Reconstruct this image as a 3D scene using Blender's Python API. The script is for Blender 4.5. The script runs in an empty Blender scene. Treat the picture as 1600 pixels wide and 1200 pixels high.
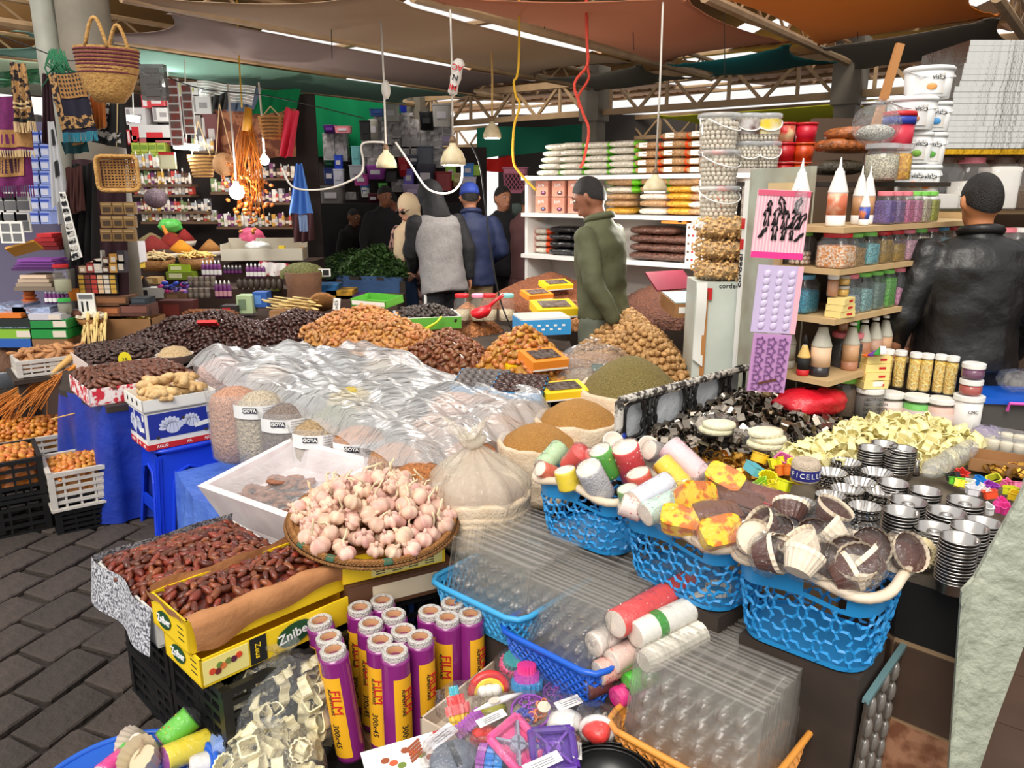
import bpy,bmesh,math,random
from math import sin,cos,pi,radians,sqrt,atan2,exp
from mathutils import Vector,Matrix,Euler,noise
V=Vector;Rg=range;En=enumerate;rd=radians
random.seed(7);SC=bpy.context.scene;COL=SC.collection;FPX,PITCH,EYE=1202.,rd(14.),1.65;cam_d=bpy.data.cameras.new('camera');cam_d.sensor_width=36.;cam_d.lens=FPX/1600.*36.;cam_d.clip_end=200;cam=bpy.data.objects.new('camera',cam_d);COL.objects.link(cam);cam.location=(0,0,EYE);cam.rotation_euler=(pi/2-PITCH,0,0);SC.camera=cam;wd=bpy.data.worlds.new('overcast_sky');SC.world=wd;wd.use_nodes=1;bg=wd.node_tree.nodes['Background']
bg.inputs['Color'].default_value=(1.,.985,.96,1);bg.inputs['Strength'].default_value=.88;SC.view_settings.view_transform='Standard';SC.view_settings.look='None';SC.view_settings.gamma=1.;SC.view_settings.use_curve_mapping=0;SC.view_settings.exposure=.2;SC.cycles.transparent_max_bounces=64;SC.cycles.max_bounces=6;SC.cycles.caustics_reflective=0;SC.cycles.caustics_refractive=0;sun_d=bpy.data.lights.new('veiled_sun','SUN')
sun_d.energy=2.6;sun_d.angle=rd(35);sun_d.color=(1.,.94,.85);sun=bpy.data.objects.new('veiled_sun',sun_d);COL.objects.link(sun);sun.rotation_euler=(rd(38),rd(-14),0);E1=V((.787,-.617,0));E2=V((.617,.787,0));RZ=atan2(-.617,.787)
def ray(px,py):
 x=(px-800)/FPX;v=(600-py)/FPX
 return V((x,cos(PITCH)+v*sin(PITCH),-sin(PITCH)+v*cos(PITCH)))
def at(px,py,z):
 d=ray(px,py)
 return V((0,0,EYE))+d*((z-EYE)/d.z)
def aY(px,py,y):
 d=ray(px,py)
 return V((0,0,EYE))+d*(y/d.y)
MT_={}
def lin(c):
 if max(c)>1.:
  c=[x/255 for x in c]
 return tuple((x/12.92 if x<=.04045 else((x+.055)/1.055)**2.4)for x in c)
def mt(name,col,rgh=.5,metal=.0,var=.0,hue=.0,nz=None,bp=None,cl=None,spec=None,trans=.0,emit=.0,sub=.0,coat=.0):
 if name in MT_:
  return MT_[name]
 m=bpy.data.materials.new(name);MT_[name]=m;m.use_nodes=1;nt=m.node_tree;p=nt.nodes['Principled BSDF'];L=nt.links.new;base=(*lin(col),1);p.inputs['Base Color'].default_value=base;p.inputs['Roughness'].default_value=rgh;p.inputs['Metallic'].default_value=metal
 if spec is not None:
  p.inputs['Specular IOR Level'].default_value=spec
 if trans:
  p.inputs['Transmission Weight'].default_value=trans
 if coat:
  p.inputs['Coat Weight'].default_value=coat
 if emit:
  p.inputs['Emission Color'].default_value=base;p.inputs['Emission Strength'].default_value=emit
 out=None
 if nz:
  tc=nt.nodes.new('ShaderNodeTexCoord');n=nt.nodes.new('ShaderNodeTexNoise');n.inputs['Scale'].default_value=nz[0];n.inputs['Detail'].default_value=4;L(tc.outputs['Object'],n.inputs['Vector']);r=nt.nodes.new('ShaderNodeValToRGB');r.color_ramp.elements[0].position=.5-nz[1]/2;r.color_ramp.elements[1].position=.5+nz[1]/2;r.color_ramp.elements[0].color=base;r.color_ramp.elements[1].color=(*lin(cl or[c*.7 for c in col]),1)
  L(n.outputs['Fac'],r.inputs['Fac']);out=r.outputs['Color']
 if var or hue:
  oi=nt.nodes.new('ShaderNodeObjectInfo');ge=nt.nodes.new('ShaderNodeNewGeometry');ad=nt.nodes.new('ShaderNodeMath');ad.operation='ADD';L(oi.outputs['Random'],ad.inputs[0]);L(ge.outputs['Random Per Island'],ad.inputs[1]);fr=nt.nodes.new('ShaderNodeMath');fr.operation='FRACT';L(ad.outputs[0],fr.inputs[0]);hs=nt.nodes.new('ShaderNodeHueSaturation');mv=nt.nodes.new('ShaderNodeMapRange');mv.inputs['To Min'].default_value=1-var
  mv.inputs['To Max'].default_value=1+var;L(fr.outputs[0],mv.inputs['Value']);L(mv.outputs[0],hs.inputs['Value'])
  if hue:
   m7=nt.nodes.new('ShaderNodeMath');m7.operation='MULTIPLY';m7.inputs[1].default_value=7.31;L(fr.outputs[0],m7.inputs[0]);f2=nt.nodes.new('ShaderNodeMath');f2.operation='FRACT';L(m7.outputs[0],f2.inputs[0]);mh=nt.nodes.new('ShaderNodeMapRange');mh.inputs['To Min'].default_value=.5-hue;mh.inputs['To Max'].default_value=.5+hue;L(f2.outputs[0],mh.inputs['Value']);L(mh.outputs[0],hs.inputs['Hue'])
  if out is not None:
   L(out,hs.inputs['Color'])
  else:
   hs.inputs['Color'].default_value=base
  out=hs.outputs['Color']
 if out is not None:
  L(out,p.inputs['Base Color'])
 if bp:
  tc=nt.nodes.new('ShaderNodeTexCoord');n=nt.nodes.new('ShaderNodeTexNoise');n.inputs['Scale'].default_value=bp[0];n.inputs['Detail'].default_value=5;L(tc.outputs['Object'],n.inputs['Vector']);b=nt.nodes.new('ShaderNodeBump');b.inputs['Strength'].default_value=bp[1];b.inputs['Distance'].default_value=.02;L(n.outputs['Fac'],b.inputs['Height']);L(b.outputs['Normal'],p.inputs['Normal'])
 return m
def flm(name,tint=(255,255,255),opc=.12,rgh=.12,bp=(30,.6),gls=1.,mky=(235,238,240),stretch=None):
 if name in MT_:
  return MT_[name]
 m=bpy.data.materials.new(name);MT_[name]=m;m.use_nodes=1;nt=m.node_tree;nt.nodes.remove(nt.nodes['Principled BSDF']);L=nt.links.new;o=nt.nodes['Material Output'];tr=nt.nodes.new('ShaderNodeBsdfTransparent');tr.inputs['Color'].default_value=(*lin(tint),1);df=nt.nodes.new('ShaderNodeBsdfDiffuse');df.inputs['Color'].default_value=(*lin(mky),1);gl=nt.nodes.new('ShaderNodeBsdfGlossy');gl.inputs['Roughness'].default_value=rgh
 fr=nt.nodes.new('ShaderNodeLayerWeight');fr.inputs['Blend'].default_value=.5;pw=nt.nodes.new('ShaderNodeMath');pw.operation='POWER';pw.inputs[1].default_value=3.;L(fr.outputs['Facing'],pw.inputs[0]);mu=nt.nodes.new('ShaderNodeMath');mu.operation='MULTIPLY_ADD';mu.inputs[1].default_value=.55*gls;mu.inputs[2].default_value=.045*gls;mu.use_clamp=1;L(pw.outputs[0],mu.inputs[0]);m1=nt.nodes.new('ShaderNodeMixShader')
 m1.inputs[0].default_value=opc;L(tr.outputs[0],m1.inputs[1]);L(df.outputs[0],m1.inputs[2]);m2=nt.nodes.new('ShaderNodeMixShader');L(mu.outputs[0],m2.inputs[0]);L(m1.outputs[0],m2.inputs[1]);L(gl.outputs[0],m2.inputs[2]);L(m2.outputs[0],o.inputs['Surface'])
 if bp:
  tc=nt.nodes.new('ShaderNodeTexCoord');n=nt.nodes.new('ShaderNodeTexNoise');n.inputs['Scale'].default_value=bp[0];n.inputs['Detail'].default_value=3
  if stretch:
   mp=nt.nodes.new('ShaderNodeMapping');mp.inputs['Scale'].default_value=stretch;mp.inputs['Rotation'].default_value=(0,0,.35);L(tc.outputs['Object'],mp.inputs['Vector']);L(mp.outputs[0],n.inputs['Vector'])
  else:
   L(tc.outputs['Object'],n.inputs['Vector'])
  b=nt.nodes.new('ShaderNodeBump');b.inputs['Strength'].default_value=bp[1];b.inputs['Distance'].default_value=.03;L(n.outputs['Fac'],b.inputs['Height'])
  for s in(fr,gl):
   L(b.outputs['Normal'],s.inputs['Normal'])
 return m
def fabric(name,col,tl=.35,rgh=.9,nz=None,cl=None):
 m=mt(name,col,rgh,nz=nz,cl=cl,bp=(60,.1));nt=m.node_tree
 if 'tl' in nt.nodes:
  return m
 p=nt.nodes['Principled BSDF'];t=nt.nodes.new('ShaderNodeBsdfTranslucent');t.name='tl';t.inputs['Color'].default_value=(*lin(col),1);mx=nt.nodes.new('ShaderNodeMixShader');mx.inputs[0].default_value=tl;nt.links.new(p.outputs[0],mx.inputs[1]);nt.links.new(t.outputs[0],mx.inputs[2]);nt.links.new(mx.outputs[0],nt.nodes['Material Output'].inputs['Surface'])
 return m
def T(loc=(0,0,0),rz=.0,rx=.0,ry=.0,s=1.):
 m=Matrix.Translation(V(loc))@Euler((rx,ry,rz),'XYZ').to_matrix().to_4x4()
 if s!=1.:
  sc=(s,s,s)if isinstance(s,(int,float))else s;m=m@Matrix.Diagonal((*sc,1))
 return m
class B:
 def __init__(s):
  s.v,s.f,s.m=[],[],[]
 def add(s,vs,fs,mi=0,M=None):
  n=len(s.v)
  if M is not None:
   vs=[M@V(v)for v in vs]
  s.v.extend([tuple(v)for v in vs])
  for f in fs:
   s.f.append([i+n for i in f]);s.m.append(mi)
  return s
 def box(s,c,d,mi=0,M=None,top=1.):
  x,y,z=d[0]/2,d[1]/2,d[2]/2;t=top;vs=[(c[0]+a,c[1]+b,c[2]+e)for a,b,e in((-x,-y,-z),(x,-y,-z),(x,y,-z),(-x,y,-z),(-x*t,-y*t,z),(x*t,-y*t,z),(x*t,y*t,z),(-x*t,y*t,z))]
  return s.add(vs,[(0,3,2,1),(4,5,6,7),(0,1,5,4),(1,2,6,5),(2,3,7,6),(3,0,4,7)],mi,M)
 def lth(s,prof,n=16,mi=0,M=None,cap=1,sx=1.,sy=1.,pw=None):
  vs,fs=[],[]
  for r,z in prof:
   for k in Rg(n):
    a=2*pi*k/n+(pi/n if pw else 0);c,d=cos(a),sin(a)
    if pw:
     q=(abs(c)**pw+abs(d)**pw)**(-1/pw);c,d=c*q,d*q
    vs.append((r*c*sx,r*d*sy,z))
  for i in Rg(len(prof)-1):
   for k in Rg(n):
    a,b=i*n+k,i*n+(k+1)%n;fs.append((a,b,b+n,a+n))
  if cap:
   if prof[0][0]>1e-5:
    fs.append(tuple(Rg(n-1,-1,-1)))
   if prof[-1][0]>1e-5:
    e=(len(prof)-1)*n;fs.append(tuple(Rg(e,e+n)))
  return s.add(vs,fs,mi,M)
 def ball(s,r,n=10,k=6,mi=0,M=None,fn=None):
  rr=(r,r,r)if isinstance(r,(int,float))else r;vs=[(0,0,-rr[2])]
  for i in Rg(1,k):
   a=-pi/2+pi*i/k
   for j in Rg(n):
    b=2*pi*j/n;q=1. if fn is None else fn(a,b);vs.append((rr[0]*cos(a)*cos(b)*q,rr[1]*cos(a)*sin(b)*q,rr[2]*sin(a)*(1 if fn is None else(q+1)/2)))
  vs.append((0,0,rr[2]));fs=[(0,1+(j+1)%n,1+j)for j in Rg(n)]
  for i in Rg(k-2):
   for j in Rg(n):
    a,b=1+i*n+j,1+i*n+(j+1)%n;fs.append((a,b,b+n,a+n))
  e=len(vs)-1;o=1+(k-2)*n;fs+=[(o+j,o+(j+1)%n,e)for j in Rg(n)]
  return s.add(vs,fs,mi,M)
 def tube(s,pts,r,n=6,mi=0,M=None,close=0,cap=1):
  pts=[V(p)for p in pts];N=len(pts);rs=[r]*N if isinstance(r,(int,float))else r;vs,fs=[],[];up=None
  for i in Rg(N):
   if close:
    t=(pts[(i+1)%N]-pts[i-1])
   else:
    t=(pts[min(i+1,N-1)]-pts[max(i-1,0)])
   t=t.normalized()if t.length>1e-9 else V((0,0,1))
   if up is None:
    up=V((0,0,1))if abs(t.z)<.9 else V((1,0,0))
   a=up-t*up.dot(t)
   if a.length<1e-6:
    a=t.orthogonal()
   a.normalize();up=a;b=t.cross(a)
   for k in Rg(n):
    an=2*pi*k/n;vs.append(pts[i]+(a*cos(an)+b*sin(an))*rs[i])
  for i in Rg(N if close else N-1):
   for k in Rg(n):
    a0,b0=i*n+k,i*n+(k+1)%n;j=((i+1)%N)*n;fs.append((a0,b0,j+(k+1)%n,j+k))
  if cap and not close:
   fs.append(tuple(Rg(n-1,-1,-1)));fs.append(tuple(Rg((N-1)*n,N*n)))
  return s.add(vs,fs,mi,M)
 def ell(s,secs,n=14,mi=0,M=None,cap=1):
  vs,fs=[],[];N=len(secs)
  for i,q in En(secs):
   c,rx,ry=V(q[0]),q[1],q[2];t=V(secs[min(i+1,N-1)][0])-V(secs[max(i-1,0)][0]);t.normalize();xa=V(q[3])if len(q)>3 else V((1,0,0));xa=xa-t*xa.dot(t)
   if xa.length<1e-4:
    xa=t.orthogonal()
   xa.normalize();ya=t.cross(xa)
   for k in Rg(n):
    a=2*pi*k/n;vs.append(c+xa*rx*cos(a)+ya*ry*sin(a))
  for i in Rg(N-1):
   for k in Rg(n):
    a,b=i*n+k,i*n+(k+1)%n;fs.append((a,b,b+n,a+n))
  if cap:
   fs.append(tuple(Rg(n-1,-1,-1)));fs.append(tuple(Rg((N-1)*n,N*n)))
  return s.add(vs,fs,mi,M)
 def grid(s,fn,nu,nv,mi=0,M=None,thick=.0):
  vs=[fn(i/nu,j/nv)for j in Rg(nv+1)for i in Rg(nu+1)];w=nu+1;fs=[(j*w+i,j*w+i+1,(j+1)*w+i+1,(j+1)*w+i)for j in Rg(nv)for i in Rg(nu)]
  if thick:
   vs=[V(v)for v in vs];o=len(vs);vs2=[v-V((0,0,thick))for v in vs];rim=[i for i in Rg(w)]+[j*w+nu for j in Rg(1,nv+1)]+[nv*w+i for i in Rg(nu-1,-1,-1)]+[j*w for j in Rg(nv-1,0,-1)];fs=fs+[(f[3]+o,f[2]+o,f[1]+o,f[0]+o)for f in fs];R=len(rim);fs+=[(rim[(k+1)%R],rim[k],rim[k]+o,rim[(k+1)%R]+o)for k in Rg(R)];vs=vs+vs2
  return s.add(vs,fs,mi,M)
 def prism(s,poly,h,mi=0,M=None,z0=.0):
  n=len(poly);vs=[(p[0],p[1],z0)for p in poly]+[(p[0],p[1],z0+h)for p in poly];fs=[tuple(Rg(n-1,-1,-1)),tuple(Rg(n,2*n))]+[(k,(k+1)%n,(k+1)%n+n,k+n)for k in Rg(n)]
  return s.add(vs,fs,mi,M)
 def mesh(s,name,mats,smooth=0):
  me=bpy.data.meshes.new(name);me.from_pydata(s.v,[],s.f)
  for m in(mats if isinstance(mats,(list,tuple))else[mats]):
   me.materials.append(m)
  if len(me.materials)>1:
   me.polygons.foreach_set('material_index',s.m)
  if smooth:
   me.polygons.foreach_set('use_smooth',[1]*len(me.polygons))
  me.update()
  return me
 def ob(s,name,mats,parent=None,smooth=0,M=None):
  return link(name,s.mesh(name,mats,smooth),parent,M)
def link(name,data,parent=None,M=None):
 o=bpy.data.objects.new(name,data);COL.objects.link(o)
 if parent is not None:
  o.parent=parent
 if M is not None:
  o.matrix_local=M
 return o
def tag(o,lb_l,cat,gP=None,kind=None):
 if lb_l:
  o['label']=lb_l
 if cat:
  o['category']=cat
 if gP:
  o['group']=gP
 if kind:
  o['kind']=kind
 return o
def Tg(name,lb_l,cat,M=None,gP=None):
 o=bpy.data.objects.new(name,None);o.empty_display_size=.05;COL.objects.link(o)
 if M is not None:
  o.matrix_local=M
 return tag(o,lb_l,cat,gP)
KIDS={}
def copy_tree(root,M=None,lb_l=None,parent=None):
 c=root.copy();COL.objects.link(c);c.parent=parent
 if M is not None:
  c.matrix_local=M
 if lb_l:
  c['label']=lb_l
 if parent is None and root.name not in KIDS:
  KIDS[root.name]=list(root.children)
 for ch in(KIDS.get(root.name)if parent is None else list(root.children)):
  copy_tree(ch,None,None,c)
 return c
def struct(o):
 o['kind']='structure'
 return o
TXT={}
def text(body,size,m,parent,M,align='CENTER',name='lettering',depth=.0006,bold=.0,sx=1.):
 key=(body,size,align,bold,m.name)
 if key not in TXT:
  cu=bpy.data.curves.new('lettering','FONT');cu.body=body;cu.size=size;cu.align_x=align;cu.align_y='CENTER';cu.extrude=depth;cu.offset=bold;cu.resolution_u=2;o=bpy.data.objects.new('lettering_source',cu);me=bpy.data.meshes.new_from_object(o);me.materials.clear();me.materials.append(m);bpy.data.objects.remove(o);TXT[key]=me
 if sx!=1.:
  M=M@Matrix.Diagonal((sx,1,1,1))
 return link(name,TXT[key],parent,M)
def wallM(p,rz,out=.0015):
 return T(p,rz)@T((0,-out,0),0,pi/2)
def fr_(a,b):
 return a+(b-a)*random.random()
def n2(x,y,s=1.,k=.0):
 return noise.noise(V((x*s,y*s,k)))
def inpoly(x,y,P):
 c=0;j=len(P)-1
 for i in Rg(len(P)):
  if(P[i][1]>y)!=(P[j][1]>y)and x<(P[j][0]-P[i][0])*(y-P[i][1])/(P[j][1]-P[i][1])+P[i][0]:
   c=not c
  j=i
 return c
def edge_dist(x,y,P):
 d=1e9
 for i in Rg(len(P)):
  a,b=P[i-1],P[i];ax,ay,bx,by=a[0],a[1],b[0],b[1];t=max(0,min(1,((x-ax)*(bx-ax)+(y-ay)*(by-ay))/max(1e-9,(bx-ax)**2+(by-ay)**2)));d=min(d,sqrt((x-ax-t*(bx-ax))**2+(y-ay-t*(by-ay))**2))
 return d
def snap(x,y,P):
 best=None
 for i in Rg(len(P)):
  a,b=P[i-1],P[i];t=max(0,min(1,((x-a[0])*(b[0]-a[0])+(y-a[1])*(b[1]-a[1]))/max(1e-9,(b[0]-a[0])**2+(b[1]-a[1])**2)));q=(a[0]+t*(b[0]-a[0]),a[1]+t*(b[1]-a[1]));d=(q[0]-x)**2+(q[1]-y)**2
  if best is None or d<best[0]:
   best=(d,q)
 return best[1]
def hfd(poly,z0,peak,rise,bumpy=.0,seed=0):
 def h(x,y):
  d=edge_dist(x,y,poly);t=peak*(1-exp(-d*rise/max(peak,1e-3)))
  return z0+t+bumpy*n2(x,y,6,seed)
 return h
def mound(name,lb_l,cat,poly,h,m,step=.03,gP=None,kind='stuff',rgh=.0,parent=None,base=None):
 xs=[p[0]for p in poly];ys=[p[1]for p in poly];x0,x1,y0,y1=min(xs),max(xs),min(ys),max(ys);nx,ny=max(3,int((x1-x0)/step)),max(3,int((y1-y0)/step));idx,vs,fs={},[],[];zb=base if base is not None else min(h(p[0],p[1])for p in poly)-.03
 def vert(i,j):
  if(i,j)not in idx:
   x,y=x0+(x1-x0)*i/nx,y0+(y1-y0)*j/ny;ok=inpoly(x,y,poly)
   if ok:
    z=h(x,y)+rgh*(random.random()-.5)
   else:
    x,y=snap(x,y,poly);z=zb
   idx[(i,j)]=len(vs);vs.append((x,y,z))
  return idx[(i,j)]
 for j in Rg(ny):
  for i in Rg(nx):
   cx,cy=x0+(x1-x0)*(i+.5)/nx,y0+(y1-y0)*(j+.5)/ny
   if inpoly(cx,cy,poly)or edge_dist(cx,cy,poly)<step:
    fs.append((vert(i,j),vert(i+1,j),vert(i+1,j+1),vert(i,j+1)))
 b=B();b.add(vs,fs);o=b.ob(name,m,parent,1)
 if parent is None:
  tag(o,lb_l,cat,gP,kind)
 elif kind=='stuff':
  o['kind']='stuff'
 return o
def heap(name,lb_l,cat,gP,poly,h,meshes,sp,n_ind,m_base,stuff_label=None,tilt=.5,sc=(.85,1.15),align=None,base=None,sink=.15,lift=.0,flat=0):
 xs=[p[0]for p in poly];ys=[p[1]for p in poly];pts=[];j=0;y=min(ys)
 while y<max(ys):
  x=min(xs)+(sp/2 if j%2 else 0)
  while x<max(xs):
   a,c=x+fr_(-.22,.22)*sp,y+fr_(-.22,.22)*sp
   if inpoly(a,c,poly):
    pts.append((a,c))
   x+=sp
  y+=sp*.87;j+=1
 its=[]
 for a,c in pts:
  e=.004;hx,hy=(h(a+e,c)-h(a-e,c))/(2*e),(h(a,c+e)-h(a,c-e))/(2*e);nrm=V((-hx,-hy,1)).normalized();q=nrm.to_track_quat('Z','Y').to_matrix().to_4x4();s=fr_(*sc);yaw=fr_(0,2*pi)if align is None else align+fr_(-.25,.25);k=0 if flat else tilt;M=Matrix.Translation(V((a,c,h(a,c)+lift-sink*sp*0+random.random()*sp*.18)))@q@Euler((fr_(-k,k),fr_(-k,k),yaw)).to_matrix().to_4x4()@Matrix.Scale(s,4);p=V((a,c,h(a,c)))
  facing=(V((0,0,EYE))-p).normalized().dot(nrm);its.append(((p-V((0,0,EYE))).length/max(.15,facing+.2),M,random.choice(meshes)))
 its.sort(key=lambda t:t[0])
 for _,M,me in its[:n_ind]:
  tag(link(name,me,None,M),lb_l,cat,gP)
 rest=its[n_ind:];b=B()
 for _,M,me in rest:
  b.add([v.co for v in me.vertices],[tuple(p.vertices)for p in me.polygons],1,M)
 lo=sp*.35;o=mound(name+'_heap',None,None,poly,lambda x,y:h(x,y)-lo,m_base,max(.025,sp*.7),base=base);c=o.data;b2=B();b2.add([v.co for v in c.vertices],[tuple(p.vertices)for p in c.polygons],0);n=len(b2.v);b2.v+=b.v;b2.f+=[[i+n for i in f]for f in b.f];b2.m+=b.m;im=meshes[0].materials[0];o.data=b2.mesh(name+'_heap',[m_base,im],1);tag(o,stuff_label or('heaped mass beneath and behind the counted '+lb_l)[:120],cat,gP,'stuff')
 return o
# ================================================================ STRUCTURE
C1=V((.93,9.2,0))
def S(a,b,z=.0):
 return C1+E1*a+E2*b+V((0,0,z))
def loc(v):
 r=V((v[0],v[1],0))-C1
 return r.dot(E1),r.dot(E2)
M_beam=mt('tan_painted_steel',(176,146,108),.6,nz=(8,.6),cl=(150,118,84));M_pillar=mt('grey_painted_pillar',(122,112,98),.7,nz=(5,.5),cl=(98,92,80));M_pipe=mt('grey_pipe',(148,148,136),.6,nz=(5,.5),cl=(120,118,108));M_roof=mt('brown_corrugated_sheet',(176,128,84),.7);M_stone=mt('dark_stone_paver',(70,59,53),.85,var=.2,nz=(14,.7),cl=(50,43,39),bp=(40,.5));M_soil=mt('dirty_ground',(52,44,40),.95,nz=(6,.6),cl=(38,32,30),bp=(30,.4))
M_tile=mt('brown_glazed_tile',(92,72,60),.35,var=.08,nz=(6,.6),cl=(74,58,48));M_tile2=mt('salmon_patterned_tile',(176,128,98),.5,nz=(16,.15),cl=(128,82,58));M_grout=mt('pale_grout',(160,132,100),.9);M_black=mt('black_plastic',(16,16,18),.45);M_white=mt('white_plastic',(228,228,226),.4);M_card=mt('brown_cardboard',(164,120,78),.85,nz=(10,.4),cl=(150,106,66));MPW=mt('white_card',(232,230,224),.7);b=B()
b.grid(lambda u,v:(-14+24*u,-3+20*v,-.012),8,8);floor=struct(b.ob('floor',M_soil));floor['label']='dark stone paved market lane';d1=(at(190,950,0)-at(0,1070,0)).normalized();d2=V((-d1.y,d1.x,0));o0=at(100,1000,0);stones=[]
for k in Rg(3):
 b=B();w,h=.262+.012*(k-1),.178-.006*k;pts=[(-w/2+.012,-h/2),(w/2-.018,-h/2+.004),(w/2,h/2-.012),(w/2-.02,h/2),(-w/2+.01,h/2-.003),(-w/2,-h/2+.014)];n=len(pts);top=[(x*.95,y*.93,.012+.003*n2(x,y,9,k))for x,y in pts];b.add([(x,y,-.01)for x,y in pts]+[(x,y,.006)for x,y in pts]+top,[tuple(Rg(2*n,3*n))]+[(i,(i+1)%n,(i+1)%n+n,i+n)for i in Rg(n)]+[(i+n,(i+1)%n+n,(i+1)%n+2*n,i+2*n)for i in Rg(n)]);stones.append(b.mesh('paving_stone',M_stone))
LANE=[(-4.2,1.2),(-.55,1.2),(-.75,2.2),(-1.1,2.9),(-1.2,3.7),(-2.2,4.5),(-4.6,5.4)]
for i in Rg(-16,17):
 for j in Rg(-18,19):
  p=o0+d1*(j*.272+(.13 if i%2 else 0)+i*.03)+d2*(i*.187)
  if inpoly(p.x,p.y,LANE):
   e=random.random();link('paving_stone',stones[(i*3+j)%3],floor,T((p.x,p.y,fr_(-.004,.003)),atan2(d1.y,d1.x)+fr_(-.05,.05),fr_(-.012,.012),fr_(-.012,.012)))
tl=B().box((0,0,0),(.325,.325,.02)).mesh('floor_tile',M_tile);gr=B();gr.box((0,0,0),(3.4,1.7,.012));link('floor_grout',gr.mesh('floor_grout',M_grout),floor,T((1.75,1.75,-.004),RZ))
for i in Rg(-5,6):
 for j in Rg(-2,3):
  p=V((1.75,1.75,.002))+E1*(i*.33)+E2*(j*.33);o=link('floor_tile',tl,floor,T(p,RZ))
def pillar(a,b_,name):
 q=B();q.box((0,0,1.22),(.19,.19,2.44));q.box((0,0,2.72),(.25,.25,.58));q.box((0,0,2.44),(.235,.235,.03));o=q.ob('pillar',M_pillar,None,M=T(S(a,b_),RZ))
 return struct(o)
for a in(-5.5,-2.75,0,2.75,5.5):
 pillar(a,0,'pillar')
pp=aY(140,100,5.85);q=B();q.lth([(.178,0),(.172,1.5),(.172,3.4)],28);o=q.ob('column',M_pillar,None,1,T((pp.x,pp.y,0)));struct(o);q=B();q.lth([(.082,0),(.082,3.4)],16);q.ob('drain_pipe',M_pipe,o,1,T((-.255,-.03,0)))
def truss(bq,z0,z1,a0,a1,name):
 root=B();root.box(((a0+a1)/2,0,z1),(a1-a0,.05,.075));root.box(((a0+a1)/2,0,z0),(a1-a0,.05,.065));o=struct(root.ob('beam',M_beam,None,M=T(S(0,bq),RZ)));web=B().box((0,0,0),(.03,.03,1)).mesh('truss_strut',M_beam);n=int((a1-a0)/.6875)
 for i in Rg(n):
  x0=a0+i*.6875
  for(xa,xb)in((x0,x0+.34),(x0+.6875,x0+.36),(x0+.34,x0+.34)):
   dx=xb-xa;L=sqrt(dx*dx+(z1-z0)**2);link('truss_strut',web,o,T(((xa+xb)/2,0,(z0+z1)/2),0,0,atan2(dx,z1-z0))@Matrix.Diagonal((1,1,L,1)))
 return o
truss(0,2.52,2.86,-7.,7.5,'t');truss(5.,2.6,2.95,-9,5,'t')
for k,a in En((-5.5,-4.125,-2.75,-1.375,0,1.375,2.75,4.125)):
 q=B();bl=max(-6.6,-5.3+.784*a);q.tube([(0,bl,0),(0,.05,0)],.035,8);q.tube([(0,bl,.16),(0,.05,.16)],.02,6);o=struct(q.ob('beam',M_beam,None,M=T(S(a,0,2.785),RZ)));st=B().tube([(0,0,0),(0,.22,.16)],.011,5).mesh('beam_strut',M_beam);st2=B().tube([(0,.22,.16),(0,.44,0)],.011,5).mesh('beam_strut',M_beam)
 for i in Rg(int(-bl/.44)):
  link('beam_strut',st,o,T((0,-.44-i*.44,0)));link('beam_strut',st2,o,T((0,-.44-i*.44,0)))
def corr(a0,a1,b0,b1,z0,z1,name='roof_sheet'):
 q=B();n=int((a1-a0)/.055);q.grid(lambda u,v:S(a0+(a1-a0)*u,b0+(b1-b0)*v,z0+(z1-z0)*v+.022*sin(u*n*pi/2*1.)),n,2)
 return q.mesh(name,M_roof)
rq=B()
for b0 in(-1.6,1.3,2.8,4.4,6.,7.6):
 rq.tube([S(-9,b0,3.2+abs(b0)*.06-.04),S(8,b0,3.2+abs(b0)*.06-.04)],.03,6)
roof=struct(rq.ob('roof',M_beam));roof['label']='corrugated market roof on tan purlins'
for i in Rg(17):
 a0=-9+i
 for(b0,b1)in((-4.9,-2.4),(-2.4,-.12),(.30,2.6),(2.6,5.2),(5.2,8.2)):
  if(b0==.30 and i in(4,9,13))or(b0==-2.4 and i in(5,6,8,12))or(b0>2 and i%5==2):
   continue
  b0=max(b0,-5.08+.784*(a0+.5))
  if b1-b0<.2:
   continue
  link('roof_sheet',corr(a0+.01,a0+.99,b0,b1,3.2+abs(b0)*.06,3.2+abs(b1)*.06),roof)
def awning(name,lb_l,pts,col,inset=.18,sag=.12,tl=.10,nu=22,nv=22,gP=None,edge=None):
 P=[V(p)for p in pts];cx=sum((p for p in P),V())/4
 def f(u,v):
  uu=u+inset*(4*v*(1-v))*(.5-u)*2*(abs(u-.5)*2)**2*.5;vv=v+inset*(4*u*(1-u))*(.5-v)*2*(abs(v-.5)*2)**2*.5;p=(P[0]*(1-uu)+P[1]*uu)*(1-vv)+(P[3]*(1-uu)+P[2]*uu)*vv;p=p+V((0,0,-sag*16*u*(1-u)*v*(1-v)*.6));w=(abs(u-.5)*2)**4*(abs(v-.5)*2)**4;p.z+=.02*w*sin(40*(u+v))
  return p
 q=B();q.grid(f,nu,nv,thick=.004);o=q.ob(name,fabric('awning_'+lb_l.split()[0]+lb_l.split()[1],[min(250,c*1.28)for c in col],tl),None,1)
 return tag(o,lb_l,'awning','shade cloths under the roof')
zb=2.765;G='shade cloths';awning('awning','salmon brown shade cloth stretched above the walnut stall',[S(1.45,-1.15,zb),S(2.7,-1.5,zb),S(2.7,-3.3,zb),S(1.45,-4.4,zb)],(150,96,70));awning('awning','pale tan shade cloth stretched above the date heaps',[S(.05,-1.2,zb),S(1.32,-1.35,zb),S(1.32,-4.5,zb),S(.05,-5.5,zb)],(132,110,88));awning('awning','mauve grey shade cloth crossing the upper middle',[S(-1.32,-.5,zb),S(-.06,-.9,zb),S(-.05,-5.,zb),S(-1.32,-5.2,zb)],(108,92,86))
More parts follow.
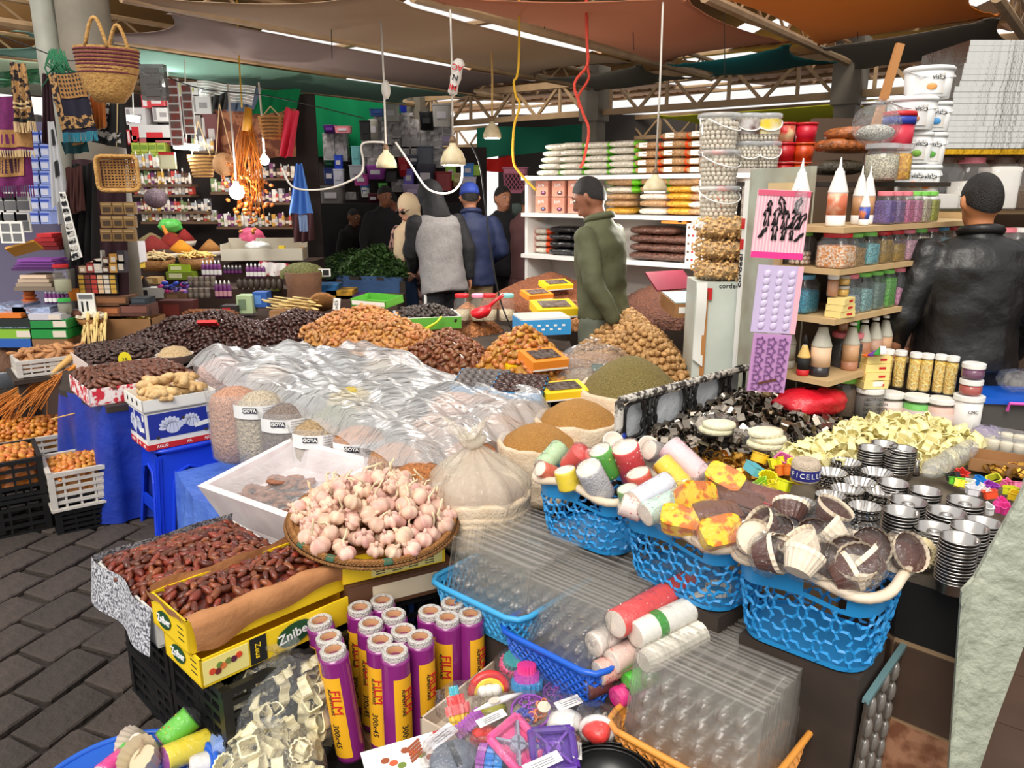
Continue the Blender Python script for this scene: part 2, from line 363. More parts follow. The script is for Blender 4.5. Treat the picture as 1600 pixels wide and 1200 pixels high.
awning('awning','grey green shade cloth above the green tarpaulin',[S(-2.7,-.3,zb),S(-1.42,-.4,zb),S(-1.42,-5.4,zb),S(-2.7,-5.5,zb)],(96,130,116));awning('awning','teal shade cloth beside the bright skylight',[S(1.45,-.15,zb),S(2.7,-.15,zb+.02),S(2.7,-1.45,zb),S(1.45,-1.1,zb)],(14,84,84),inset=.3);awning('awning','dark grey shade cloth tied to the middle pillar',[S(.05,-.1,zb-.03),S(1.32,-.2,zb),S(1.32,-1.3,zb),S(.05,-1.15,zb)],(84,80,70),inset=.3)
awning('awning','orange shade cloth in the upper right corner',[S(2.82,-1.2,zb),S(4.1,-1.6,zb),S(4.1,-2.4,zb),S(2.82,-3.4,zb)],(170,98,30));awning('awning','charcoal grey shade cloth over the second pillar',[S(2.80,-.1,zb-.05),S(4.1,-.2,zb),S(4.1,-1.55,zb),S(2.80,-1.15,zb)],(84,78,70),inset=.15);awning('awning','brick orange shade cloth beside the round column',[S(-2.7,-5.6,zb+.02),S(-1.42,-5.5,zb),S(-1.42,-6.6,zb),S(-2.7,-6.6,zb)],(150,90,62))
awning('awning','pale green shade cloth behind the round column',[S(-4.1,-4.2,zb),S(-2.8,-4.3,zb),S(-2.8,-6.6,zb),S(-4.1,-6.6,zb)],(170,186,160));awning('awning','faded sand shade cloth left of the round column',[S(-5.45,-3.2,zb),S(-4.2,-3.2,zb),S(-4.2,-6.,zb),S(-5.45,-6.,zb)],(190,200,176));awning('awning','yellow shade cloth sagging beyond the truss',[S(.4,.6,2.50),S(3.2,.5,2.52),S(3.2,1.8,2.44),S(.4,1.9,2.42)],(214,196,52),sag=.05)
awning('awning','ochre shade cloth low behind the second pillar',[S(1.6,1.3,2.33),S(4.2,1.2,2.36),S(4.2,2.2,2.32),S(1.6,2.3,2.3)],(186,128,56),sag=.05);M_wall=mt('dark_grey_plaster',(66,60,56),.9);M_wall2=mt('brown_market_wall',(92,72,58),.9);q=B()
for(x0,x1)in((-15,-8.5),(-.25,9)):
 q.box(((x0+x1)/2,14.6,1.5),(x1-x0,.15,3.))
struct(q.ob('wall_back',M_wall));q=B();q.box((0,0,1.4),(.1,5.,2.8));struct(q.ob('wall_right',M_wall2,None,M=T((4.6,4.4,0),RZ*0)));q=B();q.box((0,0,1.05),(3.2,.08,2.1));struct(q.ob('wall_right_back',mt('dim_brown_panel',(84,66,52),.9),None,M=T((3.5,5.12,0),0)))
# ================================================================ PEOPLE
def fuse(b,name,m,parent,voxel,smooth=2):
 me=b.mesh(name,m,1);tmp=bpy.data.objects.new('fuse_source',me);COL.objects.link(tmp);r=tmp.modifiers.new('r','REMESH');r.mode='VOXEL';r.voxel_size=voxel;r.use_smooth_shade=1;s=tmp.modifiers.new('s','SMOOTH');s.iterations=smooth;s.factor=.5;dg=bpy.context.evaluated_depsgraph_get();dg.update();out=bpy.data.meshes.new_from_object(tmp.evaluated_get(dg));out.materials.clear();out.materials.append(m);out.polygons.foreach_set('use_smooth',[1]*len(out.polygons))
 bpy.data.objects.remove(tmp);bpy.data.meshes.remove(me)
 return link(name,out,parent)
def crease(o,amp):
 me=o.data;nn=[v.normal.copy()for v in me.vertices];co=[]
 for v,n_ in zip(me.vertices,nn):
  c=v.co;d=noise.noise(V((c.x*5,c.y*5,c.z*9+c.x*4)))+.5*noise.noise(V((c.x*11+7,c.y*11,c.z*16-c.x*7)));co.extend(c+n_*(d*amp))
 me.vertices.foreach_set('co',co);o.data.update()
 return o
def limb(q,pts,rs,n=12):
 P=[V(p)for p in pts];out,rr=[],[]
 for i in Rg(len(P)-1):
  for k in Rg(4):
   t=k/4;out.append(P[i].lerp(P[i+1],t));rr.append(rs[i]+(rs[i+1]-rs[i])*t)
 out.append(P[-1]);rr.append(rs[-1]);q.tube(out,rr,n)
 for p,r in zip(P,rs):
  q.ball(r*.98,10,7,M=T(p))
def hand(q,wrist,d,up,side,curl=.5):
 d=V(d).normalized();up=V(up);up=(up-d*up.dot(d)).normalized();lat=d.cross(up)*side;w=V(wrist);pm=w+d*.045;q.ell([(w-d*.01,.025,.020,lat),(w+d*.02,.034,.019,lat),(w+d*.06,.041,.017,lat),(w+d*.085,.038,.013,lat)],12)
 for k,(o,L)in En(((-.030,.062),(-.010,.076),(.010,.080),(.029,.070))):
  b0=w+d*.08+lat*o;a=b0+(d*cos(curl*.4)-up*sin(curl*.4))*L*.45;c=a+(d*cos(curl*1.2)-up*sin(curl*1.2))*L*.32;e=c+(d*cos(curl*1.9)-up*sin(curl*1.9))*L*.26;q.tube([b0-d*.01,b0,a,c,e],[.009,.0092,.0088,.008,.0062],8)
 b0=w+d*.025+lat*.030;a=b0+(d*.6+lat*.75-up*.2).normalized()*.035;c=a+(d*.9+lat*.3-up*.3).normalized()*.03;q.tube([w+d*.02+lat*.015,b0,a,c],[.014,.0125,.0105,.008],8)
M_eye=mt('eye_white',(226,220,212),.3);M_iris=mt('dark_iris',(30,20,16),.2)
def person(lb_l,pos,yaw,H=1.72,lean=0.,side_lean=0.,turn=0.,nod=0.,armL=None,armR=None,top=None,sleeves=None,pants=None,skin=None,hair=None,hair_style='short',voxel=.012,stripe=None,hem=.88,bulk=1.,hood=None,skirt=0,hands=1,face=1,collar=None):
 s=H/1.72;root=Tg('person',lb_l,'person',T(pos,yaw));hip=V((0,0,.93*s));L=Matrix.Translation(hip)@Euler((lean,side_lean,0)).to_matrix().to_4x4()@Matrix.Translation(-hip)
 def u(x,y,z):
  return L@V((x*s,y*s,z*s))
 neck=u(0,.01,1.46);hd=u(0,-.02,1.605);HM=Matrix.Translation(u(0,0,1.50))@L.to_3x3().to_4x4()@Euler((nod,0,turn)).to_matrix().to_4x4()@Matrix.Translation(V((0,-.012*s,.105*s)));sh=.185*bulk;armL=armL or((.25,.02,1.14),(.27,-.06,.88));armR=armR or((-.25,.02,1.14),(-.27,-.06,.88));arms=[((sh*.95,.01,1.375),*armL),((-sh*.95,.01,1.375),*armR)];q=B();q.ell([(u(0,0,.86),.13*s,.10*s),(u(0,0,.98),.14*s,.10*s),(u(0,0,1.12),.125*s,.09*s),(u(0,0,1.30),.15*s,.10*s),(u(0,.01,1.41),.15*s,.075*s),(u(0,.01,1.46),.06*s,.055*s)],16)
 limb(q,[u(0,.012,1.42),u(0,.0,1.50),HM@V((0,.015,-.06))],[.056*s,.053*s,.05*s]);hs=s;q.ball((.074*hs,.092*hs,.108*hs),18,14,M=HM@T((0,.008,.015)));q.ell([(HM@V((0,-.03,-.105)),.036*hs,.034*hs),(HM@V((0,-.026,-.075)),.052*hs,.052*hs),(HM@V((0,-.012,-.03)),.064*hs,.070*hs),(HM@V((0,0,.02)),.070*hs,.080*hs)],16)
 if face:
  q.ell([(HM@V((0,-.088,.022)),.010,.010),(HM@V((0,-.102,-.008)),.014,.013),(HM@V((0,-.098,-.022)),.017,.010),(HM@V((0,-.084,-.028)),.014,.008)],10);q.tube([HM@V((.042,-.075,.032)),HM@V((.0,-.088,.034)),HM@V((-.042,-.075,.032))],.009,7);q.tube([HM@V((.022,-.079,-.056)),HM@V((0,-.088,-.054)),HM@V((-.022,-.079,-.056))],.008,7);q.tube([HM@V((.018,-.078,-.067)),HM@V((0,-.086,-.066)),HM@V((-.018,-.078,-.067))],.008,7)
 for sd in(-1,1):
  q.ell([(HM@V((sd*.072,.008,-.035)),.006,.012,(0,1,0)),(HM@V((sd*.078,.012,-.01)),.009,.020,(0,1,0)),(HM@V((sd*.080,.014,.015)),.009,.021,(0,1,0)),(HM@V((sd*.074,.010,.032)),.006,.012,(0,1,0))],8)
 for k,(a,e,w)in En(arms):
  A,E_,W=u(*a),u(*e),u(*w);limb(q,[A,E_,W],[.05*s,.042*s,.028*s])
  if hands:
   d=(W-E_).normalized();hand(q,W,d,V((1 if k==0 else-1,.3,0)),1 if k==0 else-1,.55)
 for sd in(-1,1):
  limb(q,[V((sd*.085*s,0,.90*s)),V((sd*.10*s,-.015,.48*s)),V((sd*.10*s,.01,.08*s))],[.085*s,.055*s,.04*s]);q.ell([(V((sd*.10*s,.05,.035)),.036,.03),(V((sd*.10*s,-.05,.04)),.042,.03),(V((sd*.10*s,-.15,.03)),.04,.02)],10)
 fuse(q,'body',skin,root,voxel);q=B();b_=bulk;q.ell([(u(0,.0,hem),.185*s*b_,.145*s*b_),(u(0,0,hem+.04),.185*s*b_,.145*s*b_),(u(0,0,1.06),.172*s*b_,.135*s*b_),(u(0,0,1.22),.192*s*b_,.14*s*b_),(u(0,.006,1.34),.205*s*b_,.132*s*b_),(u(0,.01,1.41),.175*s*b_,.10*s*b_),(u(0,.012,1.46),.09*s,.08*s),(u(0,.014,1.50),.068*s,.066*s)],22)
 if sleeves is None:
  for k,(a,e,w)in En(arms):
   limb(q,[u(*a),u(*e),u(*w)],[.070*s*b_,.060*s*b_,.046*s])
 o=fuse(q,'jacket',top,root,voxel*1.05,4);crease(o,.011*s)
 if sleeves is not None:
  q=B()
  for k,(a,e,w)in En(arms):
   limb(q,[u(*a),u(*e),u(*w)],[.072*s*b_,.062*s*b_,.046*s])
  crease(fuse(q,'sleeves',sleeves,root,voxel*1.05,3),.010*s)
 q=B()
 if skirt:
  q.ell([(u(0,0,.95),.17*s,.13*s),(V((0,0,.5)),.22*s,.19*s),(V((0,0,.06)),.26*s,.24*s)],18)
 else:
  q.ell([(V((0,0,.84*s)),.16*s,.12*s),(u(0,0,.93),.165*s,.125*s),(u(0,0,1.),.155*s,.12*s)],18)
  for sd in(-1,1):
   limb(q,[V((sd*.085*s,0,.90*s)),V((sd*.10*s,-.015,.48*s)),V((sd*.10*s,.01,.09*s))],[.105*s,.082*s,.07*s])
 crease(fuse(q,'trousers',pants,root,voxel*1.1,3),.008*s)
 if stripe:
  for sd in(-1,1):
   B().tube([V((sd*.185*s,.03,.86*s)),V((sd*.185*s,.02,.48*s)),V((sd*.172*s,.03,.10*s))],.014,6).ob('side_stripe',stripe,root,1)
 for sd in(-1,1):
  B().ell([(V((sd*.10*s,.085,.045)),.036,.04),(V((sd*.10*s,.03,.06)),.048,.055),(V((sd*.10*s,-.08,.045)),.05,.042),(V((sd*.10*s,-.19,.03)),.042,.028)],12).ob('shoe',mt('dark_shoe',(36,32,32),.5),root,1)
 if hair is not None:
  q=B();cut=-.045 if hair_style=='short' else-.10
  def hf(a,b):
   return 1.
  nn,kk=24,16;vs,fs=[],[]
  for i in Rg(kk+1):
   a=pi/2-(pi*.72)*i/kk
   for j in Rg(nn):
    bb=2*pi*j/nn;x,y,z=.080*cos(a)*cos(bb),.099*cos(a)*sin(bb),.115*sin(a);sb=sin(bb);zmin=-.066*sb**.7 if sb>0 else .055*(-sb)**.8;z=max(z,zmin)
    if z<=zmin+1e-6:
     f=sqrt(max(.0,1-(zmin/.115)**2))/max(1e-6,1);x,y=.0795*f*cos(bb),.0985*f*sin(bb)
    vs.append(HM@V((x*hs,(y+.009)*hs,(z+.016)*hs)))
  for i in Rg(kk):
   for j in Rg(nn):
    fs.append((i*nn+j,i*nn+(j+1)%nn,(i+1)*nn+(j+1)%nn,(i+1)*nn+j))
  q.add(vs,fs);q.ob('hair',hair,root,1)
 if face:
  for sd in(-1,1):
   B().ball((.014,.008,.008),10,7).ob('eye',M_eye,root,1,HM@T((sd*.032,-.076,.018)));B().ball((.007,.004,.007),8,6).ob('iris',M_iris,root,1,HM@T((sd*.032,-.083,.018)));B().tube([(sd*.018,-.086,.036),(sd*.034,-.084,.041),(sd*.050,-.072,.035)],[.003,.004,.002],5).ob('eyebrow',hair or M_iris,root,1,HM)
  B().tube([(-.024,-.087,-.061),(0,-.0945,-.060),(.024,-.087,-.061)],[.002,.0035,.002],6).ob('lips',mt('lip_tone',(150,84,74),.5),root,1,HM)
 if hood:
  q=B();q.ball((.105*s,.125*s,.135*s),18,12,M=HM@T((0,.025,.01)));q.ell([(u(0,.03,1.40),.13*s,.10*s),(u(0,.03,1.48),.11*s,.10*s),(HM@V((0,.03,-.05)),.095*s,.11*s)],14);fuse(q,'hood',hood,root,voxel)
 if collar:
  q=B();q.tube([u(.075*cos(a),.012+.072*sin(a),1.485+.012*sin(a))for a in[2*pi*k/20 for k in Rg(20)]],.022,8,close=1);q.ob('collar',collar,root,1)
 return root,HM,u
SK1=mt('tan_skin',(176,118,88),.55,sub=.1);SK2=mt('brown_skin',(150,96,70),.55);HR=mt('black_hair',(24,18,16),.55,bp=(180,.6));BL_CL=mt('black_cloth',(24,24,28),.8,bp=(40,.3));gp_=aY(948,300,4.62);m_gj=mt('olive_green_jacket',(84,86,58),.75,nz=(5,.4),cl=(72,74,50),bp=(14,.35));person('man in an olive green jacket seen from behind at the walnuts',(gp_.x,4.62,.0),pi+.95,1.745,lean=.10,turn=.25,nod=.32,armL=((.235,.08,1.13),(.19,.17,.92)),armR=((-.22,-.02,1.13),(-.17,-.22,.97)),top=m_gj,pants=mt('grey_green_trousers',(98,104,92),.8),skin=SK2,hair=HR,hem=.90,bulk=1.,collar=m_gj,voxel=.010)
lp=aY(1530,300,3.42);m_lj=mt('black_leather',(24,22,22),.42,bp=(9,.7),spec=.5);person('man in a black leather jacket with his back turned at the jar shelf',(lp.x+.03,3.42,0),pi-.08,1.72,lean=.02,turn=.06,nod=.08,armL=((.30,.03,1.12),(.28,-.10,.90)),armR=((-.30,.03,1.12),(-.27,-.12,.90)),top=m_lj,pants=BL_CL,skin=mt('warm_tan_skin',(196,128,84),.55),hair=HR,hem=.88,bulk=1.22,collar=m_lj,voxel=.010)
gh=aY(690,310,6.5);m_gh=mt('heather_grey_sweater',(150,146,146),.85,nz=(60,.5),cl=(126,122,122));person('person in a grey sweater with black sleeves and hood leaning forward',(gh.x,6.5,0),pi+.6,1.76,lean=.24,nod=.3,armL=((.20,-.12,1.16),(.1,-.30,1.05)),armR=((-.235,.06,1.14),(-.24,.02,.93)),top=m_gh,sleeves=BL_CL,pants=BL_CL,skin=SK1,hair=HR,hood=BL_CL,stripe=mt('pale_stripe',(200,198,194),.8),hem=.80,bulk=1.1)
nv=aY(737,300,6.85);m_nv=mt('navy_jacket',(30,42,82),.7,nz=(5,.4),cl=(24,34,68),bp=(12,.4));r_,HMn,un=person('man in a navy jacket and blue cap with beige trousers, back turned',(nv.x,6.85,0),pi+.25,1.72,lean=.10,nod=.15,armL=((.27,.02,1.14),(.20,-.20,1.02)),armR=((-.27,.02,1.14),(-.2,-.22,1.05)),top=m_nv,pants=mt('beige_trousers',(176,152,112),.8),skin=SK1,hair=HR,hem=.84,bulk=1.12,collar=m_nv);m_cap=mt('blue_cap',(36,62,150),.7)
q=B();q.lth([(.086,.02),(.088,.05),(.075,.10),(.04,.128),(.001,.133)],20,sy=1.2,M=HMn@T((0,.01,.005)));q.ob('cap',m_cap,r_,1);B().ell([(HMn@V((0,-.09,.045)),.07,.004,(1,0,0)),(HMn@V((0,-.165,.03)),.05,.003,(1,0,0))],14).ob('cap_peak',m_cap,r_,1);wo=aY(648,330,7.4);m_sc=mt('beige_headscarf',(222,196,160),.8,bp=(12,.4));m_fl=mt('dark_floral_dress',(62,40,42),.8,nz=(26,.08),cl=(196,150,140));r_,HMw,uw=person('woman in a beige headscarf and dark glasses looking down',(wo.x,7.4,0),-.45,1.62,lean=.12,nod=.3,turn=-.2,armL=((.24,-.05,1.12),(.14,-.24,1.)),armR=((-.24,-.05,1.12),(-.14,-.24,1.)),top=m_fl,pants=m_fl,skin=mt('light_skin',(206,152,124),.55),hair=None,skirt=1,hem=.80)
q=B();q.ball((.100,.112,.130),18,12,M=HMw@T((0,.034,.018)));q.ell([(HMw@V((0,.03,-.05)),.088,.085),(HMw@V((0,.02,-.13)),.10,.09),(uw(0,.0,1.38),.19,.13),(uw(0,0,1.30),.20,.14)],18);fuse(q,'headscarf',m_sc,r_,.012);B().ell([(uw(-.06,-.10,1.40),.07,.04),(uw(-.07,-.17,1.2),.06,.025),(uw(-.08,-.18,1.),.055,.02),(uw(-.09,-.17,.86),.06,.02)],14).ob('scarf_end',m_sc,r_,1)
for sd in(-1,1):
 B().ball((.030,.008,.022),12,8).ob('dark_lens',M_iris,r_,1,HMw@T((sd*.034,-.095,.015)))
B().tube([(-.075,-.02,.02),(-.06,-.088,.02),(0,-.104,.02),(.06,-.088,.02),(.075,-.02,.02)],.004,6).ob('glasses_frame',M_iris,r_,1,HMw);bm=aY(785,300,7.6);person('young man in black facing forward beside the rope',(bm.x,7.6,0),.35,1.70,turn=.25,top=mt('black_jumper',(22,22,26),.85),pants=mt('patterned_dark_trousers',(40,38,42),.8),skin=SK1,hair=HR,hem=.86,bulk=1.08)
for(px,py,y,yaw,c,lb,hh)in((598,300,9.,.6,(26,26,30),'shadowy figure in black behind the herb stall',1.72),(548,330,9.6,1.,(34,28,28),'seated-height figure in dark clothes far behind the herbs',1.45),(625,312,9.8,-1.2,(206,70,30),'person in an orange red top bending behind the herbs',1.66),(822,300,7.5,pi-.5,(96,62,62),'person in a mauve coat half hidden by the bean shelf',1.68)):
 p=aY(px,py,y);person(lb,(p.x,y,0),yaw,hh,lean=.15 if c[0]>200 else .03,nod=.2,top=mt('cloth_%d'%c[0],c,.85),pants=BL_CL if c[0]!=96 else mt('mauve_skirt',(96,62,62),.85),skirt=c[0]==96,skin=SK2,hair=HR,voxel=.016,hem=.84)
random.seed(21)
# ================================================================ COMMON PIECES
def rrect(L,W,r,n):
 r=min(r,L/2-1e-4,W/2-1e-4);segs=[((L/2,-W/2+r),(L/2,W/2-r)),None,((L/2-r,W/2),(-L/2+r,W/2)),None,((-L/2,W/2-r),(-L/2,-W/2+r)),None,((-L/2+r,-W/2),(L/2-r,-W/2)),None];cs=[(L/2-r,W/2-r,0),(-L/2+r,W/2-r,pi/2),(-L/2+r,-W/2+r,pi),(L/2-r,-W/2+r,1.5*pi)];lens=[W-2*r,r*pi/2,L-2*r,r*pi/2]*2;tot=sum(lens);out=[]
 for k in Rg(n):
  d=tot*k/n;i=0
  while d>lens[i]:
   d-=lens[i];i+=1
  if i%2==0:
   (ax,ay),(bx,by)=segs[i];t=d/max(lens[i],1e-9);out.append((ax+(bx-ax)*t,ay+(by-ay)*t))
  else:
   cx,cy,a0=cs[i//2];a=a0+d/r;out.append((cx+r*cos(a),cy+r*sin(a)))
 return out
def tra(name,lb_l,cat,M,L,W,H,t,m,gP=None,flare=.0,min_=None):
 o=Tg(name,lb_l,cat,M,gP);B().box((0,0,t/2),(L,W,t)).ob('base',min_ or m,o)
 for sx,sy in((1,0),(-1,0),(0,1),(0,-1)):
  q=B()
  if sx:
   q.box((0,0,H/2),(t,W,H));mm=T((sx*(L/2-t/2+flare*.5),0,0),0,0,sx*flare/max(H,.01)*.5)
  else:
   q.box((0,0,H/2),(L,t,H));mm=T((0,sy*(W/2-t/2+flare*.5),0),0,-sy*flare/max(H,.01)*.5)
  q.ob('side_panel',m,o,M=mm)
 return o
def ctn(name,lb_l,cat,M,L,W,H,m,gP=None,lid=1):
 o=Tg(name,lb_l,cat,M,gP);B().box((0,0,H/2-.001),(L,W,H-.004)).ob('body',m,o)
 if lid:
  B().box((0,W/4,H),(L,W/2-.001,.003)).ob('flap',m,o);B().box((0,-W/4,H),(L,W/2-.001,.003)).ob('flap',m,o)
 return o
def crate(name,lb_l,M,L,W,H,m,gP=None,rows=4,cols=6):
 o=Tg(name,lb_l,'crate',M,gP);q=B()
 for i in Rg(cols+1):
  q.box((-L/2+L*i/cols,0,.01),(.012,W,.012))
 for j in Rg(5):
  q.box((0,-W/2+W*j/4,.01),(L,.012,.012))
 q.ob('base',m,o);q=B().box((0,0,H/2),(.028,.028,H));me=q.mesh('corner_post',m)
 for sx in(-1,1):
  for sy in(-1,1):
   link('corner_post',me,o,T((sx*(L/2-.012),sy*(W/2-.012),0)))
 for k,(ln,n)in En(((L,cols),(W,max(3,int(cols*W/L))))):
  q=B()
  for i in Rg(rows+1):
   z=.01+(H-.02)*i/rows;q.box((0,0,z),(ln,.012 if i<rows else .022,.016 if i<rows else .02))
  for i in Rg(1,n):
   q.box((-ln/2+ln*i/n,0,H/2),(.01,.008,H-.02))
  q.box((0,0,H*.45),(ln*.22,.006,H*.62));me=q.mesh('side_wall',m)
  for s in(-1,1):
   link('side_wall',me,o,T((0,s*(W/2-.008),0))if k==0 else T((s*(L/2-.008),0,0),pi/2))
 return o
def mbsk(name,lb_l,M,L,W,H,m,gP=None,r=.04,taper=.85,pitch=.03,thick=.006,rim_m=None,rim_r=.009):
 o=Tg(name,lb_l,'basket',M,gP);n=int((2*(L+W))/pitch);top=rrect(L,W,r,n);bot=rrect(L*taper,W*taper,r*taper,n);q=B();q.prism(bot,.006);q.ob('base',m,o);q=B()
 def wp(i,t):
  a,c=bot[i%n],top[i%n]
  return V((a[0]+(c[0]-a[0])*t,a[1]+(c[1]-a[1])*t,H*t))
 rows=max(2,int(H*.72/pitch));t0,t1=.12,.80
 for i in Rg(n):
  q.add([wp(i,t1-.02),wp(i+1,t1-.02),wp(i+1,1),wp(i,1)],[(0,1,2,3)]);q.add([wp(i,0),wp(i+1,0),wp(i+1,t0+.02),wp(i,t0+.02)],[(0,1,2,3)])
  for k in Rg(rows):
   ta,tb=t0+(t1-t0)*k/rows,t0+(t1-t0)*(k+1)/rows;tm=(ta+tb)/2
   for aa,cc in((wp(i,tm),(wp(i,tb)+wp(i+1,tb))/2),((wp(i,tb)+wp(i+1,tb))/2,wp(i+1,tm)),(wp(i+1,tm),(wp(i,ta)+wp(i+1,ta))/2),((wp(i,ta)+wp(i+1,ta))/2,wp(i,tm))):
    q.tube([aa,cc],thick*.75,4,cap=0)
 q.ob('pierced_wall',m,o);q=B();q.tube([(p[0],p[1],H)for p in rrect(L+.01,W+.01,r,40)],rim_r,8,close=1);q.ob('rim',rim_m or m,o,1)
 return o
def lace_basket(name,lb_l,M,L,W,H,gP):
 mb=mt('sky_blue_plastic',(38,140,205),.4);mc=mt('cream_plastic_rim',(236,220,198),.45,nz=(12,.5),cl=(218,198,172));o=Tg(name,lb_l,'basket',M,gP);taper=.84;n=120;top,bot=rrect(L,W,.075,n),rrect(L*taper,W*taper,.07,n)
 def wp(s,t):
  i=s*n;k=int(math.floor(i));f=i-k;a=V(bot[k%n]).lerp(V(bot[(k+1)%n]),f);c=V(top[k%n]).lerp(V(top[(k+1)%n]),f);p=a.lerp(c,t);wave=.012*sin(4*pi*s*2+.6)*t*t
  return V((p.x,p.y,H*t+wave))
 q=B();q.prism(bot[::4],.006);q.ob('base',mb,o);q=B();cells=13;rows=2
 for i in Rg(cells):
  for k in Rg(rows):
   s=(i+(.5 if k%2 else 0))/cells;t=.20+.34*k;c=wp(s,t);ring=[wp(s+.011*cos(a),t+.085*sin(a))for a in[2*pi*u/8 for u in Rg(8)]];q.tube(ring,.0042,4,close=1)
   for a in Rg(6):
    an=a*pi/3+.5;p0=wp(s+.011*cos(an),t+.085*sin(an));p2=wp(s+.041*cos(an),max(.02,min(.76,t+.20*sin(an))));pm=wp(s+.028*cos(an+.25),max(.02,min(.76,t+.15*sin(an+.25))));q.tube([p0,pm,p2],[.004,.006,.0035],4)
 for i in Rg(n//2):
  a,c=i*2/n,(i*2+2)/n;q.add([wp(a,0),wp(c,0),wp(c,.06),wp(a,.06)],[(0,1,2,3)])
 q.ob('tracery_wall',mb,o);q=B()
 for i in Rg(n):
  a,c=i/n,(i+1)/n;mid=(a+c)/2;slot=any(abs(((mid-s0+.5)%1)-.5)<.045 for s0 in(W/(2*(L+W))*.5+.25,W/(2*(L+W))*.5+.75,W/(4*(L+W)),W/(4*(L+W))+.5));lo=.72
  if slot:
   q.add([wp(a,.93),wp(c,.93),wp(c,1),wp(a,1)],[(0,1,2,3)]);q.add([wp(a,lo),wp(c,lo),wp(c,.78),wp(a,.78)],[(0,1,2,3)])
  else:
   q.add([wp(a,lo),wp(c,lo),wp(c,1),wp(a,1)],[(0,1,2,3)])
 q.ob('band',mb,o,1);q=B();tp=rrect(L+.02,W+.02,.08,60);ring=[]
 for i in Rg(60):
  w=wp(i/60,1.);ring.append((tp[i][0],tp[i][1],w.z+.004))
 q.tube(ring,.0135,8,close=1);q.ob('rim',mc,o,1)
 return o
def datm(name,m,L=.021,R=.0095,wr=.12,n=9,k=7,seed=0):
 q=B();q.ball((L,R,R*.85),n,k,fn=lambda a,b:1+wr*sin(b*3+seed)*cos(a*2+seed)+wr*.6*sin(a*7+seed*2+b))
 return q.mesh(name,m,1)
def obb(cx,cy,L,W,rz):
 c,s=cos(rz),sin(rz)
 return[(cx+c*x-s*y,cy+s*x+c*y)for x,y in((-L/2,-W/2),(L/2,-W/2),(L/2,W/2),(-L/2,W/2))]
def table(lb_l,M,L,W,H,m_top,m_leg,gP=None,t=.025,name='display_table'):
 o=Tg(name,lb_l,'table',M,gP);B().box((0,0,H-t/2),(L,W,t)).ob('tabletop',m_top,o);lg=B().box((0,0,(H-t)/2),(.04,.04,H-t)).mesh('leg',m_leg)
 for sx in(-1,1):
  for sy in(-1,1):
   link('leg',lg,o,T((sx*(L/2-.04),sy*(W/2-.04),0)))
 return o
MWD=mt('dark_worn_wood',(58,46,38),.8,nz=(8,.5),cl=(40,32,26));F_bag=flm('crinkled_clear_bag',opc=.07,bp=(45,.9),gls=1.1);F_thin=flm('clear_cellophane',opc=.02,bp=(35,.8),gls=.9)
# ================================================================ FOREGROUND, LEFT
A45=rd(46);DCX,DCY=-1.037,2.325;m_d1=mt('dark_red_brown_dates',(140,64,34),.35,var=.55,hue=.012,nz=(60,.6),cl=(66,30,20));dm=[datm('date',m_d1,.0235,.0115,.17,seed=s)for s in(0,1.3,2.9)];cr=None;n=0
for off,which in((.02,'lane'),(.385,'film')):
 for lv in(0,1):
  p=V((DCX,DCY,lv*.178))+V((cos(A45-pi/2),sin(A45-pi/2),0))*off+V((cos(A45),sin(A45),0))*.03;lab={(0,'lane'):'bottom black lattice crate at the lane under the newspaper-lined date box',(1,'lane'):'upper black lattice crate carrying the newspaper-lined date box',(0,'film'):'bottom black lattice crate under the yellow fruit-print trays',(1,'film'):'upper black lattice crate right beneath the yellow fruit-print trays'}[(lv,which)]
  M=T(p,A45)
  if cr is None:
   cr=crate('black_crate',lab,M,.46,.35,.176,M_black,'black crates under the date boxes')
  else:
   copy_tree(cr,M,lab)
m_news=mt('newsprint',(206,206,212),.85,nz=(130,.2),cl=(70,70,80));o=tra('date_box','shallow white newspaper-lined box heaped with dark dates','box',T((DCX,DCY,.357),A45),.47,.47,.11,.008,MPW);q=B();q.grid(lambda u,v:(-.243-.012*sin(u*9)-.02*v,-.235+.47*u,.135-.15*v),12,3);q.ob('newspaper_liner',m_news,o);q=B();q.grid(lambda u,v:(-.24+.48*u,.24+.006*sin(u*11)+.012*v,.135-.03*v),12,2);q.ob('newspaper_liner',m_news,o)
P1=obb(DCX,DCY,.45,.45,A45);h1=hfd(P1,.465,.055,.8,.012);heap('dried_date','dark wrinkled dried date in the front boxes beside the lane','date','dried dates in the front boxes',P1,h1,dm,.030,185,m_d1,'dark dried dates massed in the newspaper-lined box',tilt=.35,base=.40);m_yel=mt('bright_yellow_carton',(244,206,30),.55);m_cream=mt('pale_yellow_carton',(240,226,140),.55);m_green=mt('dark_green_print',(22,72,36),.6)
m_red=mt('red_print',(200,30,34),.6);m_blk=mt('black_print',(18,18,18),.7);m_wht=mt('white_print',(240,240,236),.7);m_pap=mt('brown_wrapping_paper',(186,130,84),.8,nz=(7,.5),cl=(168,112,68),bp=(16,.5));ZC=(-.775,2.085)
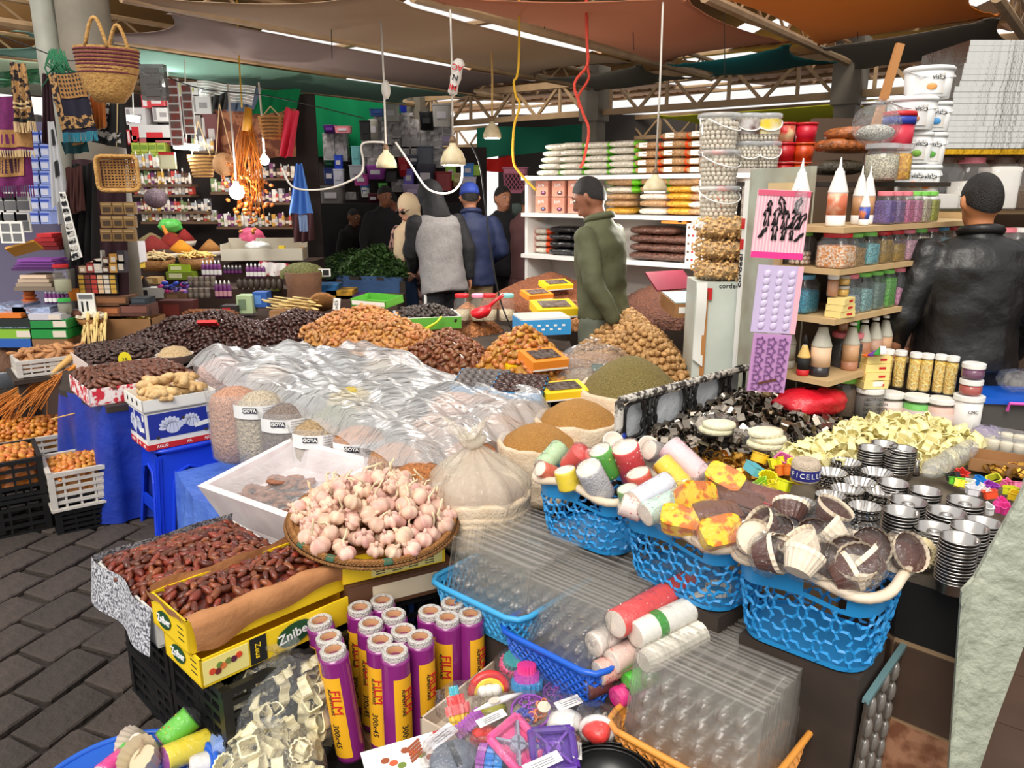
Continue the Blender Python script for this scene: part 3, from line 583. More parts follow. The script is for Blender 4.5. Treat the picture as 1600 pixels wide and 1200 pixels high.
def zniber(M,lab,upper):
 o=tra('fruit_tray',lab,'box',M,.50,.235,.10 if upper else .085,.006,m_yel)
 def badge(p,rz,s):
  q=B();q.prism([(.052*s*cos(a)-.004*s*(a>4),.03*s*sin(a))for a in[2*pi*k/14 for k in Rg(14)]],.0012);bd_=q.ob('badge',m_green,o,M=wallM(p,rz,.001)@T((0,0,0),.12));text('Zniber',.036*s,m_wht,bd_,T((0,0,.002)),bold=.0006)
 if upper:
  badge((-.251,.03,.045),-pi/2,.9)
 else:
  badge((.03,-.119,.045),0,1.15);q=B().box((0,0,0),(.05,.002,.08));q.ob('black_panel',m_blk,o,M=T((-.085,-.1185,.043)));text('Zeus',.024,m_yel,o,wallM((-.088,-.12,.043),0,.001)@T((0,0,0),pi/2*-1));q=B().box((0,0,0),(.13,.002,.07));q.ob('fruit_panel',m_cream,o,M=T((-.18,-.118,.043)))
  for k,(x,z,c)in En(((-.20,.04,(214,72,40)),(-.175,.034,(120,40,40)),(-.15,.044,(224,120,60)),(-.125,.052,(120,130,60)),(-.10,.05,(90,30,60)),(-.075,.056,(220,70,40)),(-.165,.05,(110,140,60)))):
   q=B().lth([(.0095,0),(.0095,.001)],10);q.ob('fruit_print',mt('fruit_print_%d'%k,c,.6),o,M=wallM((-.18+(x+.135)*.62,-.1192,z),0,.0006))
  badge((-.251,.02,.045),-pi/2,.9)
 for k in Rg(3):
  B().box((0,0,0),(.001,.035,.003)).ob('small_print',m_blk,o,M=T((-.2505,-.075,.03+.018*k)))
 return o
zniber(T((ZC[0]+.035,ZC[1]-.02,.357),A45),'lower yellow fruit-print tray with green badge on black crates',0);zu=zniber(T((ZC[0],ZC[1],.445),A45),'upper yellow fruit-print tray with brown paper and dates',1);q=B()
def pf(u,v):
 x=-.244+.495*u;w=.018*sin(u*5+1)+.01*sin(u*13)
 if v<.3:
  return(x,-.06-.058*v/.3*1.-.0,.085+.025*v/.3+.004*sin(u*20))
 t=(v-.3)/.7
 return(x+.01*t,-.129-.012*sin(t*3)-.004*sin(u*17),.112-(.085+w)*t)
q.grid(pf,26,8);q.grid(lambda u,v:(-.25+.5*u,.112+.008*sin(u*9),.085+.035*v+.006*sin(u*15)),22,2);q.grid(lambda u,v:(-.258-.006*v,-.115+.23*u,.094+.025*v+.006*sin(u*12)),10,2);q.ob('brown_paper_liner',m_pap,zu,1);P2=obb(ZC[0],ZC[1],.48,.215,A45);h2=hfd(P2,.525,.045,.9,.01);heap('dried_date','dark wrinkled dried date in the front boxes beside the lane','date','dried dates in the front boxes',P2,h2,dm,.032,112,m_d1,'dark dried dates massed in the brown-paper tray',tilt=.35,base=.47)
GC=V((-.46,2.37,.60));GT=T(GC,0,rd(7),rd(4));m_wick=mt('tan_wicker',(176,122,66),.7,nz=(60,.4),cl=(140,92,46),bp=(120,.6));gb=Tg('garlic_basket','round flat wicker tray heaped with garlic bulbs','basket',GT);q=B();q.lth([(.001,-.045),(.19,-.045),(.262,.0),(.258,.008),(.185,-.035),(.001,-.033)],40);q.ob('bowl',m_wick,gb,1);q=B();coil=[]
for k in Rg(64):
 a=2*pi*k/64;coil.append((.266*cos(a),.266*sin(a),.004))
q.tube(coil,.0115,8,close=1)
for k in Rg(150):
 a=2*pi*k/150;c=V((.266*cos(a),.266*sin(a),.004));e=V((cos(a),sin(a),0));q.tube([c+(e*cos(w)+V((0,0,1))*sin(w))*.0122+V((-sin(a),cos(a),0))*(w/60)for w in[2*pi*s/6 for s in Rg(6)]],.0022,3,close=1)
q.ob('rim',m_wick,gb,1)
for a0 in(4.35,5.,3.9):
 q=B();q.tube([(.266*cos(a0+.02*k),.266*sin(a0+.02*k),.004)for k in Rg(6)],.0135,8);q.ob('green_binding',mt('green_binding',(52,92,70),.8),gb,1)
m_gar=mt('garlic_skin',(232,204,176),.55,var=.12,hue=.02,nz=(30,.5),cl=(208,156,144));m_stem=mt('garlic_stem',(222,204,168),.7);gms=[]
for s in Rg(4):
 q=B();q.ball((.031,.031,.026),18,9,fn=lambda a,b,s=s:(1-.3*(abs(cos(b*(5+s%2)/2+s))**8))*(1-.12*max(0,sin(a))**2)+(.0 if a<1.1 else-.35*(a-1.1)));q.lth([(.009,.021),(.006,.029),(.004,.036)],8);gms.append(q.mesh('garlic_bulb',m_gar,1))
stems=[]
for s in Rg(3):
 q=B();q.tube([(0,0,.03),(.004,.002*s,.042),(.012+.006*s,.004,.054),(.02+.012*s,.006*(s-1),.058+.006*s)],[.0045,.0036,.0032,.003],6);stems.append(q.mesh('stem',m_stem,1))
RGc=GT;placed=[]
for layer,(n,R,zb0)in En(((60,.255,.02),(48,.215,.048),(34,.165,.078),(20,.11,.105),(9,.06,.128))):
 tries=0;cnt=0
 while cnt<n and tries<900:
  tries+=1;a=fr_(0,2*pi);r=R*sqrt(random.random())
  if layer==0:
   r=fr_(.16,.25)
  p=V((r*cos(a),r*sin(a),zb0+fr_(-.006,.006)))
  if all((p-k).length>.045 for k in placed):
   placed.append(p);cnt+=1
for k,p in En(placed):
 w=RGc@p;g=link('garlic_bulb',gms[k%4],None,T(w,fr_(0,6.28),fr_(-.9,.9),fr_(-.9,.9),fr_(.84,1.15)));tag(g,'pinkish white garlic bulb heaped in the wicker tray','garlic','garlic bulbs in the wicker tray')
 if k%2==0:
  link('stem',stems[k%3],g)
pc=ctn('yellow_carton','flat yellow printed carton under the garlic tray','box',T((-.44,2.36,.475),rd(28)),.34,.30,.07,m_yel);q=B().box((0,0,0),(.24,.001,.055));q.ob('printed_panel',m_cream,pc,M=T((.04,-.151,.033)))
for k in Rg(6):
 for c in Rg(4):
  B().box((0,0,0),(.03,.0006,.003)).ob('small_print',m_blk,pc,M=T((-.05+c*.055,-.1518,.012+k*.008)))
pc=ctn('brown_carton','brown and cream carton below the yellow garlic carton','box',T((-.42,2.36,.38),rd(28)),.36,.31,.092,mt('dark_brown_carton',(92,58,36),.7));q=B().box((0,0,0),(.26,.001,.06));q.ob('printed_panel',mt('dull_cream_card',(214,196,168),.7),pc,M=T((.03,-.156,.045)))
for k in Rg(12):
 B().box((0,0,0),(.002+.002*(k%2),.0006,.028)).ob('bar_code',m_blk,pc,M=T((.11+k*.004,-.157,.04)))
crate('black_crate','black crate hidden below the garlic cartons',T((-.42,2.37,.0),rd(28)),.34,.3,.375,M_black,rows=6);FBM=T((-.853,2.86,.395),RZ+rd(3),rd(9),0);m_foam=mt('white_foam',(232,222,222),.75,nz=(9,.35),cl=(214,200,202));fb=Tg('foam_box','white foam box with ring biscuits under clear film','box',FBM);L_,W_,H_=.53,.47,.19;B().box((0,0,.045),(L_*.84,W_*.84,.09)).ob('base',m_foam,fb)
for sx,sy in((1,0),(-1,0),(0,1),(0,-1)):
 q=B()
 if sx:
  f0=[(sx*L_*.4,-W_*.4,0),(sx*L_*.4,W_*.4,0),(sx*L_*.5,W_*.5,H_),(sx*L_*.5,-W_*.5,H_)];g0=[(sx*(L_*.4-.03),-W_*.4+.03,.02),(sx*(L_*.4-.03),W_*.4-.03,.02),(sx*(L_*.5-.03),W_*.5-.03,H_),(sx*(L_*.5-.03),-W_*.5+.03,H_)]
 else:
  f0=[(-L_*.4,sy*W_*.4,0),(L_*.4,sy*W_*.4,0),(L_*.5,sy*W_*.5,H_),(-L_*.5,sy*W_*.5,H_)];g0=[(-L_*.4+.03,sy*(W_*.4-.03),.02),(L_*.4-.03,sy*(W_*.4-.03),.02),(L_*.5-.03,sy*(W_*.5-.03),H_),(-L_*.5+.03,sy*(W_*.5-.03),H_)]
 q.add(f0+g0,[(0,1,2,3),(7,6,5,4),(3,2,6,7),(0,4,5,1),(0,3,7,4),(1,5,6,2)]);q.ob('side_panel',m_foam,fb)
q=B();q.grid(lambda u,v:(-.22+.44*u,-.19+.38*v,.145+.025*(abs(u-.5)*2)**3+.02*(abs(v-.5)*2)**3+.008*n2(u,v,7)),22,20);q.ob('film_cover',flm('box_film',opc=.16,bp=(14,.6),gls=1.),fb,1);m_bis=mt('ginger_biscuit',(166,112,84),.8,var=.12,nz=(40,.5),cl=(134,84,60),bp=(90,.4));q=B();prof=[];N=30;vs,fs=[],[]
for i in Rg(N):
 a=2*pi*i/N;ro=.042*(1+.07*cos(a*11))
 for r,z in((.016,.004),(.016,.014),(.028,.019),(ro,.013),(ro,.003)):
  vs.append((r*cos(a),r*sin(a),z))
for i in Rg(N):
 for j in Rg(5):
  a,c=i*5+j,i*5+(j+1)%5;fs.append((a,(a+5)%(5*N),(c+5)%(5*N)if j<4 else(i*5+5)%(5*N),c))
q.add(vs,fs);bis=q.mesh('ring_biscuit',m_bis,1);k=0
for(x,y,z,t)in((-.16,-.12,.026,0),(-.08,-.13,.03,.2),(.0,-.14,.026,0),(-.17,-.05,.026,.1),(-.1,-.06,.045,.3),(-.02,-.07,.04,-.2),(.05,-.1,.03,.2),(-.14,.03,.03,.2),(-.05,.01,.05,-.3),(.03,-.02,.036,.2),(-.1,.08,.026,0),(-.01,.07,.03,.1),(.1,-.06,.026,0),(-.12,-.1,.052,.35),(-.03,-.1,.056,-.2),(-.07,-.02,.065,.2)):
 w=FBM@V((x,y,z+.068));tag(link('ring_biscuit',bis,None,T(w,k,rd(9)+t,t*.6)),'scalloped ring biscuit lying in the white foam box','biscuit','ring biscuits in the foam box');k+=1
crate('black_crate','black crate under the white foam box',T((-.85,2.87,0),RZ),.44,.40,.36,M_black,rows=6)
# ================================================================ FOREGROUND, CENTRE
def oul(kind,r,n=28):
 P=[]
 for k in Rg(n):
  a=2*pi*k/n
  if kind=='flower':
   q=r*(.78+.22*cos(5*a))
  elif kind=='star':
   q=r*(.72+.28*(1-abs(((a*5/(2*pi))%1)*2-1))*1.)
  elif kind=='flute':
   q=r*(.93+.07*cos(n/2*a))
  elif kind=='heart':
   x,y=16*sin(a)**3,13*cos(a)-5*cos(2*a)-2*cos(3*a)-cos(4*a);P.append((x*r/17,y*r/17))
   continue
  elif kind=='square':
   c,s=cos(a),sin(a);q=r*.8/max(abs(c),abs(s))
  elif kind=='leaf':
   P.append((r*cos(a),r*.45*sin(a)*(1+.2*cos(6*a))))
   continue
  elif kind=='rect':
   c,s=cos(a),sin(a);q=r/max(abs(c),abs(s)*2)
  else:
   q=r
  P.append((q*cos(a),q*sin(a)))
 return P
def cutm(kind,r,h,m,flange=.003,t=.0014,n=28):
 P=oul(kind,r,n);q=B();vs,fs=[],[];N=len(P)
 for f,z in((1,0),(1,h-.002),(1+flange/r,h-.002),(1+flange/r,h),(1-t/r*1.6,h),(1-t/r*1.6,0)):
  vs+=[(x*f,y*f,z)for x,y in P]
 for i in Rg(6):
  for k in Rg(N):
   a,c=i*N+k,i*N+(k+1)%N;d=(i+1)%6*N;fs.append((a,c,d+(k+1)%N,d+k))
 q.add(vs,fs)
 return q.mesh('cookie_cutter',m)
def bag(name,lb_l,cat,M,rx,ry,rz,m,neck=.05,seed=0,n=26,k=16,parent=None,frill=1,amp=.10):
 q=B();vs,fs=[],[];prof=[]
 for i in Rg(k+1):
  a=-pi/2+(pi*.93)*i/k;prof.append((cos(a),sin(a)))
 if frill:
  prof+=[(.10,1.02),(.08,1.06),(.16,1.14),(.26,1.22)]
 for i,(c,s)in En(prof):
  for j in Rg(n):
   b_=2*pi*j/n;w=1+amp*n2(cos(b_)*1.5,sin(b_)*1.5,1.6,s*1.7+seed)+amp*.35*sin(b_*9+s*3+seed)*max(0,s);vs.append((rx*c*cos(b_)*w,ry*c*sin(b_)*w,rz*s*(1+amp*.4*n2(b_,s,2,seed))))
 K=len(prof)
 for i in Rg(K-1):
  for j in Rg(n):
   a,c=i*n+j,i*n+(j+1)%n;fs.append((a,c,c+n,a+n))
 q.add(vs,fs);o=q.ob(name,m,parent,1,M)
 if parent is None:
  tag(o,lb_l,cat)
 return o
m_cw=mt('white_carton',(222,214,206),.7,nz=(5,.3),cl=(206,196,186));m_pur=mt('purple_film_roll',(146,44,130),.25,nz=(7,.6),cl=(120,30,104),coat=.6);m_lab=mt('amber_film_label',(240,178,36),.45);m_core=mt('cardboard_core',(176,128,92),.85);m_scr=flm('crumpled_end_film',opc=.5,bp=(160,1.),gls=1.6,rgh=.15);pc1=at(612,1112,.205);ang2=rd(37);e2v=V((cos(ang2),sin(ang2),0));e1v=V((cos(ang2-pi/2),sin(ang2-pi/2),0))
for k,(off,L,W,lab)in En(((0,.235,.215,'white open carton packed with purple film rolls'),(.24,.15,.215,'smaller white open carton cell holding four purple film rolls'))):
 c=V((pc1.x,pc1.y,0))+e2v*(off+L/2)-e1v*(W/2);o=tra('film_carton',lab,'box',T((c.x,c.y,.08),ang2),L,W,.125,.005,m_cw);text('FILM ALIMENTAIRE',.022,m_blk,o,wallM((.0,-W/2,.095),0),bold=.0004,sx=.75);text('300x45',.022,m_blk,o,wallM((.02,-W/2,.065),0),bold=.0004)
 if k==0:
  text('ALIMENTAIRE',.022,m_blk,o,wallM((-L/2,.03,.095),-pi/2),bold=.0004,sx=.75);text('300/45',.022,m_blk,o,wallM((-L/2,.03,.065),-pi/2),bold=.0004)
def film_roll(M,lab,yaw):
 H,R=.345,.0405;o=Tg('film_roll',lab,'film roll',M,'purple film rolls in the carton');q=B();q.lth([(R*.98,.0),(R,.01),(R,H-.03),(R*.99,H-.022)],20);q.ob('wrapped_film',m_pur,o,1);q=B();q.lth([(R*.86,H-.024),(R*.9,H-.004),(R*.80,H),(R*.60,H-.002),(R*.58,H-.03)],20,cap=0);q.ob('crumpled_end',mt('crumpled_white_end',(228,222,216),.35,bp=(160,.9)),o);q=B();q.lth([(R*.60,H-.045),(R*.60,H-.005),(R*.5,H-.006),(R*.48,H-.045)],16,cap=0)
 q.lth([(0,H-.046),(R*.6,H-.045)],16,cap=0);q.ob('core',m_core,o,1);n=8;q=B();q.grid(lambda u,v:((R+.0008)*cos(yaw+(u-.5)*1.5),(R+.0008)*sin(yaw+(u-.5)*1.5),.02+(H-.09)*v),n,1);ls=q.ob('label_strip',m_lab,o)
 for(s,sz,dz,dy,mm)in(('FILM',.040,.20,.25,m_red),('ALIMENTAIRE',.014,.20,-.12,m_blk),('300x45',.026,.09,-.1,m_blk)):
  a=yaw+dy;text(s,sz,mm,ls,T((R*1.03*cos(a),R*1.03*sin(a),dz),a+pi/2)@T((0,0,0),0,pi/2)@T((0,0,0),-pi/2),sx=1)
 return o
rolls=[(597,935),(562,946),(615,957),(536,966),(579,971),(551,991),(630,982),(594,997),(656,992),(559,1011),(617,1014),(672,952),(707,939),(699,962),(735,956)];rn=['at the back of the big carton','behind the leaning corner roll','in the middle of the back row','leaning at the outer corner beside the yellow tray','in the second row near the outer corner','just behind the foremost leaning roll','on the inner side of the big carton','in the centre of the big carton','with the fruit-dotted label facing forward','leaning foremost beside the bag of cream cutters','upright at the front corner of the big carton','behind the others in the small carton','hindmost in the small carton beside the pale blue basket','with 300x45 label facing forward in the small carton','outermost in the small carton beside the blue basket']
for k,(px,py)in En(rolls):
 p=at(px,py,.432);lean=0
 if px<560:
  lean=-.10
 film_roll(T((p.x-(lean*-.35 if lean else 0),p.y,.086),0,0,lean),'purple film roll '+rn[k],(-pi/2-.35)if k not in(8,10,14)else(-pi/2+.75))
ctn('support_carton','plain low board under the film roll cartons','box',T((pc1.x+.06,pc1.y+.2,0),ang2),.42,.24,.076,M_card,lid=0);m_cc=mt('cream_cutter_plastic',(232,222,182),.45,var=.06);cuts=[cutm(kd,r,h,m_cc)for kd,r,h in(('flower',.034,.03),('star',.036,.028),('heart',.032,.03),('flute',.03,.03),('square',.026,.028),('leaf',.038,.03))]
for c0,R,nn,grp,lb,bl in((at(450,1112,.18),(.17,.14,.17),62,'cream cutters in the knotted bag','cream plastic cookie cutter inside the larger knotted bag','large knotted clear bag full of cream cookie cutters'),(at(425,1205,.15),(.14,.12,.11),30,'cream cutters in the small bag','cream plastic cookie cutter inside the smaller front bag','smaller clear bag of cream cutters beside the blue basin')):
 pl=[];t=0
 while len(pl)<nn and t<4000:
  t+=1;v=V((fr_(-1,1),fr_(-1,1),fr_(-.95,.95)))
  if v.length>.9 or v.length<.45:
   continue
  p=c0+V((v.x*R[0],v.y*R[1],v.z*R[2]))
  if p.z<.02 or any((p-k).length<.042 for k in pl):
   continue
  pl.append(p);tag(link('cream_cutter',random.choice(cuts),None,T(p,fr_(0,6),fr_(-1.5,1.5),fr_(-1.5,1.5),fr_(.9,1.15))),lb,'cutter',grp)
 bag('clear_bag',bl,'bag',T(c0,.4),R[0]*1.05,R[1]*1.05,R[2]*1.08,F_bag,seed=R[0]*30)
m_blue=mt('bright_blue_plastic',(24,92,200),.35);BC=at(258,1145,.17)+V((-.01,-.225,0));o=Tg('basin','round blue plastic basin of packed baking cups at the lane','basin',T((BC.x,BC.y,0)));q=B();q.lth([(.001,.004),(.17,.004),(.228,.165),(.222,.168),(.165,.012),(.001,.012)],40);q.ob('bowl',m_blue,o,1);q=B();q.tube([(.232*cos(2*pi*k/48),.232*sin(2*pi*k/48),.168)for k in Rg(48)],.009,8,close=1);q.ob('rim',m_blue,o,1)
def fluted(r0,r1,h,n=40,amp=.05,m=None,name='paper_cup',base=1):
 q=B();vs,fs=[],[]
 for f,z in((r0,0),(r1,h)):
  for k in Rg(n):
   a=2*pi*k/n;r=f*(1+(amp if k%2 else-amp));vs.append((r*cos(a),r*sin(a),z))
 fs=[(k,(k+1)%n,(k+1)%n+n,k+n)for k in Rg(n)]+([tuple(Rg(n-1,-1,-1))]if base else[]);q.add(vs,fs)
 return q.mesh(name,m)
def cslv(name,lb_l,M,r,L,col,gP=None,dots=None,end=None,wrap=1,lid=1,m_over=None):
 mm=m_over or mt('cup_paper_'+'_'.join(str(int(c))for c in col),col,.55);me=end or mt('cream_cup_paper',(236,222,206),.6);o=Tg(name,lb_l,'cup sleeve',M,gP);R=T((0,0,0),0,0,pi/2);q=B();q.lth([(r*.97,-L/2),(r,-L/2+.004),(r,L/2-.004),(r*1.02,L/2)],24,M=R);q.ob('cups',mm,o,1);q=B();q.lth([(r*.93,-L/2-.0015),(r*.93,-L/2+.001)],24,M=R);q.ob('cup_base',me,o)
 if dots:
  for k in Rg(26):
   a,x=fr_(0,2*pi),fr_(-L/2+.004,L/2-.004);q=B().ball((.0028,.0028,.001),6,4);q.ob('dot',mt('dot_%d'%(k%len(dots))+str(dots[k%len(dots)]),dots[k%len(dots)],.6),o,M=T((x,r*cos(a),r*sin(a)),0,pi/2*1-a)@T((0,0,0)))
 if wrap:
  q=B();q.lth([(r*.3,-L/2-.012),(r*1.06,-L/2-.003),(r*1.05,-L/4),(r*1.07,0),(r*1.05,L/4),(r*1.07,L/2+.003),(r*.35,L/2+.02)],16,M=R,cap=0);q.ob('cellophane',F_thin,o,1)
 return o
def pleat_cup(name,lb_l,M,r0,r1,h,col,gP=None,rim=1):
 o=Tg(name,lb_l,'baking cup',M,gP);mm=mt('pleated_'+'_'.join(str(int(c))for c in col),col,.6);link('pleated_wall',fluted(r0,r1,h,36,.035,mm,'pleated_wall'),o);q=B().lth([(0,h*.45),(r0*1.,h*.45)],18,cap=0);q.ob('cup_base',mm,o)
 return o
bz=.13;cslv('cup_sleeve','green and pink spotted paper cups poking out of the blue basin',T(at(278,1140,.19),.7,0,-.5),.036,.09,(92,186,40),dots=[(240,80,60),(250,210,60)],end=mt('magenta_paper',(226,40,140),.5));pleat_cup('baking_cup','cream scalloped paper cup at the lane side of the blue basin',T(at(222,1163,.16),0,.8,-.6),.03,.048,.05,(224,210,196));cslv('cup_sleeve','bag of yellow and mauve moulds across the blue basin',T(at(292,1172,.16),.8,0,.1),.036,.12,(226,204,40),end=mt('mauve_paper',(170,70,150),.5))
cslv('cup_sleeve','pale blue paper sleeve against the inner edge of the blue basin',T(at(345,1158,.16),-1.,0,-.1),.033,.11,(120,150,212));pleat_cup('baking_cup','large beige paper cup at the bottom edge in the blue basin',T(at(232,1192,.15),0,.5,-.3),.038,.055,.06,(206,190,160));cslv('cup_sleeve','clear sleeve of peach cups behind the pale blue sleeve',T(at(318,1168,.13),.2,0,0),.03,.08,(222,150,120))
cslv('cup_sleeve','grey green moulds in the middle of the blue basin',T(at(258,1168,.12),1.4,0,0),.032,.09,(96,118,96));cslv('cup_sleeve','clear sleeve of white cups low in the blue basin',T(at(330,1192,.13),.3,0,0),.034,.10,(214,210,204));cslv('cup_sleeve','bright green cups at the lane edge of the blue basin',T(at(194,1180,.14),1.9,0,0),.028,.07,(70,190,60));cslv('cup_sleeve','magenta cups at the very edge of the blue basin',T(at(175,1197,.14),1.2,0,0),.028,.07,(220,50,140))
F_mould=flm('clear_mould_plastic',tint=(251,251,250),opc=.06,rgh=.16,bp=(25,.25),gls=.8,mky=(216,212,208))
def mould_mesh(W,H,nx,nz,kind,rel=0,name='mould_sheet'):
 def f(u,v):
  x,z=(u-.5)*W,v*H;d=0
  if .06<u<.94 and .06<v<.9:
   cu,cv=((u-.06)/.88*nx)%1-.5,((v-.06)/.84*nz)%1-.5;rr=sqrt(cu*cu+cv*cv)
   if kind=='shell':
    d=max(0,.36-rr)*(1+.7*sin(atan2(cv,cu)*9))*.04
   else:
    d=max(0,.40-rr)*.04
  return(x,-d,z)
 q=B();q.grid(f,nx*8,nz*8)
 if rel:
  for i,fc in En(q.f):
   if min(q.v[j][1]for j in fc)<-.004 and i%3:
    q.m[i]=1
 e=.006;q.add([(-W/2,0,H),(W/2,0,H),(W/2,e,H+.003),(-W/2,e,H+.003)],[(0,1,2,3)]);q.add([(-W/2,0,0),(-W/2,0,H),(-W/2,e,H),(-W/2,e,0)],[(0,1,2,3)]);q.add([(W/2,0,0),(W/2,0,H),(W/2,e,H),(W/2,e,0)],[(0,1,2,3)])
 for i in(-1,-2,-3):
  q.m[i]=1
 return q.mesh(name,[F_mould,flm('mould_sheet_edge',tint=(250,250,249),opc=.28,bp=None,gls=.8,mky=(176,168,160))])
def shst(p_left,p_right,depth,z0,n,H,kind,nx,nz,gP,labels,lean=.22,rot=None):
 a,c=V(p_left),V(p_right);d=(c-a);d.z=0;W=d.length;rz=atan2(d.y,d.x);nrm=V((-sin(rz),cos(rz),0));me,mf=mould_mesh(W,H,nx,nz,kind),mould_mesh(W,H,nx,nz,kind,1);mid=(a+c)/2
 for k in Rg(n):
  p=mid+nrm*(depth*(k+.5)/n)+V((0,0,z0-mid.z+fr_(-.004,.006)))+d.normalized()*fr_(-.004,.004);tag(link('mould_sheet',me if k else mf,None,T(p,rz+fr_(-.012,.012),-lean+fr_(-.02,.02))),labels[0]if k==0 else labels[1],'mould sheet',gP)
 return rz,mid,nrm,W
m_lb=mt('light_blue_plastic',(62,160,214),.4);m_or=mt('orange_plastic',(226,152,66),.45);kA=shst(at(690,845,.585),at(812,897,.585),.36,.375,22,.205,'shell',6,4,'clear mould sheets in the pale blue basket',('foremost clear shell mould sheet in the pale blue basket','clear shell mould sheet filed in the pale blue basket'));kB=shst(at(800,905,.56),at(935,965,.56),.40,.33,24,.225,'shell',6,4,'clear mould sheets in the bright blue basket',('foremost clear shell mould sheet in the bright blue basket','clear shell mould sheet filed in the bright blue basket'))
kC=shst(at(972,1030,.5),at(1178,1128,.5),.42,.235,30,.26,'dome',6,4,'clear mould sheets in the orange basket',('foremost clear mould sheet in the orange basket','clear mould sheet filed in the orange basket'),lean=.16)
for(k,m,H,z0,dp,lab,nm)in((kA,m_lb,.11,.345,.42,'pale blue pierced basket filed with clear mould sheets','A'),(kB,m_blue,.125,.285,.46,'bright blue pierced basket filed with clear mould sheets','B'),(kC,m_or,.12,.2,.50,'orange pierced basket filed with clear mould sheets','C')):
 rz,mid,nrm,W=k;c=mid+nrm*(dp/2-.035);mbsk('plastic_basket',lab,T((c.x,c.y,z0),rz),W+.05,dp,H,m,None,.05,.9,.028);ctn('support_carton','plain carton hidden beneath the '+lab.split(' pierced')[0]+' basket','box',T((c.x,c.y,0),rz),(W+.02)*.9,dp*.86,z0-.006 if nm!='C' else .075,MWD)
 if nm=='C':
  mbsk('plastic_basket','empty orange pierced basket beneath the filled orange one',T((c.x+.015,c.y+.01,.08),rz+.03),W+.05,dp,.11,m_or,None,.05,.9,.028)
m_hd=[(250,240,236)]
def slpx(lab,p0,p1,z0,z1,r,col,**kw):
 a,c=at(*p0,z0),at(*p1,z1);d=c-a;M=Matrix.Translation((a+c)/2)@d.to_track_quat('X','Z').to_matrix().to_4x4()
 return cslv('cup_sleeve',lab,M,r,d.length,col,'sleeves of paper cups between the mould sheets',**kw)
slpx('long red sleeve of paper cups with white hearts',(962,975),(1078,912),.52,.53,.040,(222,72,72),dots=[(250,236,232)]);sl=slpx('long white sleeve of paper cups with sprinkled green end',(992,992),(1108,938),.50,.52,.037,(234,230,220));q=B();q.lth([(.0385,0),(.0385,.028),(.036,.03)],20,M=T((-.075,0,0),0,0,pi/2));q.ob('green_end_cup',mt('green_spotted_cup',(70,150,60),.5),sl)
for k in Rg(40):
 a=fr_(0,6.28);r=.036*sqrt(random.random());B().ball((.0018,.003,.003),5,4).ob('sprinkle_dot',mt('sprk%d'%(k%4),[(240,220,120),(220,70,60),(80,160,220),(244,240,230)][k%4],.5),sl,M=T((-.0765,r*cos(a),r*sin(a))))
o=Tg('cup_stack','nested stack of ribbed white paper cups beside the orange basket','cup sleeve',None);a,c=at(1005,1035,.45),at(1120,975,.47);d=c-a;Mx=Matrix.Translation(a)@d.to_track_quat('Z','Y').to_matrix().to_4x4();cpm=fluted(.026,.036,.03,32,.02,mt('white_cup_paper',(236,230,216),.6),'paper_cup')
for k in Rg(26):
 link('paper_cup',cpm,o,Mx@T((0,0,d.length*k/26)))
slpx('clear sleeve of white cups under the red sleeve',(927,1008),(985,978),.44,.45,.036,(226,214,206));slpx('rose-printed sleeve of paper cups with round pale end',(956,1035),(1010,1005),.42,.43,.034,(222,190,178),dots=[(200,90,80),(120,160,180)]);slpx('lowest rose-printed sleeve next to the bright blue basket',(935,1052),(985,1030),.39,.40,.034,(226,170,156),dots=[(200,90,80)]);slpx('bright green paper cup sleeve beneath the rose-printed sleeves',(981,1070),(1020,1050),.37,.38,.03,(70,196,40),end=mt('green_paper',(70,190,44),.5))
slpx('hot pink paper cup sleeve next to the green one',(962,1092),(1000,1070),.33,.34,.03,(226,30,130),end=mt('pink_paper',(230,36,140),.5));slpx('dark brown paper cup sleeve at the bright blue basket corner',(915,1075),(950,1060),.34,.35,.034,(92,34,28),end=mt('brown_cup_paper',(96,40,32),.5));slpx('brown glossy paper cup sleeve beside the orange basket corner',(972,1132),(1000,1115),.26,.27,.032,(110,40,34),end=mt('brown_cup_paper',(96,40,32),.5))
o=pleat_cup('baking_cup','upright stack of white paper cups beside the lace basket',T(at(1120,950,.50)),.03,.036,.07,(226,214,196));bag('crumpled_bag','crumpled clear bag in front of the lace baskets','bag',T(at(1095,905,.54),.5),.07,.06,.06,F_bag,seed=4,frill=0,amp=.35);ctn('support_carton','plain carton hidden under the paper cup sleeves','box',T((at(1000,1010,.38).x,at(1000,1010,.38).y,0),RZ+pi/2),.34,.16,.36,MWD)
MT=at(815,1115,.23);tra('mould_tray','low beige carton tray of silicone moulds in wrappers','box',T((MT.x-.01,MT.y-.03,.2),RZ*.95),.40,.36,.06,.006,mt('beige_card',(206,190,170),.75));ctn('support_carton','dark stand under the silicone mould tray','box',T((MT.x-.01,MT.y-.03,0),RZ*.95),.36,.32,.196,MWD,lid=0)
def cmt(c,rgh=.35):
 return mt('silicone_'+'_'.join(str(int(x))for x in c),c,rgh)
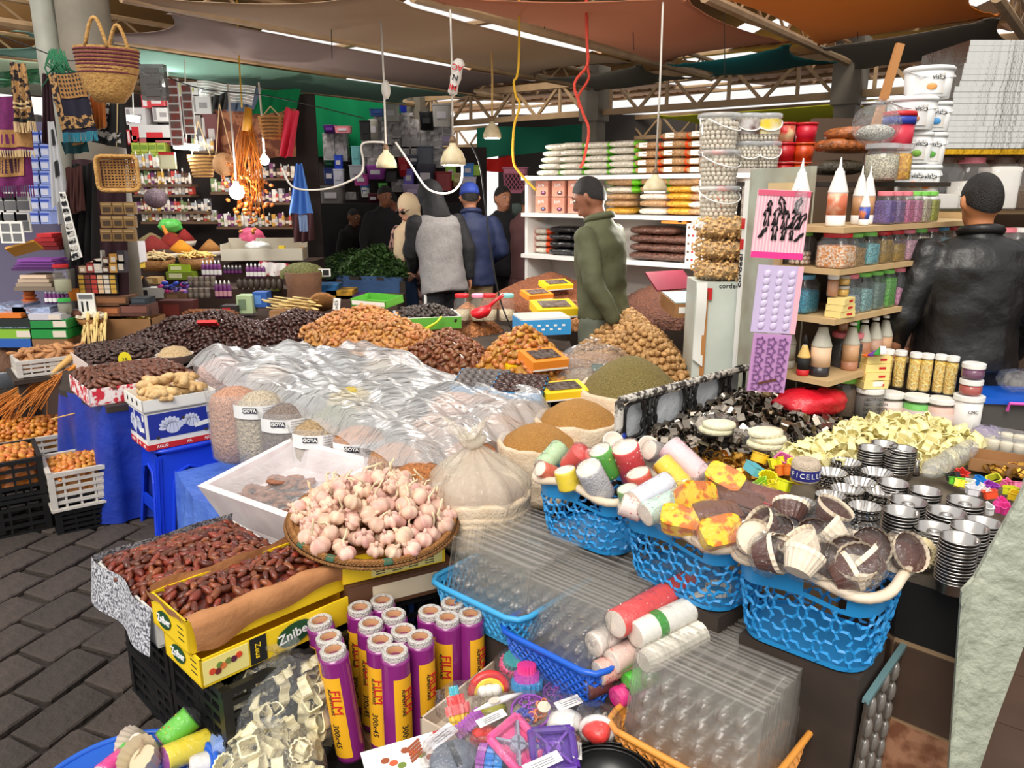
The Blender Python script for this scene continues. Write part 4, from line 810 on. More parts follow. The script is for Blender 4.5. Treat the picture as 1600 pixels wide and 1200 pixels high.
def slc(lab,px,py,z,shape,cols,s=1.,rz=0.,rx=0.,ry=0.,wrap=1):
 o=Tg('silicone_mould',lab,'mould',T(at(px,py,z+.2),rz,rx,ry,s));ext=.05
 if shape=='tier':
  z0=0
  for k,c in En(cols):
   r=.045-.009*k;P=oul('flute',r,36);B().prism(P,.024,z0=z0).ob('tier',cmt(c),o);z0+=.022
 elif shape=='rainbow':
  for k,c in En(cols):
   r=.052-.014*k;q=B();q.tube([(r*cos(a),.0,r*sin(a))for a in[pi*i/12 for i in Rg(13)]],.013,8);q.ob('arc',cmt(c),o,1)
  q=B()
  for x in(-.02,0,.02):
   q.ball(.019,10,6,M=T((x,-.008,.008)))
  q.ob('cloud',cmt((236,232,222)),o,1)
 elif shape=='frame':
  c=cols[0];q=B();P=[(-.048,-.048),(.048,-.048),(.048,.048),(-.048,.048)]
  for i in Rg(4):
   a,d=P[i],P[(i+1)%4];q.tube([(a[0],a[1],.015),(d[0],d[1],.015)],.010,8)
  q.box((0,0,.004),(.1,.1,.006));q.ob('frame',cmt(c),o);q=B()
  for a in(pi/4,3*pi/4):
   q.box((0,0,.014),(.11,.006,.016),M=T((0,0,0),a))
  q.lth([(.02,.008),(.018,.022)],12);q.ob('inner_star',cmt(cols[-1]),o)
 elif shape=='cone':
  z0=-.045
  for k,c in En(cols):
   r0=(.014,.026,.036,.03)[k];B().prism(oul('flute',r0,28),.026,z0=z0).ob('tier',cmt(c),o,M=T((0,0,0),0,pi/2));z0+=.025
 elif shape=='rings':
  x=-.03
  for k,c in En(cols):
   q=B();q.prism(oul('flute',.042-.004*k,36),.022);q.ob('ring',cmt(c),o,M=T((x,0,0),0,0,pi/2));x+=.023
 elif shape=='ribbed':
  B().box((0,0,0),(.085,.032,.024)).ob('bar',cmt(cols[0]),o)
  for k in Rg(9):
   B().box((-.038+k*.0095,0,0),(.005,.038,.03)).ob('rib',cmt(cols[0]),o)
 elif shape=='lump':
  q=B();q.ball((.045,.035,.026),14,9,fn=lambda a,b:1+.12*sin(b*4)*cos(a*3));q.ob('body',cmt(cols[0]),o,1)
  if len(cols)>1:
   q=B();q.tube([(.0,.036*cos(a),.028*sin(a))for a in[2*pi*k/16 for k in Rg(16)]],.009,6,close=1);q.ob('band',cmt(cols[1]),o,1)
 elif shape=='shapes':
  for k in Rg(9):
   a=k*2.4;link('little_cutter',cutm(('flower','star','heart')[k%3],.016,.012,cmt(cols[k%len(cols)])),o,T((.03*cos(a)*(k/9+.3),.03*sin(a)*(k/9+.3),.004*k*.5),a,fr_(-.5,.5)))
  link('outer_ring',cutm('circle',.05,.02,cmt(cols[0])),o)
 if wrap:
  q=B();q.ball((.068,.058,.042),18,10,fn=lambda a,b:1+.10*n2(cos(b)*2,sin(b)*2+a,2,px));q.ob('wrapper',F_thin,o,1,T((0,0,.018)))
 return o
slc('red tiered cone mould with yellow rose top in a wrapper',713,1098,.11,'cone',((40,170,190),(214,50,50),(230,110,110),(244,200,60)),.95,.4,.9);slc('rainbow mould with white cloud beside the film carton',764,1082,.10,'rainbow',((222,50,44),(240,210,40)),.95,.2,-.3);slc('three-tier mould in blue, magenta and pink under the blue basket',823,1075,.10,'tier',((50,140,200),(190,60,170),(226,60,140)),1.,0,-.2)
slc('violet ribbed mould bar standing on edge',733,1132,.10,'ribbed',((150,50,160),),1.,.6,.5,-.4,wrap=0);slc('red glossy gummy mould beside the violet ribbed bar',757,1150,.08,'lump',((214,44,30),),.9,.3);slc('red tub mould in a wrapper at the bottom edge',704,1180,.09,'lump',((222,60,48),),1.05,.2);slc('mauve and blue fluted rings standing side by side',765,1190,.09,'rings',((160,80,170),(46,120,200),(60,140,210)),.95,-.2)
slc('hot pink square mould frame with grey star, tilted',805,1168,.11,'frame',((236,90,150),(150,150,170)),1.1,.9,.5);slc('deep purple square mould frame in a wrapper',864,1176,.10,'frame',((84,40,150),(110,60,170)),1.05,.1,.4);slc('wrapped purple ring of little mixed cutters',828,1118,.10,'shapes',((150,60,180),(60,70,170),(220,120,60)),1.,.2,.3);slc('flat purple ring mould half hidden under the blue basket',872,1092,.08,'shapes',((130,60,160),(60,80,170)),.9,1.2,.2)
slc('white feathery whisk mould with round pale tag',882,1128,.10,'lump',((232,228,222),),1.1,.2);slc('red rolled mould with white band next to the orange basket',933,1140,.10,'lump',((220,46,40),(236,230,226)),1.1,1.5,0,.2);slc('olive tinted clear mould under the white spoon',770,1110,.06,'lump',((170,166,60),),.9,.2);slc('candy-striped pink and teal mould behind the tiered one',800,1042,.09,'tier',((226,80,130),(60,150,150)),.9,.4,.4)
for(lab,px,py,z,L,W,rz,c)in(('small white printed tag card beside the rainbow mould',768,1122,.13,.085,.025,.62,(236,234,232)),('white tag card with bar code by the whisk mould',888,1098,.13,.075,.03,.5,(234,230,228)),('white header card under the purple square mould',848,1192,.14,.1,.03,.55,(236,234,236)),('upright white tag between purple mould and red roll',902,1172,.11,.06,.022,1.5,(226,222,218)),('white printed ribbon tag below the red cone mould',690,1150,.12,.09,.035,.9,(230,228,234))):
 o=Tg('tag_card',lab,'card',T(at(px,py,z+.2),rz,.25));B().box((0,0,0),(L,W,.0012)).ob('card',mt('card_'+str(c[2]),c,.6),o)
 for k in Rg(3):
  B().box((.0,-W*.25+k*W*.2,.001),(L*.6,.0016,.0004)).ob('print_line',mt('grey_print',(120,120,130),.7),o)
o=Tg('white_spoon','flat white plastic spoon with oval grip across the tray','spoon',T(at(778,1098,.35),.5,.1));q=B();q.tube([(-.07,0,0),(-.03,0,.004),(.02,0,.006),(.075,.004,.0)],[.002,.007,.009,.003],8);q.ob('handle',cmt((232,230,228)),o,1);q=B().lth([(.018,0),(.018,.004)],18,sy=.6);q.ob('oval_grip',cmt((206,198,184)),o,M=T((-.01,0,.009)));o=B().lth([(.017,0),(.017,.003)],20).ob('round_tag',cmt((206,198,178)),None,M=T(at(850,1105,.35),0,.3))
tag(o,'round beige paper tag on the wrapped purple moulds','tag');m_pan=mt('black_bakeware',(20,20,21),.35)
for k,(r,lb)in En(((.14,'outermost'),(.122,'middle'),(.104,'innermost'))):
 p=at(950,1222,.28);o=Tg('cake_pan',lb+' of the nested black round cake pans','pan',T((p.x,p.y,.225+.004*k)),'nested black cake pans');q=B().lth([(0,0),(r*.95,0),(r,.055)],40,cap=0);q.ob('body',m_pan,o,1);q=B();q.tube([(r*cos(2*pi*i/40),r*sin(2*pi*i/40),.055)for i in Rg(40)],.003,6,close=1);q.ob('rolled_rim',m_pan,o,1)
o=Tg('gadget_pack','clear pack with grey oval gadget at the bottom edge','package',T(at(708,1190,.30),.5,.35));q=B().lth([(.06,0),(.062,.015),(.055,.025),(.03,.03)],28,sy=.75);q.ob('gadget_body',mt('slate_plastic',(96,102,116),.4),o,1);B().box((0,0,.032),(.014,.06,.006)).ob('slot',mt('dark_slate',(52,56,64),.4),o);q=B().ball((.085,.07,.04),18,10);q.ob('blister',F_thin,o,1,T((0,0,.01)));o=Tg('recipe_card','white card with brown pastry picture and red edge','card',T(at(632,1183,.29),.42,.3))
B().box((0,0,0),(.2,.09,.002)).ob('card',m_wht,o);B().box((.095,0,.0012),(.016,.09,.001)).ob('red_edge',m_red,o)
for k in Rg(7):
 q=B().lth([(.011,0),(.011,.002)],10,sy=.7);q.ob('picture_print',mt('pic%d'%(k%3),[(150,74,40),(110,130,50),(200,90,50)][k%3],.6),o,M=T((.06-.018*k,-.02+.012*(k%4),.0012)))
for k in Rg(5):
 B().box((0,0,.002),(.04,.006,.003)).ob('pastry_print',mt('pic0',(150,74,40),.6),o,M=T((.03,-.01+.009*k,0),.5))
# ================================================================ LACE BASKETS AND THEIR PACKS
RZB=[0,0,0];LB=[];GB='blue lace baskets in a row'
for k,(pl,pr,W,H,lab)in En((((828,742),(970,787),.27,.20,'blue lace basket of printed cup sleeves beside the knotted sack'),((962,788),(1139,862),.27,.21,'middle blue lace basket with yellow damask packs'),((1139,862),(1378,938),.27,.23,'blue lace basket of brown and cream baking cups'))):
 a,c=at(*pl,.755),at(*pr,.755);d=c-a;rz=atan2(d.y,d.x);nrm=V((-sin(rz),cos(rz),0));m=(a+c)/2+nrm*(W/2);lace_basket('lace_basket',lab,T((m.x,m.y,.755-H),rz),d.length,W,H,GB);LB.append((m,rz,d.length,W));ctn('support_carton',('plain stand hidden under the sack-side lace basket','plain stand hidden under the middle lace basket','plain stand hidden under the brown-cup lace basket')[k],'box',T((m.x,m.y,.0),rz),d.length*.82,W*.8,.755-H-.004,MWD,lid=0)
def pack(lab,px,py,z,col,r=.034,L=.10,yaw=0.,pitch=0.,**kw):
 return cslv('cup_sleeve',lab,T(at(px,py,z),yaw,0,pitch),r,L,col,'cup sleeves in the lace baskets',**kw)
pack('pale green clear sleeve at the sack end of the first lace basket',862,715,.80,(176,206,160),yaw=.9,pitch=-.4);pack('coral cup sleeve with white lid rim in the first lace basket',900,718,.82,(216,74,66),.037,.08,yaw=-.7,pitch=-.9);pack('white-rimmed coral cup overlapping the other in the first lace basket',925,725,.81,(222,96,84),.037,.07,yaw=-.9,pitch=-1.);pack('green cup sleeve with yellow dots in the first lace basket',945,722,.82,(84,170,56),.036,.10,yaw=.5,pitch=1.1,dots=[(244,232,130)])
pack('red cup sleeve with white heart behind the first lace basket',984,722,.82,(214,56,60),.044,.12,yaw=.6,pitch=1.15,dots=[(250,240,236)]);pack('yellow cup with cream rim in the first lace basket',886,748,.79,(240,212,40),.034,.06,yaw=0,pitch=1.3);pack('ribbed white cup sleeve standing at the first basket front',930,752,.80,(226,226,232),.040,.12,yaw=.7,pitch=1.,m_over=mt('ribbed_white_paper',(226,226,232),.6,bp=(220,.8)))
pack('small orange-red printed sleeve at the first basket corner',856,737,.78,(226,110,80),.026,.07,yaw=.6,pitch=.5);pack('silver foil sleeve with white lid behind the first lace basket',1030,708,.83,(150,142,140),.034,.09,yaw=.5,pitch=.4);pack('coral cup with cream rim between the first two lace baskets',1001,752,.80,(224,88,70),.037,.06,yaw=.2,pitch=1.2)
for(lab,px,py)in(('white round paper lid standing behind the first lace basket',957,692),('white round paper lid behind the red heart sleeve',1012,699)):
 o=Tg('round_card_cup',lab,'paper lid',T(at(px,py,.84),0,.9,.3));q=B().lth([(0,.002),(.03,.002),(.036,.006),(.037,.012),(.033,.013),(.029,.006),(0,.006)],24);q.ob('lid_body',mt('cream_cup_paper',(236,222,206),.6),o,1)
pack('smooth white cup sleeve lying across the middle lace basket',1018,770,.81,(218,220,232),.036,.13,yaw=.55,pitch=-.25);pack('green flowered cup at the middle basket corner',983,775,.79,(110,160,80),.031,.05,yaw=.3,pitch=1.3,dots=[(250,240,240)]);pack('rose-dotted white cup below the smooth white sleeve',987,793,.78,(236,214,206),.032,.06,yaw=-.2,pitch=.3,dots=[(214,110,110)]);pack('mint floral cup sleeve in the middle lace basket',1035,792,.80,(190,214,202),.034,.12,yaw=.5,pitch=-.2,dots=[(210,80,70),(90,140,110)])
pack('yellow ribbed cup sleeve behind the middle lace basket',1052,742,.82,(240,200,40),.034,.11,yaw=-.8,pitch=.6);pack('pink and white lettered cup sleeve behind the middle basket',1070,722,.84,(230,196,200),.042,.14,yaw=-.75,pitch=.55,dots=[(206,60,120),(240,236,240)]);m_dam=mt('yellow_damask_print',(242,196,30),.4,nz=(26,.08),cl=(214,110,24))
def damask(lab,px,py,z,L,W,H,rz,rx,ry):
 o=Tg('damask_case',lab,'baking case',T(at(px,py,z),rz,rx,ry),'yellow damask paper cases');q=B();q.lth([(L*.44,-H/2),(L*.5,H/2)],24,pw=5,sy=W/L);q.ob('cases',m_dam,o);q=B().ball((L*.72,W*.7,H*.75),16,10,fn=lambda a,b:1+.12*n2(cos(b)*2,sin(b)*2+a,2,px));q.ob('cellophane',F_thin,o,1)
 return o
damask('large yellow damask case standing in the middle lace basket',1087,778,.83,.125,.085,.05,.5,1.,.2);damask('yellow damask case at the back beside the gold cutters',1132,750,.84,.11,.07,.05,-.6,.6,.3);damask('yellow damask case lying under the middle basket edge',1064,815,.79,.11,.075,.05,-.3,.5,.1);damask('yellow damask case at the right end of the middle basket',1125,833,.79,.12,.08,.045,.3,.7,-.1)
m_cho=mt('chocolate_paper',(98,54,36),.45)
for(lab,px,py,rz,c)in(('clear pack of chocolate brown cases behind the damask one',1150,785,-.5,(98,54,36)),('clear pack of brown cases with red edge near the thread spool',1185,780,-.55,(120,62,44)),('folded clear pack of brown papers at the middle basket end',1120,805,.3,(110,66,48))):
 o=Tg('brown_case_pack',lab,'baking case',T(at(px,py,.80),rz,.35,.1));B().box((0,0,0),(.14,.08,.035)).ob('cases',mt('choc'+str(c[0]),c,.45),o);B().box((.0,-.03,.02),(.135,.004,.004)).ob('edge_stripe',m_red if c[0]==120 else mt('choc_dark',(70,36,24),.5),o);q=B().ball((.10,.06,.034),16,10,fn=lambda a,b:1+.12*n2(cos(b)*2,sin(b)*2+a,2,px));q.ob('cellophane',F_thin,o,1)
m_bp=mt('brown_pleated_paper',(84,44,32),.5);m_cp=mt('cream_pleated_paper',(240,224,200),.6);brown_me=fluted(.03,.047,.045,40,.02,m_bp,'pleated_cup');rim_me=fluted(.047,.049,.012,40,.02,m_cp,'cream_rim',0);cream_me=fluted(.03,.047,.045,40,.02,m_cp,'pleated_cup');cap_br=B().lth([(0,.0),(.038,0)],24,cap=0).mesh('cup_face',m_bp);cap_me=B().lth([(0,.0),(.046,0)],24,cap=0).mesh('cup_face',m_cp);cups3=[(1168,848,0,.9,.2),(1207,832,1,-.5,-.9),(1232,815,1,.2,.9),(1290,815,1,.2,-.4),(1225,845,1,-.6,.6),(1265,868,0,.4,.6),(1315,850,0,1.,-.2),(1350,852,1,.3,1.2),(1320,875,1,.8,.5),(1345,890,1,.6,-.6),(1375,872,0,.8,-.5),(1400,868,1,.4,-.9),(1210,880,1,.9,.4),(1245,895,0,.7,-.4),(1290,888,1,-.4,.7),(1370,900,1,.9,-.3),(1340,905,0,.3,.2),(1195,862,1,.5,1.2),(1275,840,1,.9,-.9),(1180,870,1,1.,.8),(1300,905,1,1.1,.2)]
nms=['cream cup facing forward at the near corner','brown cup tipped at the back corner','brown cup with broad cream rim at the back','large brown cup at the middle back','brown cup beside the tipped one','upright cream cup in the middle','cream cup facing up near the middle','striped brown and cream cup at the back','brown cup with torn wrapper in the middle','brown cup under the cream face','cream cup with scalloped face near the far end','brown cup wedged at the far end','brown cup at the near front','cream cup low at the front','dark cup half hidden at centre','brown cup low at the far front','cream cup face low at the front','brown cup behind the near corner one','brown cup wedged behind the upright cream one','brown cup tucked at the near end','brown cup against the front rim']
for k,(px,py,br,rx,ry)in En(cups3):
 o=Tg('pleated_cup_pack',nms[k]+' of the third lace basket','baking cup',T(at(px,py,.77+.02*(k%2)+(.02 if k<9 else 0)),k*.7,rx,ry,1.),'pleated cups in the third lace basket');link('pleated_wall',brown_me if br else cream_me,o);link('cream_rim',rim_me,o,T((0,0,.043)));link('cup_face',cap_br if br else cap_me,o,T((0,0,.044 if not br else .02)));q=B().ball((.058,.056,.04),12,8,fn=lambda a,b:1+.08*n2(cos(b)*2,sin(b)*2+a,2,px))
 q.ob('cellophane',F_thin,o,1,T((0,0,.024)))
# ================================================================ SACKS
m_sack=mt('cream_woven_sack',(226,206,180),.85,nz=(16,.4),cl=(206,182,152),bp=(90,.35))
def skk(lab,c,r,z0,z1,m_fill=None,peak=.08,folds=5,fill_lab=None,n=36,roll=1,sy=1.):
 o=Tg('sack',lab,'sack',T((c.x,c.y,z0)));H=z1-z0;q=B();vs,fs=[],[];prof=[(.001,0),(r*.84,0),(r*.95,H*.12)]
 for k in Rg(folds):
  t=.15+.8*k/folds;prof+=[(r*(.97+.03*t),H*t),(r*(1.+.03*t),H*(t+.05)),(r*(.985+.03*t),H*(t+.12))]
 prof+=[(r*1.03,H),(r*.98,H+.012),(r*.90,H+.004),(r*.86,H-.06),(.001,H-.07)]
 for(rr,z)in prof:
  for j in Rg(n):
   a=2*pi*j/n;w=1+.03*n2(cos(a)*2,sin(a)*2,1.5,z*6+c.x*3);zz=z+(.016*n2(cos(a)*2,sin(a)*2,1.3,c.y*5)if z>.05 else 0);vs.append((rr*cos(a)*w,rr*sin(a)*w*sy,zz))
 for i in Rg(len(prof)-1):
  for j in Rg(n):
   a,d=i*n+j,i*n+(j+1)%n;fs.append((a,d,d+n,a+n))
 q.add(vs,fs);q.ob('rolled_cloth',m_sack,o,1)
 if m_fill:
  q=B();q.lth([(r*.92,H-.02),(r*.8,H+peak*.25),(r*.5,H+peak*.7),(r*.2,H+peak*.97),(.001,H+peak)],40,cap=0,sy=sy);f=q.ob('grain_fill',m_fill,None,1,T((c.x,c.y,z0)));tag(f,fill_lab,'grain',None,'stuff')
 return o
def grain(name,c1,c2,sc=260):
 m=mt(name,c1,.8,nz=(sc,.35),cl=c2,bp=(sc,1.))
 return m
g_or=grain('orange_grain',(234,174,92),(196,132,60));g_gr=grain('green_grain',(166,148,84),(116,100,52),200);g_pk=grain('pinkish_grain',(206,170,150),(170,128,110),150);cs=at(750,775,.60);so=skk('cream sack with rolled mouth and knotted clear bag',cs,.178,.43,.62,g_pk,.07,6,'pinkish grain inside the knotted bag in the rolled sack');q=B();vs,fs=[],[];prof=[(.172,.0),(.178,.04),(.165,.08),(.13,.115),(.075,.15),(.03,.185),(.022,.205),(.034,.225),(.05,.245),(.075,.262)]
n=44
for i,(r,z)in En(prof):
 for j in Rg(n):
  a=2*pi*j/n;w=1+(.03+.10*max(0,min(1,(z-.03)*8)))*sin(a*11+i*.25)*(1 if z<.2 else .6)+.05*n2(cos(a),sin(a),2,z*10);dx=-.02*max(0,z-.06)/.15;vs.append((r*cos(a)*w+dx-(.05*max(0,z-.2)*6 if z>.2 else 0),r*sin(a)*w,z+(.03*cos(a*2)if z>.23 else 0)))
for i in Rg(len(prof)-1):
 for j in Rg(n):
  a,d=i*n+j,i*n+(j+1)%n;fs.append((a,d,d+n,a+n))
q.add(vs,fs);o=q.ob('knotted_bag',flm('milky_bag',opc=.42,bp=(40,.7),gls=.8,mky=(232,220,198)),so,1,T((0,0,.17)));q=B();q.tube([(.035*cos(a)-.025,.03*sin(a),.378+.008*cos(2*a))for a in[2*pi*k/12 for k in Rg(12)]],.016,8,close=1);q.ob('knot',MT_['milky_bag'],so,1);ctn('support_carton','plain stand hidden under the knotted sack','box',T((cs.x,cs.y,0),RZ),.3,.3,.425,MWD,lid=0);skk('cream sack heaped with orange grain nearest the lace baskets',at(842,692,.66)+V((0,.03,0)),.17,.40,.655,g_or,.075,3,'orange cracked grain in the nearer open sack')
skk('cream sack heaped with orange grain beside the railing',at(905,660,.70)+V((0,.05,0)),.185,.42,.70,g_or,.085,3,'orange cracked grain in the sack beside the railing');skk('cream sack heaped with olive green grain',at(990,615,.76)+V((0,.10,0)),.25,.45,.76,g_gr,.15,3,'olive green grain in the sack behind the railing')
# ================================================================ BAGGED GOODS UNDER A CLEAR SHEET
m_goyalab=mt('clear_bag_white_label',(232,232,232),.5);m_goyablk=mt('label_navy_black',(38,42,60),.5);F_goya=flm('goods_bag',opc=.16,bp=(28,.6),gls=1.);gp=[((365,605),(226,168,138),'peach lentil'),((405,612),(222,204,176),'pale bean'),((448,632),(150,132,122),'grey seed'),((497,655),(196,164,120),'tan chip'),((560,668),(220,140,66),'orange chip'),((618,695),(216,156,110),'peach nut'),((655,725),(206,128,66),'copper almond'),((735,690),(196,124,74),'brown almond'),((525,635),(130,138,84),'green pumpkin seed'),((420,572),(206,176,150),'rose lentil'),((495,590),(186,192,190),'grey blue seed'),((548,606),(230,200,84),'yellow raisin'),((610,625),(150,146,140),'slate seed'),((680,650),(222,170,130),'pale apricot'),((345,560),(230,190,180),'pink lentil'),((440,543),(190,196,200),'silver bean'),((530,560),(150,156,160),'grey bean'),((625,585),(110,108,108),'black raisin'),((712,615),(226,160,120),'orange apricot'),((765,612),(180,120,70),'brown crisp'),((790,645),(206,150,100),'tan cashew'),((600,560),(200,180,150),'sand cereal'),((810,625),(180,136,90),'brown peanut')]
def ztg(py):
 return .68+.11*max(0,min(1,(665-py)/65))
for k,((px,py),c,nm)in En(gp):
 zt_g=ztg(py);p=at(px,py,zt_g);r=.125 if k<14 else .14;o=Tg('goods_bag','clear labelled bag of %s goods under the plastic sheet'%nm,'bag',T((p.x,p.y,zt_g-.35)),'labelled bags under the plastic sheet');H=.34;q=B();n=28;vs,fs=[],[]
 for(rr,z)in((.7,0),(.95,.03),(1.,.12),(.98,.26),(1.03,H)):
  for j in Rg(n):
   a=2*pi*j/n;w=1+.04*n2(cos(a)*2,sin(a)*2,2,z*8+k);vs.append((r*rr*w*cos(a),r*rr*w*sin(a),z))
 for i in Rg(4):
  for j in Rg(n):
   a,d=i*n+j,i*n+(j+1)%n;fs.append((a,d,d+n,a+n))
 q.add(vs,fs);q.ob('bag_wall',F_goya,o,1);q=B();fz=H-.045;q.lth([(r*.66,.004),(r*.9,.03),(r*.94,.12),(r*.93,fz-.02),(r*.8,fz+.02),(r*.4,fz+.05),(.001,fz+.06)],24);m=mt('goods_'+nm.replace(' ','_'),c,.7,nz=(90 if 'chip' in nm or 'almond' in nm or 'apricot' in nm else 150,.35),cl=[x*.66 for x in c],bp=(70,1.));f=q.ob('contents',m,o,1)
 if k in(1,2,3,4,6,15):
  yaw=-pi/2+.2;q=B();q.grid(lambda u,v:(r*1.015*cos(yaw+(u-.5)*2.),r*1.015*sin(yaw+(u-.5)*2.),H-.085+.06*v),12,1);q.ob('label_band',m_goyalab,o);a=yaw-.25;Mt=T((r*1.03*cos(a),r*1.03*sin(a),H-.045),a+pi/2);lb_=B().box((0,0,0),(.062,.001,.024)).ob('label_badge',m_goyablk,o,M=Mt);text('GOYA',.021,m_wht,lb_,T((0,-.001,0),0,pi/2),bold=.0006)
  for j in Rg(4):
   a2=yaw+.45;B().box((0,0,0),(.07,.0006,.002)).ob('label_print',mt('grey_print',(120,120,130),.7),o,M=T((r*1.028*cos(a2),r*1.028*sin(a2),H-.035-.011*j),a2+pi/2))
ga,gb_,gc_,gd=at(340,690,.43),at(590,800,.43),at(850,660,.43),at(520,560,.43);gpoly=[(-1.42,3.2),(-.42,2.62),(-.28,2.55),(.22,3.05),(.12,3.45),(-.85,4.75),(-2.,4.75),(-1.75,3.7)];o=Tg('goods_stand','low stand with blue sheet skirt under the bagged goods','stand',None);m_tarp=mt('royal_blue_tarp',(28,60,172),.45,nz=(6,.5),cl=(18,42,132),bp=(10,.5));m_tarp_l=mt('pale_blue_plastic_skirt',(96,132,214),.35,nz=(8,.5),cl=(70,104,196),bp=(14,.6))
B().prism(gpoly,.025,z0=.30).ob('top_board',m_tarp_l,o);pl=gpoly[7:]+gpoly[:3]
def skirt(pl,z1,z0,amp=.02,per=.14,nv=8):
 segs=[];L=0
 for a,c in zip(pl[:-1],pl[1:]):
  d=sqrt((c[0]-a[0])**2+(c[1]-a[1])**2);segs.append((L,d,a,c));L+=d
 q=B()
 def f(u,v):
  s=u*L
  for(s0,d,a,c)in segs:
   if s<=s0+d+1e-6:
    t=(s-s0)/d;x,y=a[0]+(c[0]-a[0])*t,a[1]+(c[1]-a[1])*t;nx,ny=(c[1]-a[1])/d,-(c[0]-a[0])/d
    break
  w=amp*(v**.7)*(sin(s/per*2*pi)+.6*sin(s/per*3.7+2))+amp*.8*v
  return(x+nx*w,y+ny*w,z1+(z0-z1)*v+.01*n2(s,v,4))
 q.grid(f,int(L/.025),nv)
 return q
skirt(pl,.327,.01).ob('blue_skirt',m_tarp_l,o,1)
for k,(x,y)in En(((-1.4,3.35),(-.45,2.75),(.1,3.05),(-.8,4.5),(-1.8,4.4))):
 B().box((0,0,.205),(.05,.05,.41)).ob('leg',MWD,o,M=T((x,y,-.105)))
hb=[(at(px,py,ztg(py)),(.125 if k<14 else .14))for k,((px,py),c,nm)in En(gp)];cor=[at(286,542,.84),at(655,708,.73),at(872,622,.77),at(575,520,.84)];q=B()
def sh(u,v):
 p=cor[0].lerp(cor[1],u).lerp(cor[3].lerp(cor[2],u),v);zb0=p.z-.045;z=zb0
 for(c,r)in hb:
  d=sqrt((p.x-c.x)**2+(p.y-c.y)**2)/r
  if d<1.5:
   z=max(z,zb0+.05*(1-(d/1.5)**2))
 s=u*3+v*1.5;z+=.012*sin(v*55+5*n2(u,v,4))*(.5+.5*n2(u,v,3,5))+.010*sin(v*23+u*6+4*n2(u,v,3,2))+.014*n2(u*2,v*6,2.2,8);e=min(u,v,1-u,1-v)
 if e<.05:
  z-=(.05-e)*1.6
 p.z=z+.012;p.x+=.02*n2(u,v,5,1);p.y+=.03*n2(u,v,5,3)
 return p
q.grid(sh,120,130);o=q.ob('plastic_sheet',flm('big_clear_sheet',opc=.26,rgh=.28,bp=(5,1.),gls=1.9,mky=(250,250,252),stretch=(1.2,7,2)),None,1);tag(o,'large crinkled clear plastic sheet over the bagged goods','plastic sheet')
# ================================================================ LEFT: STOOL, GARLIC CARTON, GINGER, CRATES
SM=T((-1.69,3.70,0),rd(41));m_stool=mt('royal_blue_stool',(22,62,206),.35);st=Tg('plastic_stool','royal blue plastic stool under the blue garlic carton','stool',SM);B().lth([(.150,.425),(.156,.435),(.150,.445),(.001,.447)],4*8,pw=6,sx=1.).ob('seat',m_stool,st,1)
def side_poly(wt,wb,H,leg):
 q=B();n=12;outer,inner=[],[];hi=H*.80
 for k in Rg(n+1):
  t=k/n
  if t<=.35:
   s=t/.35;outer.append((-wb/2+(wb-wt)/2*s,H*s));inner.append((-wb/2+leg+(wb-wt)/2*s,hi*.82*s))
  elif t>=.65:
   s=(1-t)/.35;outer.append((wb/2-(wb-wt)/2*s,H*s));inner.append((wb/2-leg-(wb-wt)/2*s,hi*.82*s))
  else:
   s=(t-.35)/.3;outer.append((-wt/2+wt*s,H));a=pi*(1-s);inner.append((cos(a)*(wt/2-leg),hi*.82+sin(a)*hi*.18))
 th=.014
 for k in Rg(n):
  for y in(0,th):
   v=[(outer[k][0],y,outer[k][1]),(outer[k+1][0],y,outer[k+1][1]),(inner[k+1][0],y,inner[k+1][1]),(inner[k][0],y,inner[k][1])];q.add(v,[(0,1,2,3)])
  q.add([(inner[k][0],0,inner[k][1]),(inner[k+1][0],0,inner[k+1][1]),(inner[k+1][0],th,inner[k+1][1]),(inner[k][0],th,inner[k][1])],[(0,1,2,3)])
 q.tube([(p[0]*.96,-.003,p[1])for p in inner],.008,6)
 return q
sp=side_poly(.29,.37,.43,.062).mesh('leg_frame',m_stool)
for k in Rg(4):
 link('leg_frame',sp,st,T((0,0,0),k*pi/2)@T((0,-.178,0),0,rd(-5.5)))
sl=side_poly(.1,.1,.1,.02)
for k in Rg(4):
 B().box((0,0,0),(.22,.014,.06)).ob('stretcher',m_stool,st,M=T((0,0,.14),k*pi/2)@T((0,-.158,0)))
BM=T((-1.70,3.70,.449),rd(41));m_agb=mt('garlic_carton_blue',(30,48,150),.5);ag=ctn('garlic_carton','blue and white garlic carton with red AGLIO strip on the stool','box',BM,.335,.28,.185,MPW)
